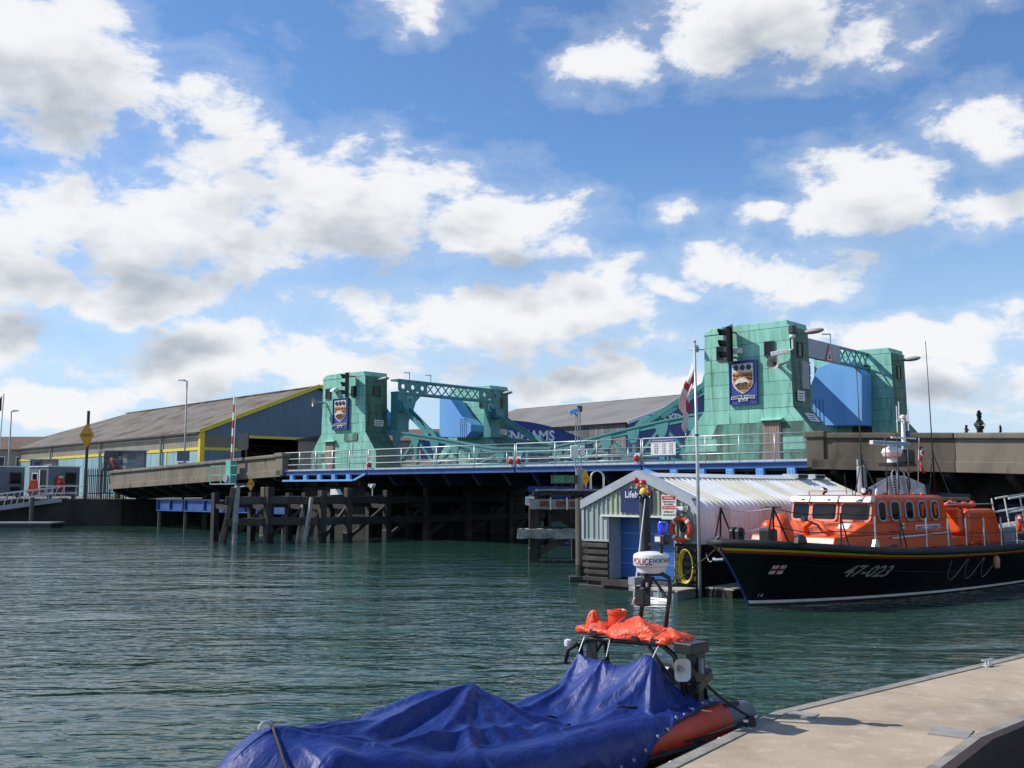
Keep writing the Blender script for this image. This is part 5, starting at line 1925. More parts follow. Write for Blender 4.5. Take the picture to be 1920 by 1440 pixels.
for x, z0, z1 in ((7.72, 4.9, 5.75), (7.85, 5.28, 5.9), (8.38, 4.85, 5.7), (8.30, 5.28, 5.5)):
    boat.part('aerial_rod', MB().tube([(x, .1, z0), (x, .1, z1)], .018, 6), M['white'], parent=mst)
boat.part('blue_lamp', MB().lathe((8.22, .05, 4.78), [(.02, 0), (.09, .01), (.09, .15), (.07, .19), (.02, .2)], 12), M['bluelamp'] if 'bluelamp' in M else M['plaque_blue'], parent=mst, smooth=30)
boat.part('red_lamp', MB().lathe((7.85, -.25, 3.62), [(.02, 0), (.05, .01), (.05, .08), (.02, .1)], 10), M['lampred'], smooth=30)
boat.part('ensign_staff', MB().tube([(8.25, -.2, 2.95), (8.55, -.15, 4.74)], .014, 6), M['white'])
fg = MB()
fg.grid(lambda u, v: (8.52 + .03 * v + .16 * u + .05 * math.sin(v * 7), -.16 + .06 * math.sin(u * 5 + v * 6), 4.55 - .85 * v - .12 * u), 6, 12)
boat.part('ensign', fg, M['flag_red'], smooth=True)
fg = MB()
fg.grid(lambda u, v: (8.54 + .03 * (v + .35) + .05 * u + .05 * math.sin((v + .2) * 7), -.20 + .04 * math.sin(u * 5 + v * 6), 4.40 - .3 * v), 4, 6)
boat.part('ensign_patch', fg, M['flag_white'], smooth=True)
# whip aerials with tripod stays
def whip(x, y, zt_, zm, lean):
    w = boat.part('whip_aerial', MB().tube([(x, y, 2.9), (x - lean * .3, y, zm), (x - lean, y, zt_)], [.03, .022, .010], 8), M['black'], smooth=True)
    if zm > 3.5:
        for dx, dy in ((-.75, -.2), (.25, -.35)):
            boat.part('stay', MB().tube([(x - lean * .3, y, zm), (x + dx, y + dy, 2.9)], .016, 6), M['black'], parent=w)
        boat.part('clamp', MB().tube([(x - lean * .3, y, zm - .08), (x - lean * .3, y, zm + .08)], .04, 8), M['black'], parent=w)


whip(4.6, -.6, 7.2, 4.02, .16)
whip(8.6, -.6, 7.85, 4.24, .20)
for x, zt_ in ((5.22, 5.0), (5.85, 4.9), (6.43, 4.7)):
    whip(x, -1.0, zt_, 3.3, .04)
    boat.part('aerial_base', MB().tube([(x, -1.0, 2.88), (x, -1.0, 3.08)], .03, 8), M['white'])
boat.part('thin_aerial', MB().tube([(4.5, -.1, 2.95), (4.42, -.1, 3.55)], .012, 6), M['black'])

# ---- aft casing
cross((9.25, 11.55, 9.45, 11.25), 1.32, 1.18, 'aft_casing', M['orange'], 1.3, 2.46, .12)
cross((9.0, 9.3, 9.05, 9.3), 1.15, 1.10, 'casing_locker', M['orange'], 1.72, 2.48, .08)
cross((8.3, 9.4, 8.4, 9.4), 1.25, 1.2, 'casing_step', M['orange'], 1.34, 1.62, .04)
rl = MB()
for i in range(15):
    pass
rl.tube([(9.3, -.8 + i * .11, 2.58 + .05 * math.sin(i * 1.3)) for i in range(16)], [.10 + .03 * math.sin(i * 2.1) for i in range(16)], 10)
boat.part('canvas_roll', rl, M['orange_cloth'], smooth=True)
rl = MB()
rl.tube([(9.4 + i * .12, -.75 + .03 * math.sin(i * 1.9), 2.58 + .03 * math.sin(i * 1.4)) for i in range(12)], [.09 + .025 * math.sin(i * 2.6) for i in range(12)], 10)
boat.part('canvas_roll', rl, M['orange_cloth'], smooth=True)
boat.part('casing_rail', MB().tube([(8.2, -1.1, 2.60), (9.1, -1.1, 2.62), (11.2, -1.1, 2.62), (11.3, -1.1, 2.5)], .02, 6), M['alu'])
for i in range(3):
    boat.part('ladder_rung', MB().bar((9.3 + i * .0, -1.36, 1.5 + i * .14), (9.85, -1.36, 1.5 + i * .14), .03), M['orange'])
for x in (9.3, 9.85):
    boat.part('ladder_side', MB().bar((x, -1.36, 1.38), (x, -1.36, 1.86), .04), M['orange'])
# ---- foredeck gear
# cone shaped canvas covers, bag, windlass
cv = MB()
n = 14
vs, fs = [], []
rc = random.Random(5)
levels = [(0, .34), (.15, .33), (.35, .27), (.55, .21), (.72, .16), (.80, .10)]
for h, r in levels:
    for j in range(n):
        a = 2 * math.pi * j / n
        k = 1 + .13 * math.sin(j * 2.3 + h * 5) + rc.uniform(-.05, .05)
        vs.append((1.72 + r * k * math.cos(a), .15 + r * k * math.sin(a), 1.62 + h))
fs = [(i * n + j, i * n + (j + 1) % n, (i + 1) * n + (j + 1) % n, (i + 1) * n + j) for i in range(len(levels) - 1) for j in range(n)] + [tuple((len(levels) - 1) * n + j for j in range(n))]
boat.part('canvas_cover', cv.add(vs, fs), M['orange_cloth'], smooth=50)
boat.part('vent_cowl', MB().lathe((1.95, .75, 1.6), [(.22, 0), (.22, .28), (.26, .34), (.24, .50), (.14, .60), (.03, .62)], 14), M['orange'], smooth=40)
boat.part('vent_mouth', MB().lathe((1.71, .72, 1.83), [(.02, -.03), (.13, -.02), (.14, .06)], 14, 'x'), M['deckgrey'])
boat.part('capstan_hose', MB().tube([(2.5, -.1, 1.85), (2.35, -.15, 2.05), (2.45, -.3, 2.2), (2.55, -.55, 2.12), (2.4, -.75, 1.95), (2.55, -.95, 1.86)], .085, 10), M['orange_cloth'], smooth=True)
bg = MB().lathe((.62, -.30, 1.70), [(.03, 0), (.15, .03), (.17, .12), (.13, .24), (.05, .30)], 12)
boat.part('bow_bag', bg, M['orange_cloth'], smooth=True)
boat.part('deck_lamp', MB().lathe((1.72, -.55, 2.28), [(.02, .16), (.07, .13), (.08, 0), (.07, -.03)], 12, 'x'), M['darkgrey'], smooth=40)
boat.part('deck_lamp_arm', MB().tube([(1.85, -.55, 2.25), (2.3, -.6, 2.1), (2.5, -.6, 1.9)], .02, 6), M['black'])
for y in (-.28, -.08):
    boat.part('mooring_bitt', MB().prism([(-.78, 1.76), (-.55, 1.76), (-.52, 2.02), (-.60, 2.10), (-.72, 2.10), (-.80, 2.02)], 'y', y - .07, y + .07), M['black'], bevel=.02)
boat.part('mooring_bitt', MB().tube([(-.66, -.4, 1.92), (-.66, .05, 1.92)], .05, 8), M['black'])
boat.part('fairlead', MB().prism([(.0, 1.70), (.42, 1.70), (.36, 1.86), (.24, 1.94), (.14, 1.94), (.05, 1.86)], 'y', -1.62, -1.46), M['black'], bevel=.02)
boat.part('anchor', MB().bar((.25, .5, 1.85), (1.0, .1, 2.05), .05, .08), M['alu'])
boat.part('anchor_fluke', MB().prism([(.1, 1.76), (.5, 1.80), (.3, 1.98)], 'y', .42, .58), M['alu'])
boat.part('bow_cleat', MB().tube([(-1.3, .0, 1.80), (-1.2, 0, 1.86), (-1.05, 0, 1.80)], .03, 8), M['alu'])


def apod(x, y, zb, h, sp, m_='black', r=.024):
    top = (x, y, zb + h)
    p = boat.part('rail_tripod', MB().tube([(x - sp * .3, y + .12, zb), top], r, 8), M[m_])
    for dx, dy in ((sp, -.05), (sp * .45, .2)):
        boat.part('tripod_leg', MB().tube([top, (x + dx, y + dy, zb)], r, 8), M[m_], parent=p)
    return top


t1 = apod(-.42, .55, 1.74, .86, .42)
t2 = apod(-.15, -.98, 1.71, .90, .55)
t1b = apod(.35, 1.2, 1.70, .86, .45)
boat.part('windlass', MB().box(.0, .35, -.75, -.35, 1.7, 2.05), M['black'], bevel=.05)


def stanchion(x, h, m_='black', base=False, brace=True):
    y = -hull_side(x, zg(x)) + .13
    z = zg(x) + .02
    s_ = boat.part('stanchion', MB().tube([(x, y, z), (x, y, z + h)], .024, 8), M[m_])
    if brace:
        boat.part('stanchion_brace', MB().tube([(x, y, z + h * .92), (x + .42, y + .05, z)], .02, 6), M[m_], parent=s_)
    if base:
        boat.part('stanchion_foot', MB().prism([(x - .16, z), (x + .16, z), (x + .05, z + .25), (x - .05, z + .25)], 'y', y - .04, y + .04), M[m_], parent=s_)
    return Vector((x, y, z + h))


S1 = stanchion(1.72, .88)
S2 = stanchion(2.98, .90, 'alu', True, False)
S3 = stanchion(4.05, .90)
S4 = stanchion(5.3, .92, 'alu', brace=False)
S5 = stanchion(6.5, .92, 'alu')
S6 = stanchion(7.55, .92, 'alu', brace=False)
S7 = stanchion(8.65, .92, 'alu')
S8 = stanchion(9.75, .92, 'alu')
S9 = stanchion(10.9, .92, 'alu', brace=False)
S10 = stanchion(12.0, .92, 'alu')
chain = [Vector(t2), S1, S2, S3, S4, S5, S6, S7, S8, S9, S10]
for i, (p, q) in enumerate(zip(chain, chain[1:])):
    for dz in (0, -.46):
        pts = []
        for k in range(9):
            f = k / 8
            w = p.lerp(q, f)
            w.z += dz - (.10 if i == 0 else .02) * math.sin(math.pi * f)
            pts.append(w)
        boat.part('guard_wire', MB().tube(pts, .012, 6), M['black'] if i < 4 else M['darkgrey'])
pts = [Vector(t1).lerp(Vector(t2), k / 8) - Vector((0, 0, .10 * math.sin(math.pi * k / 8))) for k in range(9)]
boat.part('guard_wire', MB().tube(pts, .014, 6), M['black'])
boat.part('head_bar', MB().bar(Vector(t2) + Vector((-.2, .1, .02)), Vector(t2) + Vector((.22, -.1, .02)), .03), M['black'])
boat.part('head_bar', MB().bar(Vector(t1) + Vector((-.12, .05, .02)), Vector(t1) + Vector((.18, -.05, .02)), .03), M['alu'])
for xa, xb in ((4.9, 5.55), (5.75, 6.6), (7.2, 7.6), (7.75, 8.3), (9.9, 10.5), (11.1, 11.6)):
    y = -hull_side(xa, zg(xa)) + .10
    boat.part('toe_rail', MB().tube([(xa, y, zg(xa)), (xa + .05, y, zg(xa) + .10), (xb - .05, y, zg(xb) + .10), (xb, y, zg(xb))], .02, 6), M['deckgrey'])
boat.part('deck_cleat', MB().box(3.75, 4.1, -1.95, -1.8, 1.44, 1.56), M['black'], bevel=.02)
# aft: lifebuoy on the rail and mooring bollard
bx = 11.75
boat.part('locker', MB().box(11.75, 12.5, -1.2, .4, 1.3, 1.85), M['grey'], bevel=.03)
boat.part('danbuoy_fender', MB().lathe((8.98, -2.26, .68), [(.03, 0), (.09, .04), (.10, .3), (.05, .38), (.02, .4)], 10), mat('pinkish fender', (.50, .28, .18), rough=.6), smooth=True)
t = Thing('lifebuoy', 'red lifebuoy on the lifeboat stern rail at the right edge', 'lifebuoy', LB, (11.1, -1.95, 1.7))
ring(t, (11.15, -2.02, 1.95), .27, .075, (.3, -1, 0), M['buoy'], M['white'])
t.part('strap', MB().box(11.1, 11.2, -1.98, -1.90, 1.85, 2.3), M['darkgrey'])

# mooring lines of the lifeboat
def rope(name, pts, r, m_, label, sag=0.0, group=None, n=14):
    P = [Vector(p) for p in pts]
    out = []
    for i, (a, b) in enumerate(zip(P, P[1:])):
        for k in range(n + (1 if i == len(P) - 2 else 0)):
            f = k / n
            w = a.lerp(b, f)
            w.z -= sag * 4 * f * (1 - f)
            out.append(w)
    base = out[0]
    o = solo(name, MB().tube(out, r, 6), m_, label, 'rope', W0, tuple(base), group, smooth=True)
    return o


rope('mooring_rope', [LB.w(-1.25, -.1, 1.66), SH.w(.14, -.2, 1.0), SH.w(-.35, -1.1, .30)], .018, M['timber'], 'taut mooring rope from the black bow down to the landing stage', .03)
rope('mooring_rope', [LB.w(-1.1, .25, 1.3), SH.w(.1, .2, 1.25)], .014, M['timber_pale'], 'thin slack line from the bow to the boathouse corner', .18)
# ================================================================== pontoon in the foreground
import numpy as np
M['ponton'] = mat('brushed pontoon concrete', (.47, .375, .265), (.385, .305, .215), rough=.9, scale=1.1, lo=.35, hi=.7, bump=.5, bscale=60, col3=(.54, .45, .34), c3=(.5, .75), s3=4)
# darker damp blotches and scuffs, large and uneven
_n = M['ponton'].node_tree
_b = _n.nodes['Principled BSDF']
_src = _b.inputs['Base Color'].links[0].from_socket
_tc = _n.nodes.new('ShaderNodeTexCoord')
_ns = _n.nodes.new('ShaderNodeTexNoise')
_ns.inputs['Scale'].default_value = .55
_ns.inputs['Detail'].default_value = 8
_ns.inputs['Roughness'].default_value = .68
_n.links.new(_tc.outputs['Object'], _ns.inputs['Vector'])
_mr = _n.nodes.new('ShaderNodeMapRange')
_mr.inputs[1].default_value, _mr.inputs[2].default_value = .50, .72
_mr.inputs[4].default_value = .55
_n.links.new(_ns.outputs[0], _mr.inputs[0])
_mx = _n.nodes.new('ShaderNodeMix')
_mx.data_type = 'RGBA'
_n.links.new(_mr.outputs[0], _mx.inputs[0])
_n.links.new(_src, _mx.inputs[6])
_mx.inputs[7].default_value = (.25, .205, .155, 1)
_n.links.new(_mx.outputs[2], _b.inputs['Base Color'])
M['ponton_edge'] = mat('pontoon edge concrete', (.30, .28, .24), (.20, .19, .165), rough=.9, scale=3, bump=.4, bscale=30)
M['maroon'] = mat('maroon rubbing timber', (.045, .024, .02), (.028, .018, .016), rough=.7, scale=2, bump=.3)
zp = .45
P0, P1, P2 = Vector((-1.52, 5.8)), Vector((3.13, 12.24)), Vector((14.5, 21.57))
C1, C0, C2 = Vector((5.0, 10.99)), Vector((.9, 5.84)), Vector((15.0, 20.2))


def pontoon(q, label, near_edge):
    """q: deck outline; first edge is the mooring edge"""
    t = Thing('pontoon', label, 'pontoon', W0, (q[0].x, q[0].y, 0), 'concrete pontoon sections')
    t.part('deck', MB().prism([tuple(p) for p in q], 'z', .30, zp), M['ponton'], bevel=.01)
    a, b = q[0], q[1]
    d = (b - a).normalized()
    n = Vector((-d.y, d.x))
    # float body, set back a little
    c = sum(q, Vector((0, 0))) / len(q)
    t.part('float', MB().prism([tuple(p + (c - p) * .03) for p in q], 'z', -.6, .295), M['concrete_dark'])
    # raised edge strip and rubbing fender along the water
    t.part('edge_strip', MB().prism([tuple(a), tuple(b), tuple(b - n * .14), tuple(a - n * .14)], 'z', zp + .002, zp + .014), M['ponton_edge'])
    t.part('fender_strip', MB().prism([tuple(a + n * .09), tuple(b + n * .09), tuple(b + n * .003), tuple(a + n * .003)], 'z', .18, zp - .03), M['timber'])
    k = 0
    L_ = (b - a).length
    s_ = .7
    while s_ < L_:
        p = a + d * s_ + n * .03
        t.part('fixing_cap', MB().lathe((p.x, p.y, zp - .032), [(.028, 0), (.028, .018), (.012, .03)], 8), M['white'])
        s_ += 1.15
    # back edge
    e, f_ = q[3], q[2]
    d2 = (f_ - e).normalized()
    n2 = Vector((d2.y, -d2.x))
    t.part('back_timber', MB().prism([tuple(e + n2 * .12), tuple(f_ + n2 * .12), tuple(f_ + n2 * .003), tuple(e + n2 * .003)], 'z', .28, zp + .01), M['maroon'])
    t.part('back_strip', MB().prism([tuple(e), tuple(f_), tuple(f_ - n2 * .11), tuple(e - n2 * .11)], 'z', zp + .002, zp + .008), M['ponton_edge'])
    t.part('back_board', MB().prism([tuple(e + n2 * .06), tuple(f_ + n2 * .06), tuple(f_ + n2 * .004), tuple(e + n2 * .004)], 'z', -.5, .279), M['maroon'])
    return t


jd = (C1 - P1).normalized()
jn = Vector((-jd.y, jd.x)) * .012
pontoon([P0, P1 - jn, C1 - jn, C0], 'sandy concrete pontoon section nearest the camera beside the blue covered boat', True)
T2 = pontoon([P1 + jn, P2, C2, C1 + jn], 'sandy concrete pontoon section running away to the right edge', False)
M['plate'] = mat('worn plate', (.33, .31, .28), (.27, .255, .23), rough=.6, scale=5, bump=.3, bscale=30)
# steel hinge plates over the joint
for c, w, h, lb in ((Vector((4.80, 11.25)), .20, .22, 'flat grey plate over the pontoon joint near the right corner'), (Vector((3.42, 12.10)), .16, .13, 'flat grey plate over the pontoon joint near the water edge')):
    d = jd
    n = Vector((-d.y, d.x))
    q = [c - d * w - n * h, c + d * w - n * h, c + d * w + n * h, c - d * w + n * h]
    solo('joint_plate', MB().prism([tuple(p) for p in q], 'z', zp + .003, zp + .013), M['plate'], lb, 'steel plate', W0, (c.x, c.y, zp))


def cleat(x, y, deg, label):
    fr = Frame(x, y, deg)
    t = Thing('mooring_cleat', label, 'cleat', fr, (0, 0, zp), 'cleats on the pontoon edge')
    t.part('base', MB().box(-.10, .10, -.045, .045, zp + .003, zp + .02), M['galv'], bevel=.005)
    for dx in (-.05, .05):
        t.part('leg', MB().tube([(dx, 0, zp + .015), (dx, 0, zp + .085)], [.022, .016], 10), M['galv'], smooth=True)
    t.part('horn', MB().tube([(-.16, 0, zp + .105), (-.1, 0, zp + .09), (.1, 0, zp + .09), (.16, 0, zp + .105)], [.012, .018, .018, .012], 10), M['galv'], smooth=True)
    return t


k1 = cleat(2.66, 11.46, 50, 'galvanised cleat with black rope wound on it, beside the boat stern')
wr = MB()
for i in range(4):
    pts = []
    for j in range(17):
        a = 2 * math.pi * j / 16
        pts.append((.085 * math.cos(a) * (1 - .1 * i), .05 * math.sin(a), zp + .04 + i * .022 + .01 * math.sin(2 * a)))
    wr.tube(pts, .014, 6)
k1.part('rope_turns', wr, M['rubber'], smooth=True)
cleat(7.15, 15.35, 39, 'bare galvanised cleat on the far pontoon edge at right')

# ================================================================== covered rigid inflatable boat
M['cover'] = mat('royal blue boat cover', (.012, .035, .195), (.009, .026, .150), rough=.50, scale=1.4, bump=.12, bscale=40, spec=.4, col3=(.020, .048, .235), c3=(.55, .8))
crumple(M['cover'], 1.6, .10, .55, (1, 1.6, 1))
M['tube_grey'] = mat('grey inflatable tube', (.12, .135, .16), (.10, .115, .135), rough=.6, scale=3)
M['tube_red'] = mat('red inflatable panel', (.62, .065, .02), (.54, .055, .018), rough=.55, scale=3)
M['radome'] = mat('white radome', (.80, .78, .76), (.74, .72, .70), rough=.35)
M['bluelamp'] = mat('blue beacon dome', (.015, .03, .70), (.01, .02, .55), rough=.12, coat=.6)

rib = Thing('inflatable_boat', 'rigid inflatable patrol boat under a royal blue cover at the pontoon', 'boat', RB, (3, 0, 0))
YC = -.12
path = []
for sd in (-1, 1):
    side = []
    for i in range(13):
        f = i / 12
        x = 6.1 - 5.0 * f
        side.append((x, YC + sd * (.86 if x > 2.2 else .86 - (2.2 - x) * .22), .40 + (.0 if x > 2.5 else (2.5 - x) * .10)))
    path.append(side)
bow = [(.72, YC - .36, .58), (.56, YC - .18, .60), (.50, YC, .60), (.56, YC + .18, .60), (.72, YC + .36, .58)]
full = path[0] + bow + list(reversed(path[1]))
full = [(6.28, YC - .86, .42), (6.22, YC - .86, .42)] + full[1:-1] + [(6.22, YC + .86, .42), (6.28, YC + .86, .42)]
rads = [.06, .15] + [.235 if p[0] > 4.4 and p[1] < 0 else .17 for p in full[2:-2]] + [.15, .06]
tube = rib.part('tube', MB().tube(full, rads, 16), M['tube_grey'], smooth=50)
for sd in (-1, 1):
    seg = [(x, YC + sd * .86, .40) for x in (3.9, 4.2, 4.8, 5.35, 5.62)]
    if sd < 0:
        rib.part('red_panel', MB().tube(seg, .240, 16, cap=False), M['tube_red'], parent=tube, smooth=True)
    for x in (4.95, 5.75):
        rib.part('grab_handle', MB().bar((x - .13, YC + sd * .97, .60), (x + .13, YC + sd * .97, .60), .07, .05), M['rubber'], parent=tube)
    lf = []
    for i in range(40):
        f = i / 39
        x = 5.6 - 3.2 * f
        lf.append((x, YC + sd * (1.105 + .012 * math.sin(i * 2)), .36 - .10 * abs(math.sin(f * math.pi * 5))))
    rib.part('life_line', MB().tube(lf, .012, 6), M['rubber'], parent=tube, smooth=True)
rib.part('rub_strake', MB().tube([(5.7, YC - 1.105, .30), (2.0, YC - 1.10, .30)], .03, 8), M['rubber'], parent=tube)
rib.part('hull', MB().add([(5.9, YC - .7, .35), (5.9, YC, -.3), (5.9, YC + .7, .35), (1.6, YC - .6, .35), (1.6, YC, -.25), (1.6, YC + .6, .35), (.4, YC, .6)],
                          [(0, 1, 4, 3), (1, 2, 5, 4), (3, 4, 6), (4, 5, 6), (0, 2, 1), (0, 3, 6, 5, 2)]), M['darkgrey'])
rib.part('transom', MB().box(5.55, 5.68, YC - .65, YC + .65, .15, .62), M['tube_grey'])
eng = rib.part('outboard_motor', MB().prism([(5.70, .55), (6.05, .50), (6.15, .72), (6.05, .92), (5.75, .95), (5.66, .8)], 'y', YC - .2, YC + .2), M['black'], bevel=.04)
rib.part('motor_leg', MB().box(5.8, 6.0, YC - .07, YC + .07, -.4, .55), M['black'], parent=eng)


# ---- the cover: a cloth drawn over console, bow and tied up to the frame
ctl = []


def cp(x, y, z):
    ctl.append((x, y, z))


for x, y, z in ((-.70, YC, .08), (-.48, YC, .42), (-.60, YC + .30, .08), (-.60, YC - .30, .08), (-.15, YC + .34, .56), (-.15, YC - .34, .54), (-.10, YC, .80), (.27, YC + .04, 1.02), (.28, YC + .42, .88), (.28, YC - .42, .84), (.7, YC + .1, .97), (1.1, .1, .99), (1.75, .10, 1.03), (2.35, .08, 1.10), (2.72, 0, 1.08),
                (2.35, -.5, .90), (2.3, .62, .92), (3.0, -.45, .84), (3.3, 0, .86), (3.75, -.05, .70), (3.75, .5, .74), (3.75, -.55, .70), (4.15, -.1, .74), (4.2, .5, .86), (4.2, -.62, .90),
                (4.78, -.74, 1.21), (4.72, -.02, 1.12), (4.78, .42, 1.13), (4.60, -.36, 1.04), (4.62, .24, 1.02), (5.0, -.80, .98), (5.3, -.80, .78), (5.55, -.80, .68), (5.05, .5, .82), (5.2, -.2, .72)):
    cp(x, y, z)


def cover_w(x):
    return .88 if x > 2.2 else .88 - (2.2 - x) * .20


for x in np.arange(.5, 5.6, .34):
    x = float(x)
    w = cover_w(x)
    lift = 0 if x > 2.5 else (2.5 - x) * .11
    for sd in (-1, 1):
        up_ = max(0, x - 3.5)
        cp(x, YC + sd * (w - .06), .72 + lift)
        cp(x, YC + sd * (w + .14), .65 + lift)
        cp(x, YC + sd * (w + .25), .48 + lift * .8)
        cp(x, YC + sd * (w + .31), .22 + lift * .6 + up_ * .02)
CP = np.array(ctl)
nC = len(CP)


def phi(r):
    return np.where(r > 1e-9, r * r * np.log(r + 1e-12), 0)


Dm = np.sqrt(((CP[:, None, :2] - CP[None, :, :2]) ** 2).sum(-1))
A_ = np.zeros((nC + 3, nC + 3))
A_[:nC, :nC] = phi(Dm) + np.eye(nC) * .002
A_[:nC, nC] = 1
A_[:nC, nC + 1:] = CP[:, :2]
A_[nC, :nC] = 1
A_[nC + 1:, :nC] = CP[:, :2].T
sol = np.linalg.solve(A_, np.concatenate([CP[:, 2], np.zeros(3)]))
nx, ny_ = 190, 100
U = np.linspace(0, 1, nx + 1)
V = np.linspace(-1, 1, ny_ + 1)
XX = np.zeros((ny_ + 1, nx + 1))
YY = np.zeros_like(XX)
for i, u in enumerate(U):
    x = -.80 + 6.43 * u
    w = cover_w(max(x, .2))
    if x < .55:
        w = max(.16, w * math.sqrt(max(0, 1 - ((.55 - x) / 1.38) ** 2)))
    we = w + .31 * min(1, max(.2, .5 + x * .6))
    wr_ = we if x < 3.5 else we - (x - 3.5) * .115     # the near hem rides up over the red tube
    XX[:, i] = x
    YY[:, i] = YC + np.where(V < 0, V * wr_, V * we)
XX[:, -18:] += (np.linspace(0, 1, 18) ** 1.5)[None, :] * (-.32 * np.clip((V + .55) / 1.2, 0, 1))[:, None]
pts_ = np.stack([XX.ravel(), YY.ravel()], 1)


folds = []
rk = random.Random(12)


def fold(p, q, amp, w, bend=0):
    folds.append((np.array(p), np.array(q), amp, w, bend))


# creases fan out from the three tie points, the console corner and the bow knot
for q in ((3.55, -.80), (4.0, -1.0), (4.45, -1.05), (4.9, -1.05), (5.3, -.98), (3.3, -.45), (3.75, -.2)):
    fold((4.76, -.72), q, rk.uniform(.035, .055), rk.uniform(.045, .075), rk.uniform(-.06, .06))
for q in ((3.9, -.35), (3.55, .05), (3.9, .35)):
    fold((4.70, -.02), q, rk.uniform(.03, .05), rk.uniform(.05, .08), rk.uniform(-.06, .06))
for q in ((3.8, .6), (4.2, .95), (3.5, .35)):
    fold((4.76, .42), q, .04, .06, .05)
for q in ((1.9, -1.0), (2.35, -1.05), (2.75, -1.05), (3.2, -1.0), (3.7, -.75), (1.4, -.70), (1.1, -.30)):
    fold((2.70, -.02), q, rk.uniform(.035, .055), rk.uniform(.05, .085), rk.uniform(-.06, .06))
for q in ((1.3, -.85), (1.2, -.45), (1.6, -.1), (1.8, .35), (1.6, .6)):
    fold((.28, YC), q, rk.uniform(.025, .045), rk.uniform(.045, .075), rk.uniform(-.05, .05))
fold((1.0, -.62), (3.4, -.86), .045, .06, .05)
fold((2.0, -.98), (4.6, -.92), .040, .05, -.03)
fold((2.8, -.70), (5.0, -.98), .035, .05, .03)
fold((2.4, .1), (1.2, .55), .03, .08)
GX, GY = np.linspace(-1.0, 5.9, 277), np.linspace(-1.6, 1.4, 121)
gp_ = np.stack(np.meshgrid(GX, GY), -1).reshape(-1, 2)
gz = np.zeros(len(gp_))
for k_ in range(0, len(gp_), 4000):
    blk = gp_[k_:k_ + 4000]
    r_ = np.sqrt(((blk[:, None, :] - CP[None, :, :2]) ** 2).sum(-1))
    gz[k_:k_ + 4000] = phi(r_) @ sol[:nC] + sol[nC] + blk @ sol[nC + 1:]
for p, q, amp, w, bend in folds:
    d = q - p
    L_ = np.hypot(*d)
    d = d / L_
    s_ = ((gp_ - p) @ d) / L_
    n_ = (gp_ - p) @ np.array([-d[1], d[0]]) - bend * np.sin(np.pi * np.clip(s_, 0, 1)) * L_
    wv = w * (.45 + .9 * np.clip(s_, 0, 1))
    env = np.clip(s_ * 6, 0, 1) * np.clip((1.06 - s_) * 3.5, 0, 1)
    gz += 2.0 * amp * env * (np.exp(-(np.sqrt(n_ ** 2 + .00006) / wv) ** 1.1) - .5 * np.exp(-((n_ - 1.6 * wv) / (.8 * wv)) ** 2) - .2)
gz = np.maximum(gz, .05).reshape(len(GY), len(GX))


def support(x, y):
    """height of the drawn-out cloth over bow, console, tubes and ties, read from a grid"""
    fx = np.clip((x - GX[0]) / (GX[1] - GX[0]), 0, len(GX) - 1.001)
    fy = np.clip((y - GY[0]) / (GY[1] - GY[0]), 0, len(GY) - 1.001)
    i, j = fx.astype(int), fy.astype(int)
    u, v = fx - i, fy - j
    h = (gz[j, i] * (1 - u) + gz[j, i + 1] * u) * (1 - v) + (gz[j + 1, i] * (1 - u) + gz[j + 1, i + 1] * u) * v
    dt = (y - YC + .86) / .262
    return np.where((np.abs(dt) < 1) & (x > 2.0), np.maximum(h, .40 + .262 * np.sqrt(np.clip(1 - dt * dt, 0, 1))), h)


r_ = np.sqrt(((pts_[:, None, :] - CP[None, :, :2]) ** 2).sum(-1))
Z0 = phi(r_) @ sol[:nC] + sol[nC] + pts_ @ sol[nC + 1:]
nr_, nc_ = ny_ + 1, nx + 1
Q = np.stack([XX, YY, np.maximum(Z0.reshape(nr_, nc_), .06)], -1)
rng_ = np.random.default_rng(4)
rest_u = np.linalg.norm(Q[:, 1:] - Q[:, :-1], axis=-1) * 1.03
rest_v = np.linalg.norm(Q[1:] - Q[:-1], axis=-1) * 1.045
rest_d1 = np.sqrt((rest_u[:-1] ** 2 + rest_v[:, :-1] ** 2))
d1v = Q[1:, 1:] - Q[:-1, :-1]
d2v = Q[1:, :-1] - Q[:-1, 1:]
rest_d1 = np.linalg.norm(d1v, axis=-1) * 1.037
rest_d2 = np.linalg.norm(d2v, axis=-1) * 1.037
Q[..., 2] = support(Q[..., 0], Q[..., 1]) + .02 + rng_.normal(0, .006, Q.shape[:2])
pins = []
for px_, py_, pz_ in ((4.78, -.74, 1.21), (4.72, -.02, 1.12), (4.78, .42, 1.13), (.27, YC + .03, 1.03), (5.50, -.84, .72), (2.70, .0, 1.10)):
    k_ = np.argmin(((pts_ - np.array([px_, py_])) ** 2).sum(1))
    pins.append((k_ // nc_, k_ % nc_, px_, py_, pz_))
hem = np.zeros((nr_, nc_), bool)
hem[0, :] = hem[-1, :] = True
hem[:, 0] = True
Q[..., 2][hem] = support(Q[..., 0], Q[..., 1])[hem]
HQ = Q[hem].copy()
Wt = np.ones((nr_, nc_, 1))
for a_, b_, *_ in pins:
    Wt[a_, b_] = 0
Wt[hem] = .15
prevQ = Q.copy()


def relax(A, B, wa, wb, rest, kst, only_long=False):
    dlt = B - A
    L_ = np.linalg.norm(dlt, axis=-1, keepdims=True) + 1e-9
    c_ = (L_ - rest[..., None]) / L_ * kst
    if only_long:
        c_ = np.maximum(c_, 0)
    s_ = wa + wb + 1e-9
    A += dlt * c_ * (wa / s_)
    B -= dlt * c_ * (wb / s_)


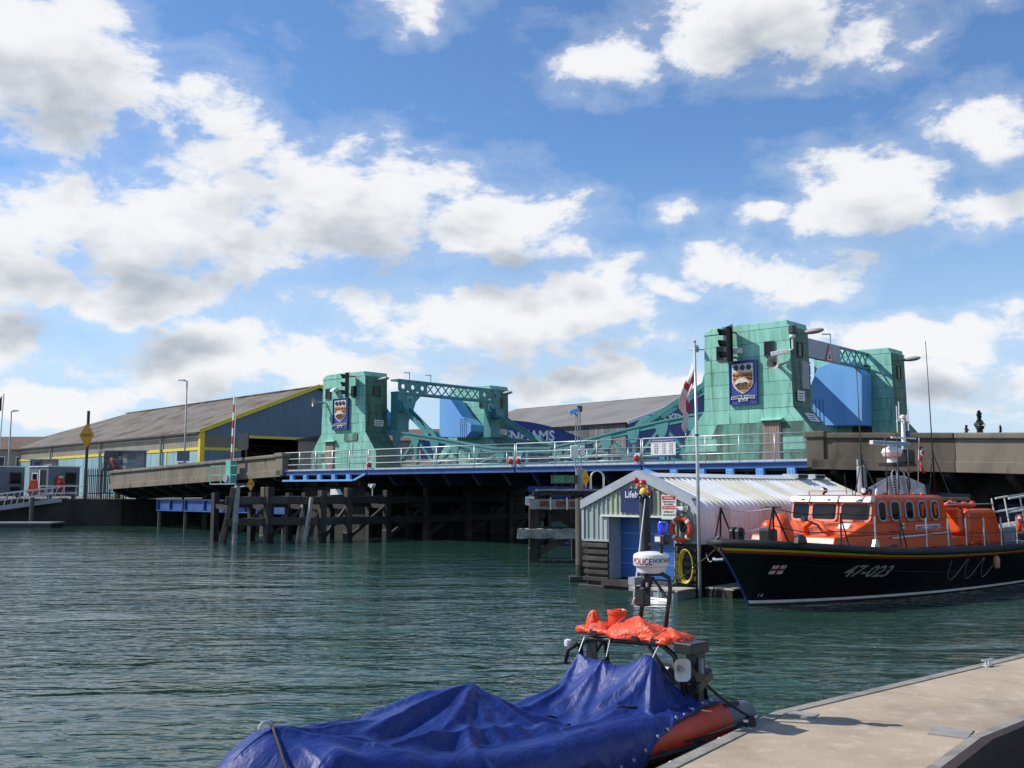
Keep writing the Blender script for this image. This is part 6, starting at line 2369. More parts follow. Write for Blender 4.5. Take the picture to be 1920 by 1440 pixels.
for it in range(110):
    vel = (Q - prevQ) * .93
    prevQ = Q.copy()
    Q = Q + vel * (Wt > .2)
    Q[..., 2] -= .0009 * (Wt[..., 0] > .2)
    for sub_ in range(6):
        for o_ in (0, 1):
            relax(Q[:, o_:-1:2], Q[:, o_ + 1::2], Wt[:, o_:-1:2], Wt[:, o_ + 1::2], rest_u[:, o_::2], .9)
            relax(Q[o_:-1:2], Q[o_ + 1::2], Wt[o_:-1:2], Wt[o_ + 1::2], rest_v[o_::2], .9)
            relax(Q[o_:-1:2, :-1], Q[o_ + 1::2, 1:], Wt[o_:-1:2, :-1], Wt[o_ + 1::2, 1:], rest_d1[o_::2], .35)
            relax(Q[o_:-1:2, 1:], Q[o_ + 1::2, :-1], Wt[o_:-1:2, 1:], Wt[o_ + 1::2, :-1], rest_d2[o_::2], .35)
        # stiffness against sharp kinks
        lap = np.zeros_like(Q)
        lap[1:-1, 1:-1] = (Q[1:-1, 2:] + Q[1:-1, :-2] + Q[2:, 1:-1] + Q[:-2, 1:-1]) / 4 - Q[1:-1, 1:-1]
        Q += lap * .02 * (Wt > .2)
        zs = support(Q[..., 0], Q[..., 1]) + .012
        Q[..., 2] = np.maximum(Q[..., 2], zs)
        Q[hem] = Q[hem] * .6 + HQ * .4
        for a_, b_, px_, py_, pz_ in pins:
            Q[a_, b_] = (px_, py_, pz_)
XX, YY = Q[..., 0], Q[..., 1]
ZZ = Q[..., 2].ravel()
pts_ = Q[..., :2].reshape(-1, 2)
cov = MB()
vs = [(float(a), float(b), float(c_)) for (a, b), c_ in zip(pts_, ZZ)]
w_ = nx + 1
cov.add(vs, [(j * w_ + i, j * w_ + i + 1, (j + 1) * w_ + i + 1, (j + 1) * w_ + i) for j in range(ny_) for i in range(nx)])
cover = rib.part('cover', cov, M['cover'], smooth=True)
sd_ = cover.modifiers.new('subsurf', 'SUBSURF')
sd_.levels = sd_.render_levels = 1
ZG_ = ZZ.reshape(ny_ + 1, nx + 1)


def cover_z(x, y):
    k = int(np.argmin((XX - x) ** 2 + (YY - y) ** 2))
    return float(ZZ[k])


rib.part('lacing_rope', MB().tube([(.30 - .02 * k, YC - .02 - k * .075, cover_z(.30, YC - .02 - k * .075) + .015) for k in range(9)] + [(.10, YC - .72, .42)], .013, 6), M['timber'], parent=cover, smooth=True)
rib.part('bow_buckle', MB().tube(arc((.25, YC + .02, cover_z(.25, YC) + .02), .06, 0, 180, 8), .014, 6), M['galv'], parent=cover)
for xa, ya, xb, yb in ((3.35, -.35, 3.62, -.55), (4.15, -.72, 4.38, -.82), (3.95, .0, 3.7, .2)):
    rib.part('seam_flap', MB().tube([(xa + (xb - xa) * k / 6, ya + (yb - ya) * k / 6, cover_z(xa + (xb - xa) * k / 6, ya + (yb - ya) * k / 6) + .006) for k in range(7)], .010, 6), M['rubber'], parent=cover, smooth=True)
eg = []
for i in range(60, nx + 1, 2):
    eg.append((float(XX[0, i]), float(YY[0, i]), float(ZG_[0, i])))
for i in range(70, nx, 6):
    c_ = Vector((float(XX[2, i]), float(YY[2, i]), float(ZG_[2, i])))
    n_ = Vector((0, -.8, .6))
    rib.part('eyelet', MB().tube([c_ + n_ * .006 + Vector((math.cos(a_) * .016, math.sin(a_) * .010, math.sin(a_) * .013)) for a_ in [k * math.pi / 4 for k in range(8)]], .005, 5, closed=True), M['galv'], parent=cover)
rib.part('hem_cord', MB().tube(eg, .010, 6), M['rubber'], parent=cover, smooth=True)

# ---- frame over the stern with its gear
FX = 4.92
LY, RY = .52, -.92
fr = MB()
fr.tube([(FX + .25, LY + .1, .55), (FX + .12, LY + .08, .95), (FX + .02, LY + .02, 1.18), (FX, LY - .14, 1.28), (FX, -.2, 1.31), (FX, RY + .16, 1.33), (FX + .02, RY, 1.22), (FX + .12, RY - .02, .95), (FX + .25, RY - .02, .55)], .032, 10)
arch = rib.part('arch_frame', fr, M['black'], smooth=True)
rib.part('arch_frame', MB().tube([(FX + .62, LY + .05, .6), (FX + .45, LY, 1.2), (FX + .42, LY - .12, 1.29), (FX + .42, -.2, 1.31), (FX + .42, RY + .12, 1.32), (FX + .45, RY, 1.2), (FX + .62, RY, .6)], .028, 10), M['black'], smooth=True)
for y in (.38, 0, -.4, -.78):
    rib.part('frame_slat', MB().bar((FX - .02, y, 1.335), (FX + .44, y, 1.335), .05, .02), M['black'])
for y0, y1 in ((LY - .02, .15), (RY + .02, -.55)):
    rib.part('frame_brace', MB().tube([(FX + .05, y0, .9), (FX + .02, y1, 1.28)], .022, 8), M['black'])
rib.part('frame_plate', MB().box(FX + .0, FX + .03, LY - .26, LY - .1, .95, 1.27), M['black'])
rib.part('mesh_guard', MB().tube([(FX, LY + .04, 1.2), (FX - .08, LY + .14, 1.12), (FX - .05, LY + .2, .95)], .03, 8), M['rubber'], smooth=True)
rib.part('side_box', MB().box(FX - .06, FX + .28, RY - .30, RY - .04, 1.27, 1.39), M['black'], bevel=.015)
rib.part('side_box', MB().box(FX + .1, FX + .26, RY - .24, RY - .10, .95, 1.27), M['black'])
gp = rib.part('gps_mushroom', MB().lathe((FX - .05, .68, 1.15), [(.016, -.18), (.016, 0), (.045, .01), (.05, .05), (.045, .085), (.02, .095)], 14), M['white'], smooth=40)
# loudhailer with rounded square mouth
hx, hy, hz = FX - .02, RY - .10, 1.10
hl = MB()
d = Vector((-.55, -.83, 0)).normalized()
a = d.cross(Vector((0, 0, 1))).normalized()
c0 = Vector((hx, hy, hz))
rings = []
for depth, w, h, r in ((.0, .19, .25, .06), (-.02, .17, .23, .055), (-.07, .10, .13, .04), (-.12, .05, .05, .024)):
    rings.append([c0 + d * (depth + .1) + a * q[0] + Vector((0, 0, q[1])) for q in rrect(w, h, r)])
k = len(rings[0])
hl.add([p for r in rings for p in r], [(i * k + j, i * k + (j + 1) % k, (i + 1) * k + (j + 1) % k, (i + 1) * k + j) for i in range(3) for j in range(k)] + [tuple(3 * k + j for j in range(k))])
ho = rib.part('loudhailer', hl, M['white'], smooth=40)
rib.part('hailer_core', MB().tube([c0 + d * .02, c0 + d * .07], [.03, .018], 10), M['grey'], parent=ho, smooth=40)
rib.part('hailer_back', MB().tube([c0 - d * .02, c0 - d * .14], .05, 10), M['darkgrey'], parent=ho, smooth=40)
rib.part('grey_plate', MB().slab([(FX + .10, RY - .32, 1.06), (FX + .18, RY - .14, 1.06), (FX + .18, RY - .14, 1.22), (FX + .10, RY - .32, 1.22)], (.02, 0, 0)), M['grey'])
rib.part('seat_pod', MB().bar((FX + .15, RY - .14, .86), (FX + .55, RY - .05, .98), .16, .14), M['black'], bevel=.02)
rib.part('seat_post', MB().box(FX + .28, FX + .38, RY - .13, RY - .03, .5, .9), M['black'])

# orange kit lashed on the frame
def lump(name, cx_, cy_, z0, rx, ry, h, seed, m_, n=44, k=14):
    r5 = random.Random(seed)
    ph = [r5.uniform(0, 6.28) for _ in range(6)]
    vs = []
    for i in range(k + 1):
        f = i / k
        pr = (1 - f ** 2.2) ** .5 if f < 1 else 0.02
        pr = max(pr, .02)
        for j in range(n):
            a = 2 * math.pi * j / n
            q = 1 + .10 * math.sin(3 * a + ph[0]) + .08 * math.sin(5 * a + ph[1] + f * 2) + .06 * math.sin(9 * a + ph[2] + f * 7) + .05 * abs(math.sin(7 * a + ph[5] - f * 9)) + r5.uniform(-.025, .025)
            zz = z0 + h * f * (1 + .16 * math.sin(2 * a + ph[3]) + .10 * math.sin(4 * a + ph[4]))
            vs.append((cx_ + rx * pr * q * math.cos(a), cy_ + ry * pr * q * math.sin(a), zz))
    fs = [(i * n + j, i * n + (j + 1) % n, (i + 1) * n + (j + 1) % n, (i + 1) * n + j) for i in range(k) for j in range(n)]
    mb_ = MB().add(vs, fs + [tuple(range(n))[::-1], tuple(k * n + j for j in range(n))])
    return mb_


M['kit'] = mat('glossy orange kit fabric', (.78, .075, .018), (.66, .055, .014), rough=.42, scale=5, bump=.9, bscale=11)
crumple(M['kit'], 9, .03, .9)
t = Thing('kit_bundle', 'bundle of wrinkled orange bags lashed on top of the boat frame', 'bag', RB, (FX + .2, -.4, 1.34))
t.part('main_bag', lump('b', FX + .18, -.28, 1.345, .27, .46, .20, 2, M['kit']), M['kit'], smooth=True)
t.part('end_bag', lump('b', FX + .15, -.78, 1.35, .20, .26, .13, 5, M['kit']), M['kit'], smooth=True)
t.part('end_bag', lump('b', FX + .15, .34, 1.345, .20, .26, .12, 7, M['kit']), M['kit'], smooth=True)
t.part('upright_bag', lump('b', FX + .18, .46, 1.40, .08, .09, .18, 9, M['kit']), M['kit'], smooth=True)
t.part('front_roll', MB().tube([(FX - .02, .54 - i * .09, 1.375 + .015 * math.sin(i * 1.7)) for i in range(17)], [.045 + .012 * math.sin(i * 2.2) for i in range(17)], 10), M['kit'], smooth=True)
for y in (.32, .02, -.33, -.63):
    t.part('lashing', MB().tube([(FX - .07, y, 1.34), (FX - .05, y - .02, 1.43), (FX + .05, y - .05, 1.49 if -.6 < y < .2 else 1.45), (FX + .2, y - .06, 1.56 if -.6 < y < .2 else 1.49)], .008, 6), M['timber_pale'], smooth=True)
    t.part('black_patch', MB().box(FX - .075, FX - .06, y - .13, y - .04, 1.345, 1.395), M['black'])
t = Thing('orange_canister', 'orange plastic canister standing among the orange bags', 'canister', RB, (FX + .35, .08, 1.34))
t.part('body', MB().lathe((FX + .33, .20, 1.345), [(.10, 0), (.115, .02), (.115, .21), (.125, .22), (.125, .26), (.11, .27), (.10, .255), (.02, .255)], 20), M['buoy'], smooth=30)
t.part('lid_bar', MB().bar((FX + .25, .20, 1.605), (FX + .41, .20, 1.605), .02), M['buoy'])

# radar mast
t = Thing('radar_mast', 'black mast with white police radar dome and blue beacon on the covered boat', 'radar', RB, (FX + .3, -.6, 1.34))
MX = FX + .28
t.part('mast_leg', MB().tube([(MX, -0.170, 1.35), (MX, -0.250, 1.75), (MX, -0.270, 2.0), (MX, -0.330, 2.08)], .028, 10), M['black'], smooth=True)
t.part('mast_leg', MB().tube([(MX, -0.570, 1.36), (MX, -0.630, 1.70), (MX, -0.670, 1.95), (MX, -0.650, 2.06), (MX, -0.550, 2.10), (MX, -0.370, 2.09)], .026, 10), M['black'], smooth=True)
t.part('leg_socket', MB().tube([(MX, -0.565, 1.34), (MX, -0.585, 1.46)], .034, 10), M['galv'], smooth=True)
t.part('mast_brace', MB().tube([(MX, -0.250, 1.72), (MX, -0.410, 2.05)], .020, 8), M['black'])
t.part('mast_brace', MB().tube([(MX, -0.410, 2.05), (MX, -0.630, 1.82)], .016, 8), M['black'])
t.part('motor_box', MB().box(MX - .07, MX + .07, -0.33, -0.17, 1.70, 1.93), M['black'], bevel=.02)
t.part('mount_plate', MB().box(MX - .1, MX + .1, -0.21, -0.11, 1.95, 2.04), M['grey'])
cxr, cyr, czr = MX, -0.39, 2.10
rad = .215
dm = t.part('radome', MB().lathe((cxr, cyr, czr), [(.13, 0), (.165, .01), (.185, .075), (.205, .085), (rad, .10), (rad, .20), (.205, .225), (.16, .245), (.08, .255), (.01, .257)], 40), M['radome'], smooth=35)


def wrap_text(txt, h, ang0, z, m_, width):
    mb_ = text_mb(txt, h, (0, 0, 0), (1, 0, 0), (0, 0, 1), .001, bold=.012, width=width)
    out = MB()
    vs = []
    for v in mb_.v:
        a = ang0 + v.x / rad
        vs.append((cxr + (rad + .002) * math.cos(a), cyr + (rad + .002) * math.sin(a), czr + z + v.z))
    out.add(vs, mb_.f)
    t.part('lettering', out, m_, parent=dm)


# the side towards the camera: direction from the dome to the camera in the boat's frame
_c = RB.w(cxr, cyr)
_to = Vector((-_c.x, -_c.y, 0)).normalized()
_ang = math.atan2(_to.dot(RB.ey), _to.dot(RB.ex))
wrap_text('POLICE', .075, _ang - 1.25, .112, M['letter_red'], .275)
wrap_text('NORTHCRAFT', .05, _ang + .10, .135, M['letter_blue'], .33)
bk = t.part('beacon_bracket', MB().tube([(MX, -0.530, 2.12), (MX, -0.550, 2.42), (MX, -0.570, 2.46)], .022, 8), M['black'])
t.part('beacon_arm', MB().bar((MX, -0.370, 2.44), (MX, -0.670, 2.46), .05, .03), M['black'])
t.part('beacon_box', MB().box(MX - .07, MX + .07, -0.65, -0.49, 2.46, 2.56), M['black'], bevel=.015)
t.part('beacon_label', MB().slab([(MX - .073, -0.510, 2.48), (MX - .073, -0.590, 2.48), (MX - .073, -0.590, 2.54), (MX - .073, -0.510, 2.54)], (-.003, 0, 0)), M['white'])
t.part('blue_beacon', MB().lathe((MX, -0.570, 2.565), [(.06, 0), (.062, .02), (.058, .13), (.048, .145), (.02, .15)], 18), M['bluelamp'], smooth=35)
t.part('whip_aerial', MB().tube([(MX, -0.110, 1.72), (MX, -0.150, 2.0), (MX, -0.310, 2.98)], [.014, .010, .005], 8), M['white'], smooth=True)
t.part('aerial_clamp', MB().tube([(MX, -0.250, 1.80), (MX, -0.120, 1.78), (MX, -0.090, 1.70)], .014, 8), M['white'], smooth=True)

# cords holding the cover up, and the stern line
for i, (ya, yb, zb, za) in enumerate(((-.74, -.72, 1.20, 1.33), (.0, -.02, 1.13, 1.33), (.42, .42, 1.14, 1.30))):
    rib.part('tie_cord', MB().tube([(FX - .03, ya, za), (4.79, yb, zb - .01)], .007, 6), M['white'])
rib.part('whitecord', MB().tube([(5.0, YC - .95, .66), (5.35, YC - 1.0, .58), (5.9, YC - .95, .52)], .008, 6), M['white'])
rope('stern_line', [RB.w(FX + .45, RY - .06, .90), (2.66, 11.46, zp + .12)], .016, M['rubber'], 'black rope from the boat frame down to the pontoon cleat', .03)
rope('spring_line', [(2.62, 11.44, zp + .10), RB.w(4.6, -1.16, .36), RB.w(3.3, -1.2, .26)], .012, M['rubber'], 'black rope running from the cleat along the red tube', .03)
# ================================================================== left bank
zq = 2.25
M['wall_tan'] = corrugated('tan corrugated sheet', (.27, .25, .20), (.22, .205, .165), .55, 'Y', streak=.3, scale=.4)
M['panel_blue'] = mat('pale blue wall panel', (.23, .39, .43), (.20, .34, .38), rough=.6, scale=.5, rnd=.3)
M['gable_blue'] = corrugated('slate blue sheet', (.105, .185, .245), (.09, .165, .22), .6, 'X', streak=.3, scale=.3)
M['gable_tan'] = corrugated('tan gable sheet', (.19, .18, .135), (.16, .15, .11), .6, 'X', streak=.3, scale=.3)
M['roof_asb'] = mat('mossy cement roof', (.165, .15, .125), (.12, .10, .08), rough=.9, scale=.25, lo=.4, hi=.65, bump=.5, bscale=1.5, col3=(.075, .048, .03), c3=(.50, .66), s3=.9)
M['roof_grey'] = corrugated('grey cement roof', (.22, .21, .20), (.17, .165, .155), 1.0, 'Y', rough=.9, scale=.2, strength=.3)
M['roof_brown'] = mat('brown roof', (.16, .10, .075), (.12, .08, .06), rough=.9, scale=.4)
M['boards'] = mat('grey barn boards', (.20, .20, .19), (.12, .12, .115), rough=.9, scale=.8, streak=.1, rnd=.4)
M['sign_blue'] = mat('royal blue facade', (.025, .06, .27), (.022, .05, .23), rough=.5, scale=.3)

WA = Frame(-32.7, 105, 42.5)
t = Thing('warehouse', 'long warehouse with mossy grey roof and yellow trim on the left bank', 'warehouse', WA, (0, 0, zq))
HW, LEN, EV, RG = 14.0, 74.0, 9.2, 14.85
HIP = 56.0
t.part('roof_slope', MB().add([(-.35, -.4, EV - .1), (HW, -.4, RG), (HW, HIP, RG), (-.35, LEN, EV - .1)], [(0, 1, 2, 3)]), M['roof_asb'])
t.part('roof_slope', MB().add([(2 * HW + .35, -.4, EV - .1), (HW, -.4, RG), (HW, HIP, RG), (2 * HW + .35, LEN, EV - .1)], [(3, 2, 1, 0)]), M['roof_asb'])
t.part('roof_hip', MB().add([(-.35, LEN, EV - .1), (HW, HIP, RG), (2 * HW + .35, LEN, EV - .1)], [(0, 1, 2)]), M['roof_asb'])
t.part('ridge', MB().bar((HW, -.4, RG + .05), (HW, HIP, RG + .05), .5, .12), M['roof_asb'])
t.part('upper_wall', MB().box(-.05, .12, .3, LEN, 7.5, EV), M['wall_tan'])
t.part('yellow_belt', MB().box(-.14, .12, .3, LEN, 7.2, 7.498), M['yellow'])
nb = 24
for i in range(nb):
    y0 = .4 + (LEN - .4) * i / nb
    y1 = .4 + (LEN - .4) * (i + 1) / nb
    t.part('wall_panel', MB().box(-.06, .12, y0 + .04, y1 - .04, zq, 7.198), M['panel_blue'])
for i in range(2, nb, 6):
    y0 = .4 + (LEN - .4) * (i + 1) / nb
    t.part('downpipe', MB().tube([(-.25, y0, zq), (-.25, y0, EV - .2)], .12, 8), M['grey'])
t.part('gutter', MB().box(-.6, -.36, -.3, LEN, EV - .30, EV - .12), M['darkgrey'])
for y0 in (8.3, 21.5, 33.0):
    t.part('yellow_post', MB().box(-.12, -.061, y0, y0 + .25, zq, 7.19), M['yellow'])
OP = 4.6
t.part('gable_upper', MB().prism([(0, 8.9), (2 * HW, 8.9), (2 * HW, EV - .1), (HW, RG - .25), (0, EV - .1)], 'y', -.02, .14), M['gable_blue'])
t.part('gable_band', MB().box(.3, OP, -.03, .13, 7.5, 8.898), M['gable_tan'])
t.part('gable_panel', MB().box(.3, OP, -.04, .13, zq, 7.2), M['gable_blue'])
t.part('yellow_belt', MB().box(.3, OP, -.10, .13, 7.202, 7.498), M['yellow'])
t.part('corner_trim', MB().box(-.18, .32, -.15, .298, zq, EV - .12), M['yellow'])
t.part('lintel_trim', MB().box(OP, 2 * HW, -.12, .1, 8.62, 8.9), M['yellow'])
for xa, za, xb, zb in ((-.4, EV - .05, HW, RG + .05), (HW, RG + .05, 2 * HW + .4, EV - .05)):
    t.part('barge_board', MB().bar((xa, -.42, za), (xb, -.42, zb), .12, .42), M['yellow'])
t.part('far_wall', MB().box(2 * HW - .15, 2 * HW, .3, LEN, zq, EV), M['wall_tan'])
t.part('back_wall', MB().box(.2, 2 * HW - .2, LEN - .3, LEN, zq, EV), M['wall_tan'])
t.part('inner_wall', MB().box(.5, 2 * HW - .5, 26, 26.2, zq, 6.9), M['wall_tan'])
t.part('shade_sheet', MB().prism([(.5, 7.2), (2 * HW - .5, 7.2), (2 * HW - .5, 9.0), (HW, 14.2), (.5, 9.0)], 'y', 25, 25.1), M['black'])  # black sheet added to stand for the shade inside the roof
M['truss'] = mat('dark red truss', (.06, .02, .016), (.04, .018, .015), rough=.7)
for yb in (4.0, 12.0):
    t.part('truss_chord', MB().box(.5, 2 * HW - .5, yb, yb + .2, 7.9, 8.1), M['truss'])
    t.part('truss_chord', MB().box(.5, 2 * HW - .5, yb, yb + .2, 7.0, 7.15), M['truss'])
    n = 18
    for i in range(n):
        xa, xb = 1 + 26 * i / n, 1 + 26 * (i + 1) / n
        t.part('truss_web', MB().bar((xa, yb + .1, 7.1), (xb, yb + .1, 7.95), .12, .08), M['truss'])
        t.part('truss_web', MB().bar((xa, yb + .16, 7.95), (xb, yb + .16, 7.1), .12, .08), M['truss'])
for xc in (5, 12, 19, 26):
    t.part('column', MB().box(xc - .18, xc + .18, 4.1, 4.4, zq, 8), M['truss'])

# ---- merchants' sheds behind the lift span
WC = Frame(11.52, 100, 41.8)
t = Thing('timber_barn', 'grey roofed timber shed with blue gable behind the larger tower', 'shed', WC, (0, 0, zq))
HW, LEN, EV, RG = 12.0, 30.0, 9.75, 13.5
t.part('roof_slope', MB().add([(-.4, -.5, EV), (HW, -.5, RG), (HW, LEN, RG), (-.4, LEN, EV)], [(0, 1, 2, 3)]), M['roof_grey'])
t.part('roof_slope', MB().add([(2 * HW, -.5, EV), (HW, -.5, RG), (HW, LEN, RG), (2 * HW, LEN, EV)], [(3, 2, 1, 0)]), M['roof_grey'])
t.part('ridge', MB().bar((HW, -.5, RG + .05), (HW, LEN, RG + .05), .4, .12), M['white'])
t.part('wall_core', MB().box(.1, .3, 0, LEN, zq, EV - .2), M['darkgrey'])
for i in range(39):
    y = .1 + i * .75
    t.part('wall_board', MB().box(-.02, .09, y, y + .70, 6.4, EV - .15), M['boards'])
t.part('gable', MB().prism([(0, 6), (2 * HW, 6), (2 * HW, EV - .1), (HW, RG - .15), (0, EV - .1)], 'y', -.3, -.1), M['sign_blue'])
for xa, za, xb, zb in ((-.4, EV, HW, RG), (HW, RG, 2 * HW, EV)):
    t.part('barge_board', MB().bar((xa, -.5, za - .05), (xb, -.5, zb - .05), .1, .3), M['white'])
t.part('lettering', text_mb('SYDENHAMS', 1.05, (5.0, -.31, 9.95), (1, 0, 0), (0, 0, 1), .03, bold=.03, width=11), M['letter_white'])

t = Thing('arched_storefront', 'blue arched shop front with white lettering seen over the bridge deck', 'shop', W0, (0, 99, zq))
pts = [(-9, zq)]
for i in range(25):
    x = -9 + 17 * i / 24
    pts.append((x, 9.85 - ((x - (-.8)) / 7.6) ** 2 * 1.75))
pts.append((8, zq))
t.part('facade', MB().prism(pts, 'y', 98.4, 99), M['sign_blue'])
t.part('lettering', text_mb('SYDENHAMS', 1.0, (-3.2, 98.39, 7.85), (1, 0, 0), (0, 0, 1), .03, bold=.03, width=7.4), M['letter_white'])
for i in range(24):
    a, b = pts[1 + i], pts[2 + i]
    t.part('roof_sheet', MB().add([(a[0], 98.35, a[1] + .02), (b[0], 98.35, b[1] + .02), (b[0], 112, b[1] + .02), (a[0], 112, a[1] + .02)], [(0, 1, 2, 3)]), M['sign_blue'])

t = Thing('brick_shed', 'low shed with brown roof glimpsed through the far teal portal', 'shed', W0, (-13, 112, zq))
t.part('wall', MB().box(-24, -2, 112, 124, zq, 8.6), M['wall_tan'])
t.part('roof', MB().add([(-24.3, 111.6, 8.5), (-2, 111.6, 8.5), (-2, 118, 10.3), (-24.3, 118, 9.9), (-2, 124.4, 8.5), (-24.3, 124.4, 8.5)], [(0, 1, 2, 3), (3, 2, 4, 5)]), M['roof_brown'])
t = Thing('far_house', 'distant low house with brown roof at the left edge', 'house', W0, (-78, 150, zq))
t.part('wall', MB().box(-90, -68, 150, 160, zq, 9.2), M['wall_tan'])
t.part('roof', MB().add([(-91, 149.4, 9.0), (-67.5, 149.4, 9.0), (-70, 155, 11.2), (-88, 155, 11.2), (-67.5, 160.6, 9.0), (-91, 160.6, 9.0)], [(0, 1, 2, 3), (3, 2, 4, 5), (1, 4, 2), (0, 3, 5)]), M['roof_brown'])
for i in range(6):
    w = t.part('window', MB().box(-88 + i * 3.4, -86.2 + i * 3.4, 149.9, 149.98, 6.2, 8.0), M['white'])
    t.part('pane', MB().box(-87.85 + i * 3.4, -86.35 + i * 3.4, 149.84, 149.89, 6.35, 7.85), M['glass'], parent=w)
# low sheds that close the view under the bridge
t = Thing('quay_shed', 'dark low quay shed seen between the bridge piers', 'shed', W0, (20, 104, zq))
t.part('wall', MB().box(-10, 60, 103, 110, zq, 6.2), M['darkgrey'])
t.part('roof', MB().add([(-10.3, 102.6, 6.1), (60, 102.6, 6.1), (60, 106.5, 7.2), (-10.3, 106.5, 7.2)], [(0, 1, 2, 3)]), M['roof_grey'])

# ---- grey cabin, rails, gangway
def lamp_post(x, y, z0, z1, arm, label, fr=W0, head=.9, plates=True):
    t = Thing('street_lamp', label, 'street lamp', fr, (x, y, z0), 'tall grey street lamps')
    t.part('post', MB().tube([(x, y, z0), (x, y, z0 + 1.5), (x, y, z1)], [.11, .09, .06], 10), M['grey'], smooth=True)
    t.part('arm', MB().tube([(x, y, z1 - .06), (x + arm * .5, y, z1)], .05, 8), M['grey'])
    t.part('lamp_head', MB().add([(x + arm * .35, y - .2, z1 - .06), (x + arm * 1.3, y - .14, z1 - .02), (x + arm * 1.3, y + .14, z1 - .02), (x + arm * .35, y + .2, z1 - .06),
                                  (x + arm * .35, y - .12, z1 + .10), (x + arm * 1.2, y - .08, z1 + .08), (x + arm * 1.2, y + .08, z1 + .08), (x + arm * .35, y + .12, z1 + .10)],
                                 [(0, 3, 2, 1), (4, 5, 6, 7), (0, 1, 5, 4), (1, 2, 6, 5), (2, 3, 7, 6), (3, 0, 4, 7)]), M['trim'])
    return t


lp = lamp_post(-28.9, 88.2, zq, 12.7, -.62, 'tall grey street lamp before the left warehouse roof')
s_ = lp.part('back_of_sign', MB().box(-29.5, -28.4, 88.0, 88.05, 5.55, 6.45), M['cabgrey'])
lp.part('back_of_sign', MB().box(-29.4, -28.55, 88.0, 88.05, 4.85, 5.45), M['grey'])
lamp_post(-45.8, 91, zq, 10.2, .5, 'grey street lamp at the left edge beside the flag')
t = Thing('flagpole', 'thin flagpole with dark green and red pennant at the left edge', 'flagpole', W0, (-46.3, 90, zq))
t.part('pole', MB().tube([(-46.3, 90, zq), (-46.05, 90, 11.7)], .05, 8), M['galv'])
fm = MB().grid(lambda u, v: (-46.1 - .95 * v * (1 - .45 * u) - .1, 90 + .12 * math.sin(v * 6), 11.55 - 1.35 * u - .9 * v * (1 - .7 * u)), 8, 8)
t.part('pennant', fm, mat('dark green flag', (.02, .09, .05), (.16, .02, .06), rough=.8, scale=2.5, lo=.5, hi=.55), smooth=True)


CB = Frame(-39.9, 86.2, 60)


def cabin(fr, lx, ly, label, door=True):
    t = Thing('site_cabin', label, 'cabin', fr, (0, 0, zq), 'grey portable cabins on the left quay')
    z0, z1 = zq + .22, 5.0
    t.part('body', MB().box(0, lx, 0, ly, z0, z1), M['cabgrey'], bevel=.03)
    t.part('roof_edge', MB().box(-.06, lx + .06, -.06, ly + .06, z1 + .003, z1 + .10), M['white'])
    for x in (.2, lx - .5):
        t.part('foot', MB().box(x, x + .3, .1, .4, zq, z0), M['grey'])
    w = t.part('window', MB().box(lx * .55 - .08, lx * .55 + 1.0, -.05, -.003, 3.55, 4.55), M['darkgrey'])
    t.part('pane', MB().box(lx * .55, lx * .55 + .92, -.058, -.051, 3.63, 4.47), M['glass'], parent=w)
    t.part('vent', MB().box(lx * .55, lx * .55 + .95, -.04, -.003, 2.95, 3.3), M['black'])
    if door:
        t.part('doorway', MB().box(-.03, .02, .35, 1.05, z0 + .02, 4.75), M['black'])
        t.part('door', MB().box(-.08, -.031, 1.06, 1.2, z0 + .02, 4.75), M['white'])
        w = t.part('window', MB().box(-.05, -.003, 1.4, 2.2, 3.5, 4.5), M['white'])
        t.part('pane', MB().box(-.058, -.051, 1.48, 2.12, 3.58, 4.42), M['glass'], parent=w)
    return t


cabin(CB, 3.1, 2.6, 'grey cabin with open doorway and lifebuoy box on the left quay')
cabin(Frame(-44.6, 86.0, 60), 3.0, 3.0, 'grey cabin cut by the left edge of the picture', False)
t = Thing('lifebuoy', 'lifebuoy in an orange housing on the grey cabin wall', 'lifebuoy', CB, (1.0, -.15, 3.0))
t.part('housing', MB().prism([(.72, 2.95), (1.34, 2.95), (1.38, 4.0), (1.2, 4.3), (.86, 4.3), (.68, 4.0)], 'y', -.25, -.07), M['buoy'], bevel=.03)
t.part('label', MB().box(.82, 1.24, -.262, -.252, 4.05, 4.22), M['white'])
ring(t, (1.03, -.33, 3.5), .30, .08, (0, -1, 0), M['buoy'], M['white'])
t = Thing('lifebuoy', 'red triangular lifebuoy cover by the gangway head', 'lifebuoy', W0, (-41.0, 85.8, 3))
t.part('cover', MB().prism([(-41.5, 2.75), (-40.5, 2.75), (-40.75, 3.9), (-41.25, 3.9)], 'y', 85.75, 86.0), M['buoy'], bevel=.05)
t.part('post', MB().box(-41.05, -40.95, 86.0, 86.1, zq, 3.9), M['grey'])

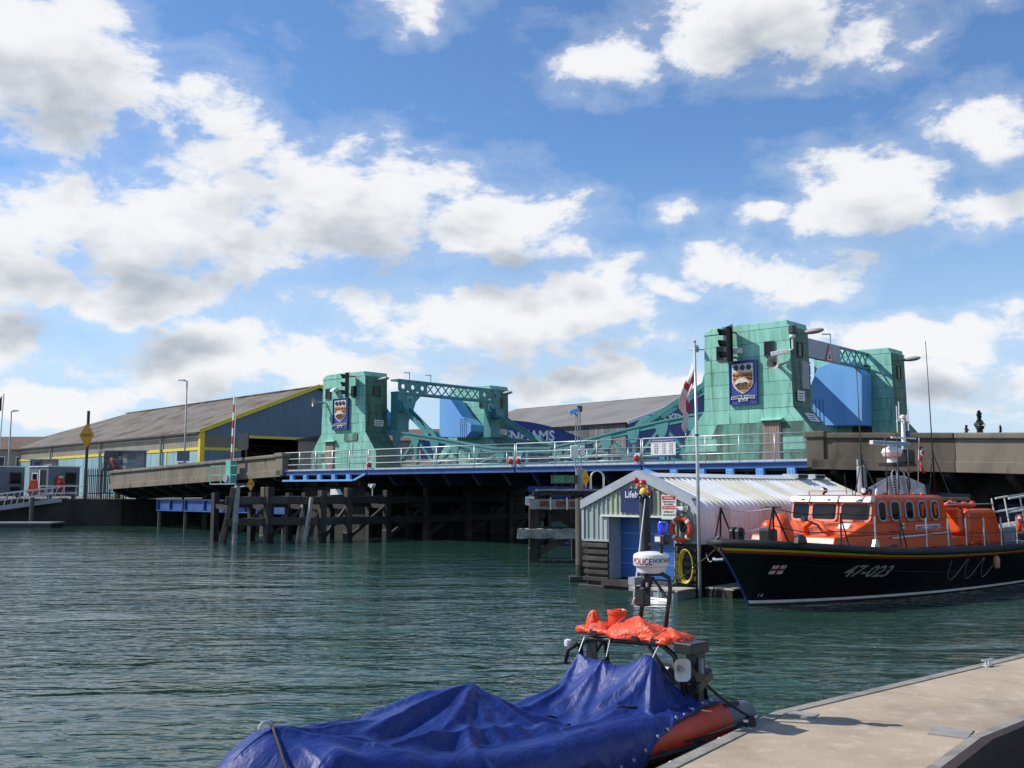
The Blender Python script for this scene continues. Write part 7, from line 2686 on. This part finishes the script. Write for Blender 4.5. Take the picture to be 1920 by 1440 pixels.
# quay edge rail and gangway down to a float
t = Thing('quay_railing', 'pale tube railing in front of the grey cabin', 'railing', W0, (-38, 85.7, zq))
for z in (2.75, 3.35):
    t.part('rail', MB().tube([(-40.3, 85.62, z), (-36.3, 85.62, z)], .035, 8), M['galv'])
for x in (-40.3, -39.2, -38.2, -37.2, -36.3):
    t.part('post', MB().tube([(x, 85.62, zq), (x, 85.62, 3.38)], .03, 8), M['galv'])
t = Thing('gangway', 'aluminium gangway with slanted rail posts at the left edge', 'gangway', W0, (-42, 83.5, 1.5))
ga, gb = Vector((-47.5, 82.6, .85)), Vector((-38.2, 85.2, 2.2))
for dy in (0, 1.1):
    o = Vector((0, dy, 0))
    t.part('side_beam', MB().bar(ga + o, gb + o, .10, .38), M['grey'])
    t.part('top_rail', MB().bar(ga + o + Vector((.25, 0, 1.32)), gb + o + Vector((-.6, 0, 1.05)), .07), M['alu'])
    t.part('mid_rail', MB().bar(ga + o + Vector((.1, 0, .7)), gb + o + Vector((-.3, 0, .6)), .05), M['alu'])
    for i in range(10):
        p = ga.lerp(gb, (i + .3) / 10) + o
        t.part('post', MB().bar(p, p + Vector((.42, 0, 1.22)), .06), M['alu'])
t.part('deck', MB().slab([ga + Vector((0, .05, .1)), gb + Vector((0, .05, .1)), gb + Vector((0, 1.05, .1)), ga + Vector((0, 1.05, .1))], (0, 0, .05)), M['grey'])
t = Thing('float_pontoon', 'low grey floating pontoon at the left edge below the gangway', 'pontoon', W0, (-42, 82, 0))
t.part('float', MB().box(-50, -37.2, 81.2, 83.4, -.4, .30), M['darkgrey'])
t.part('deck', MB().box(-50.1, -37.1, 81.1, 83.5, .303, .42), M['grey'])
for x in (-46, -40):
    t.part('pile', MB().tube([(x, 83.7, -1), (x, 83.7, 2.4)], .18, 10), M['steel_pile'])

diamond(-36.2, 84.9, 6.55, 8.75, 1.28, 'large amber diamond sign on a tall post at the left bank', 'POWER CABLE', post=(zq, 9.75, .13))
diamond(-17.2, 66.0, 2.95, 3.9, .52, 'small amber diamond sign above the left timber fender', 'POWER', post=(2.4, 3.6, .03))

M['fence'] = mat('black fence steel', (.02, .02, .022), (.03, .03, .032), rough=.5)
t = Thing('palisade_fence', 'black palisade fence between the grey cabin and the ramp', 'fence', W0, (-35, 86.6, zq))
t.part('rail', MB().box(-37.0, -33.3, 86.6, 86.66, 2.7, 2.78), M['fence'])
t.part('rail', MB().box(-37.0, -33.3, 86.6, 86.66, 4.2, 4.28), M['fence'])
for i in range(24):
    x = -37.0 + i * .158
    t.part('pale', MB().prism([(x, zq), (x + .07, zq), (x + .07, 4.7), (x + .035, 4.95), (x, 4.7)], 'y', 86.55, 86.59), M['fence'])
t.part('gate_frame', MB().tube([(-34.9, 86.5, zq), (-34.9, 86.5, 4.6), (-33.5, 86.5, 4.6), (-33.5, 86.5, zq)], .05, 8), M['fence'])
for x in (-35.6, -34.2):
    t.part('cranked_post', MB().tube([(x, 86.9, zq), (x, 86.9, 5.3), (x - .35, 86.9, 5.75)], .04, 6), M['grey'])
t = Thing('carved_post', 'curved faded red and yellow wooden post at the foot of the ramp', 'post', W0, (-33.6, 85.6, 3))
t.part('red_head', MB().tube([(-34.3, 85.5, 5.75), (-34.1, 85.5, 5.45), (-33.85, 85.5, 5.1), (-33.7, 85.5, 4.75)], [.10, .20, .26, .28], 10), mat('faded red wood', (.24, .07, .045), (.16, .055, .04), rough=.8, scale=4), smooth=True)
t.part('yellow_body', MB().tube([(-33.7, 85.5, 4.75), (-33.65, 85.5, 4.2), (-33.6, 85.5, 3.5), (-33.6, 85.5, 2.3)], [.28, .30, .30, .26], 10), mat('faded yellow wood', (.44, .28, .13), (.33, .19, .09), rough=.8, scale=4), smooth=True)


def hoarding(x0, x1, y, z0, z1, label, seed):
    r6 = random.Random(seed)
    t = Thing('poster_shelter', label, 'shelter', W0, ((x0 + x1) / 2, y, z0), 'poster shelters by the warehouse')
    t.part('roof', MB().box(x0 - .5, x1 + .1, y - .6, y + .5, z1, z1 + .10), M['white'])
    t.part('back', MB().box(x0, x1, y, y + .06, z0, z1 - .003), M['grey'])
    for x in (x0, (x0 + x1) / 2 - .3, x1):
        t.part('frame_post', MB().box(x - .06, x + .06, y - .1, y + .1, z0 - 2, z1 - .003), M['cabgrey'])
    cols = ['plaque_blue', 'white', 'panel_blue', 'cabgrey', 'letter_white', 'skyblue', 'rust']
    for i in range(9):
        a = x0 + .15 + r6.random() * (x1 - x0 - 1.1)
        b = z0 + .08 + r6.random() * (z1 - z0 - .75)
        t.part('poster', MB().box(a, a + r6.uniform(.4, .9), y - .012 - i * .004, y - .009 - i * .004, b, b + r6.uniform(.3, .6)), M[r6.choice(cols)])
    return t


hoarding(-36.6, -33.0, 90, 4.75, 6.5, 'glazed shelter with posters above the left ramp wall', 3)
hoarding(-47.6, -45.0, 99, 4.6, 6.0, 'smaller poster shelter behind the grey cabin', 8)
t = Thing('info_panel', 'brown speckled panel beside the poster shelter', 'panel', W0, (-35.9, 89.7, 4.6))
t.part('panel', MB().box(-36.6, -35.3, 89.6, 89.66, 4.7, 6.35), mat('speckled brown', (.10, .085, .07), (.28, .22, .18), rough=.7, scale=6, lo=.52, hi=.6))
t.part('leg', MB().box(-36.0, -35.9, 89.6, 89.66, zq, 4.698), M['cabgrey'])

# level crossing barrier by the left ramp
t = Thing('barrier', 'raised red and white striped barrier arm on a teal pedestal', 'barrier', BR, (-24.35, -.75, 3.4))
for i in range(8):
    za, zb = 5.15 + i * .57, 5.15 + (i + 1) * .57
    o = lambda z: (-24.42 + (z - 5) * .030, -.75, z)
    t.part('red_band' if i % 2 == 0 else 'white_band', MB().bar(o(za), o(zb), .13, .07), M['red'] if i % 2 == 0 else M['white'])
t.part('skirt_rod', MB().bar((-24.2, -.72, 5.2), (-24.05, -.72, 9.6), .05), M['galv'])
t.part('pedestal', MB().box(-24.75, -24.1, -1.0, -.45, 3.5, 5.1), M['teal_light'], bevel=.03)
t.part('counterweight', MB().lathe((-24.6, -1.05, 3.85), [(.02, -.05), (.28, -.04), (.28, .04), (.02, .05)], 16, 'y'), M['grey'])
t.part('platform', MB().box(-26.6, -23.2, -1.1, -.26, 3.42, 3.5), M['grey'])
for x in (-26.6, -25.2):
    t.part('rail_post', MB().bar((x, -1.05, 3.5), (x, -1.05, 4.75), .06), M['teal_light'])
for z in (4.1, 4.75):
    t.part('guard_rail', MB().bar((-26.6, -1.05, z), (-24.9, -1.05, z), .05), M['teal_light'])
    t.part('guard_rail', MB().bar((-24.0, -1.05, z), (-23.2, -1.05, z), .05), M['teal_light'])
t = Thing('signal_back_board', 'dark rounded back of a road signal behind the striped barrier', 'signal', BR, (-25, .7, 4.3))
t.part('board', MB().prism([(x + -25.15, z + 6.55) for x, z in rrect(1.3, 1.25, .2)], 'y', .65, .72), M['black'])
t.part('post', MB().tube([(-24.75, .7, 4.2), (-24.75, .7, 5.95)], .07, 8), M['black'])

t = Thing('twin_lamp', 'small white twin lamp under the bridge deck by the left pier', 'lamp', BR, (-9.0, -.7, 2.9))
t.part('stem', MB().tube([(-9.0, -.7, 2.6), (-9.0, -.7, 3.2)], .03, 6), M['white'])
for dx in (-.2, .22):
    t.part('lamp_head', MB().bar((-9.0, -.72, 3.2), (-9.0 + dx, -.8, 3.38), .22, .14), M['white'])

# gangway behind the lifeboat, at the right edge
t = Thing('gangway', 'white railed gangway sloping up behind the lifeboat at right', 'gangway', W0, (18, 38, 1.6))
for dy in (0, 1.0):
    ga, gb = Vector((18.3, 37.0 + dy, 1.7)), Vector((26.5, 38.6 + dy, 2.9))
    for h in (0, .55, 1.05):
        t.part('rail', MB().tube([ga + Vector((0, 0, h)), gb + Vector((0, 0, h))], .035 if h else .07, 8), M['white'])
    for i in range(8):
        p = ga.lerp(gb, i / 7)
        t.part('post', MB().tube([p, p + Vector((-.15, 0, 1.05))], .03, 8), M['white'])
t.part('deck', MB().slab([(18.3, 37.05, 1.7), (26.5, 38.65, 2.9), (26.5, 39.5, 2.9), (18.3, 37.95, 1.7)], (0, 0, .05)), M['grey'])
for x, y in ((19.2, 37.7), (24.0, 38.8)):
    t.part('pile', MB().tube([(x, y, -1), (x, y, 1.9)], .14, 10), M['steel_pile'])
t = Thing('blue_barge', 'dark blue hull lying behind the lifeboat stern', 'barge', W0, (18, 39.8, 0))
t.part('hull', MB().box(14.6, 30, 41.2, 43.5, -.5, 2.6), M['sign_navy'], bevel=.1)
t.part('rail', MB().tube([(14.7, 41.1, 2.75), (30, 41.1, 2.75)], .03, 6), M['white'])


# ---- trees over the right hand parapet
M['leaf'] = mat('dark evergreen leaf', (.018, .04, .016), (.03, .055, .02), rough=.6, scale=3, rnd=.3)
M['bark'] = mat('bark', (.07, .055, .04), rough=.9)


def tree(x, y, z0, h, r, seed, label, conical=True, n=2600):
    r7 = random.Random(seed)
    t = Thing('evergreen_tree', label, 'tree', W0, (x, y, z0), 'distant evergreens over the parapet')
    t.part('trunk', MB().tube([(x, y, z0), (x + .1, y, z0 + h * .5), (x, y, z0 + h * .95)], [.35, .2, .05], 8), M['bark'])
    tr_ = MB()
    for i in range(10):
        a, f = r7.uniform(0, 6.28), .25 + .06 * i
        tr_.tube([(x, y, z0 + h * f), (x + r * .6 * (1 - f) * math.cos(a), y + r * .6 * (1 - f) * math.sin(a), z0 + h * (f + .05))], [.08, .03], 5)
    t.part('limbs', tr_, M['bark'])
    cr = MB()
    for i in range(n):
        f = r7.random() ** 1.1
        prof = (1 - f) ** .6 if conical else math.sin(math.pi * min(1, f * .8 + .2))
        rad_ = r * prof * (.75 + .35 * math.sin(f * 37 + seed)) * math.sqrt(r7.random())
        a = r7.uniform(0, 6.28)
        p = Vector((x + rad_ * math.cos(a), y + rad_ * math.sin(a), z0 + h * (.12 + .88 * f)))
        s7 = r7.uniform(.12, .28)
        u = Vector((r7.uniform(-1, 1), r7.uniform(-1, 1), r7.uniform(-.4, 1))).normalized()
        v = u.orthogonal().normalized()
        cr.add([p - u * s7, p + v * s7 * .5, p + u * s7, p - v * s7 * .5], [(0, 1, 2, 3)])
    t.part('crown', cr, M['leaf'], kind='stuff')


tree(70.4, 150, zq, 12.6, 2.0, 3, 'tall dark cypress above the right hand parapet')
tree(68.4, 150, zq, 10.4, 1.2, 5, 'small dark bush left of the cypress', False, 1200)
tree(74.0, 151, zq, 10.4, 1.0, 9, 'small dark bush right of the cypress', False, 1200)
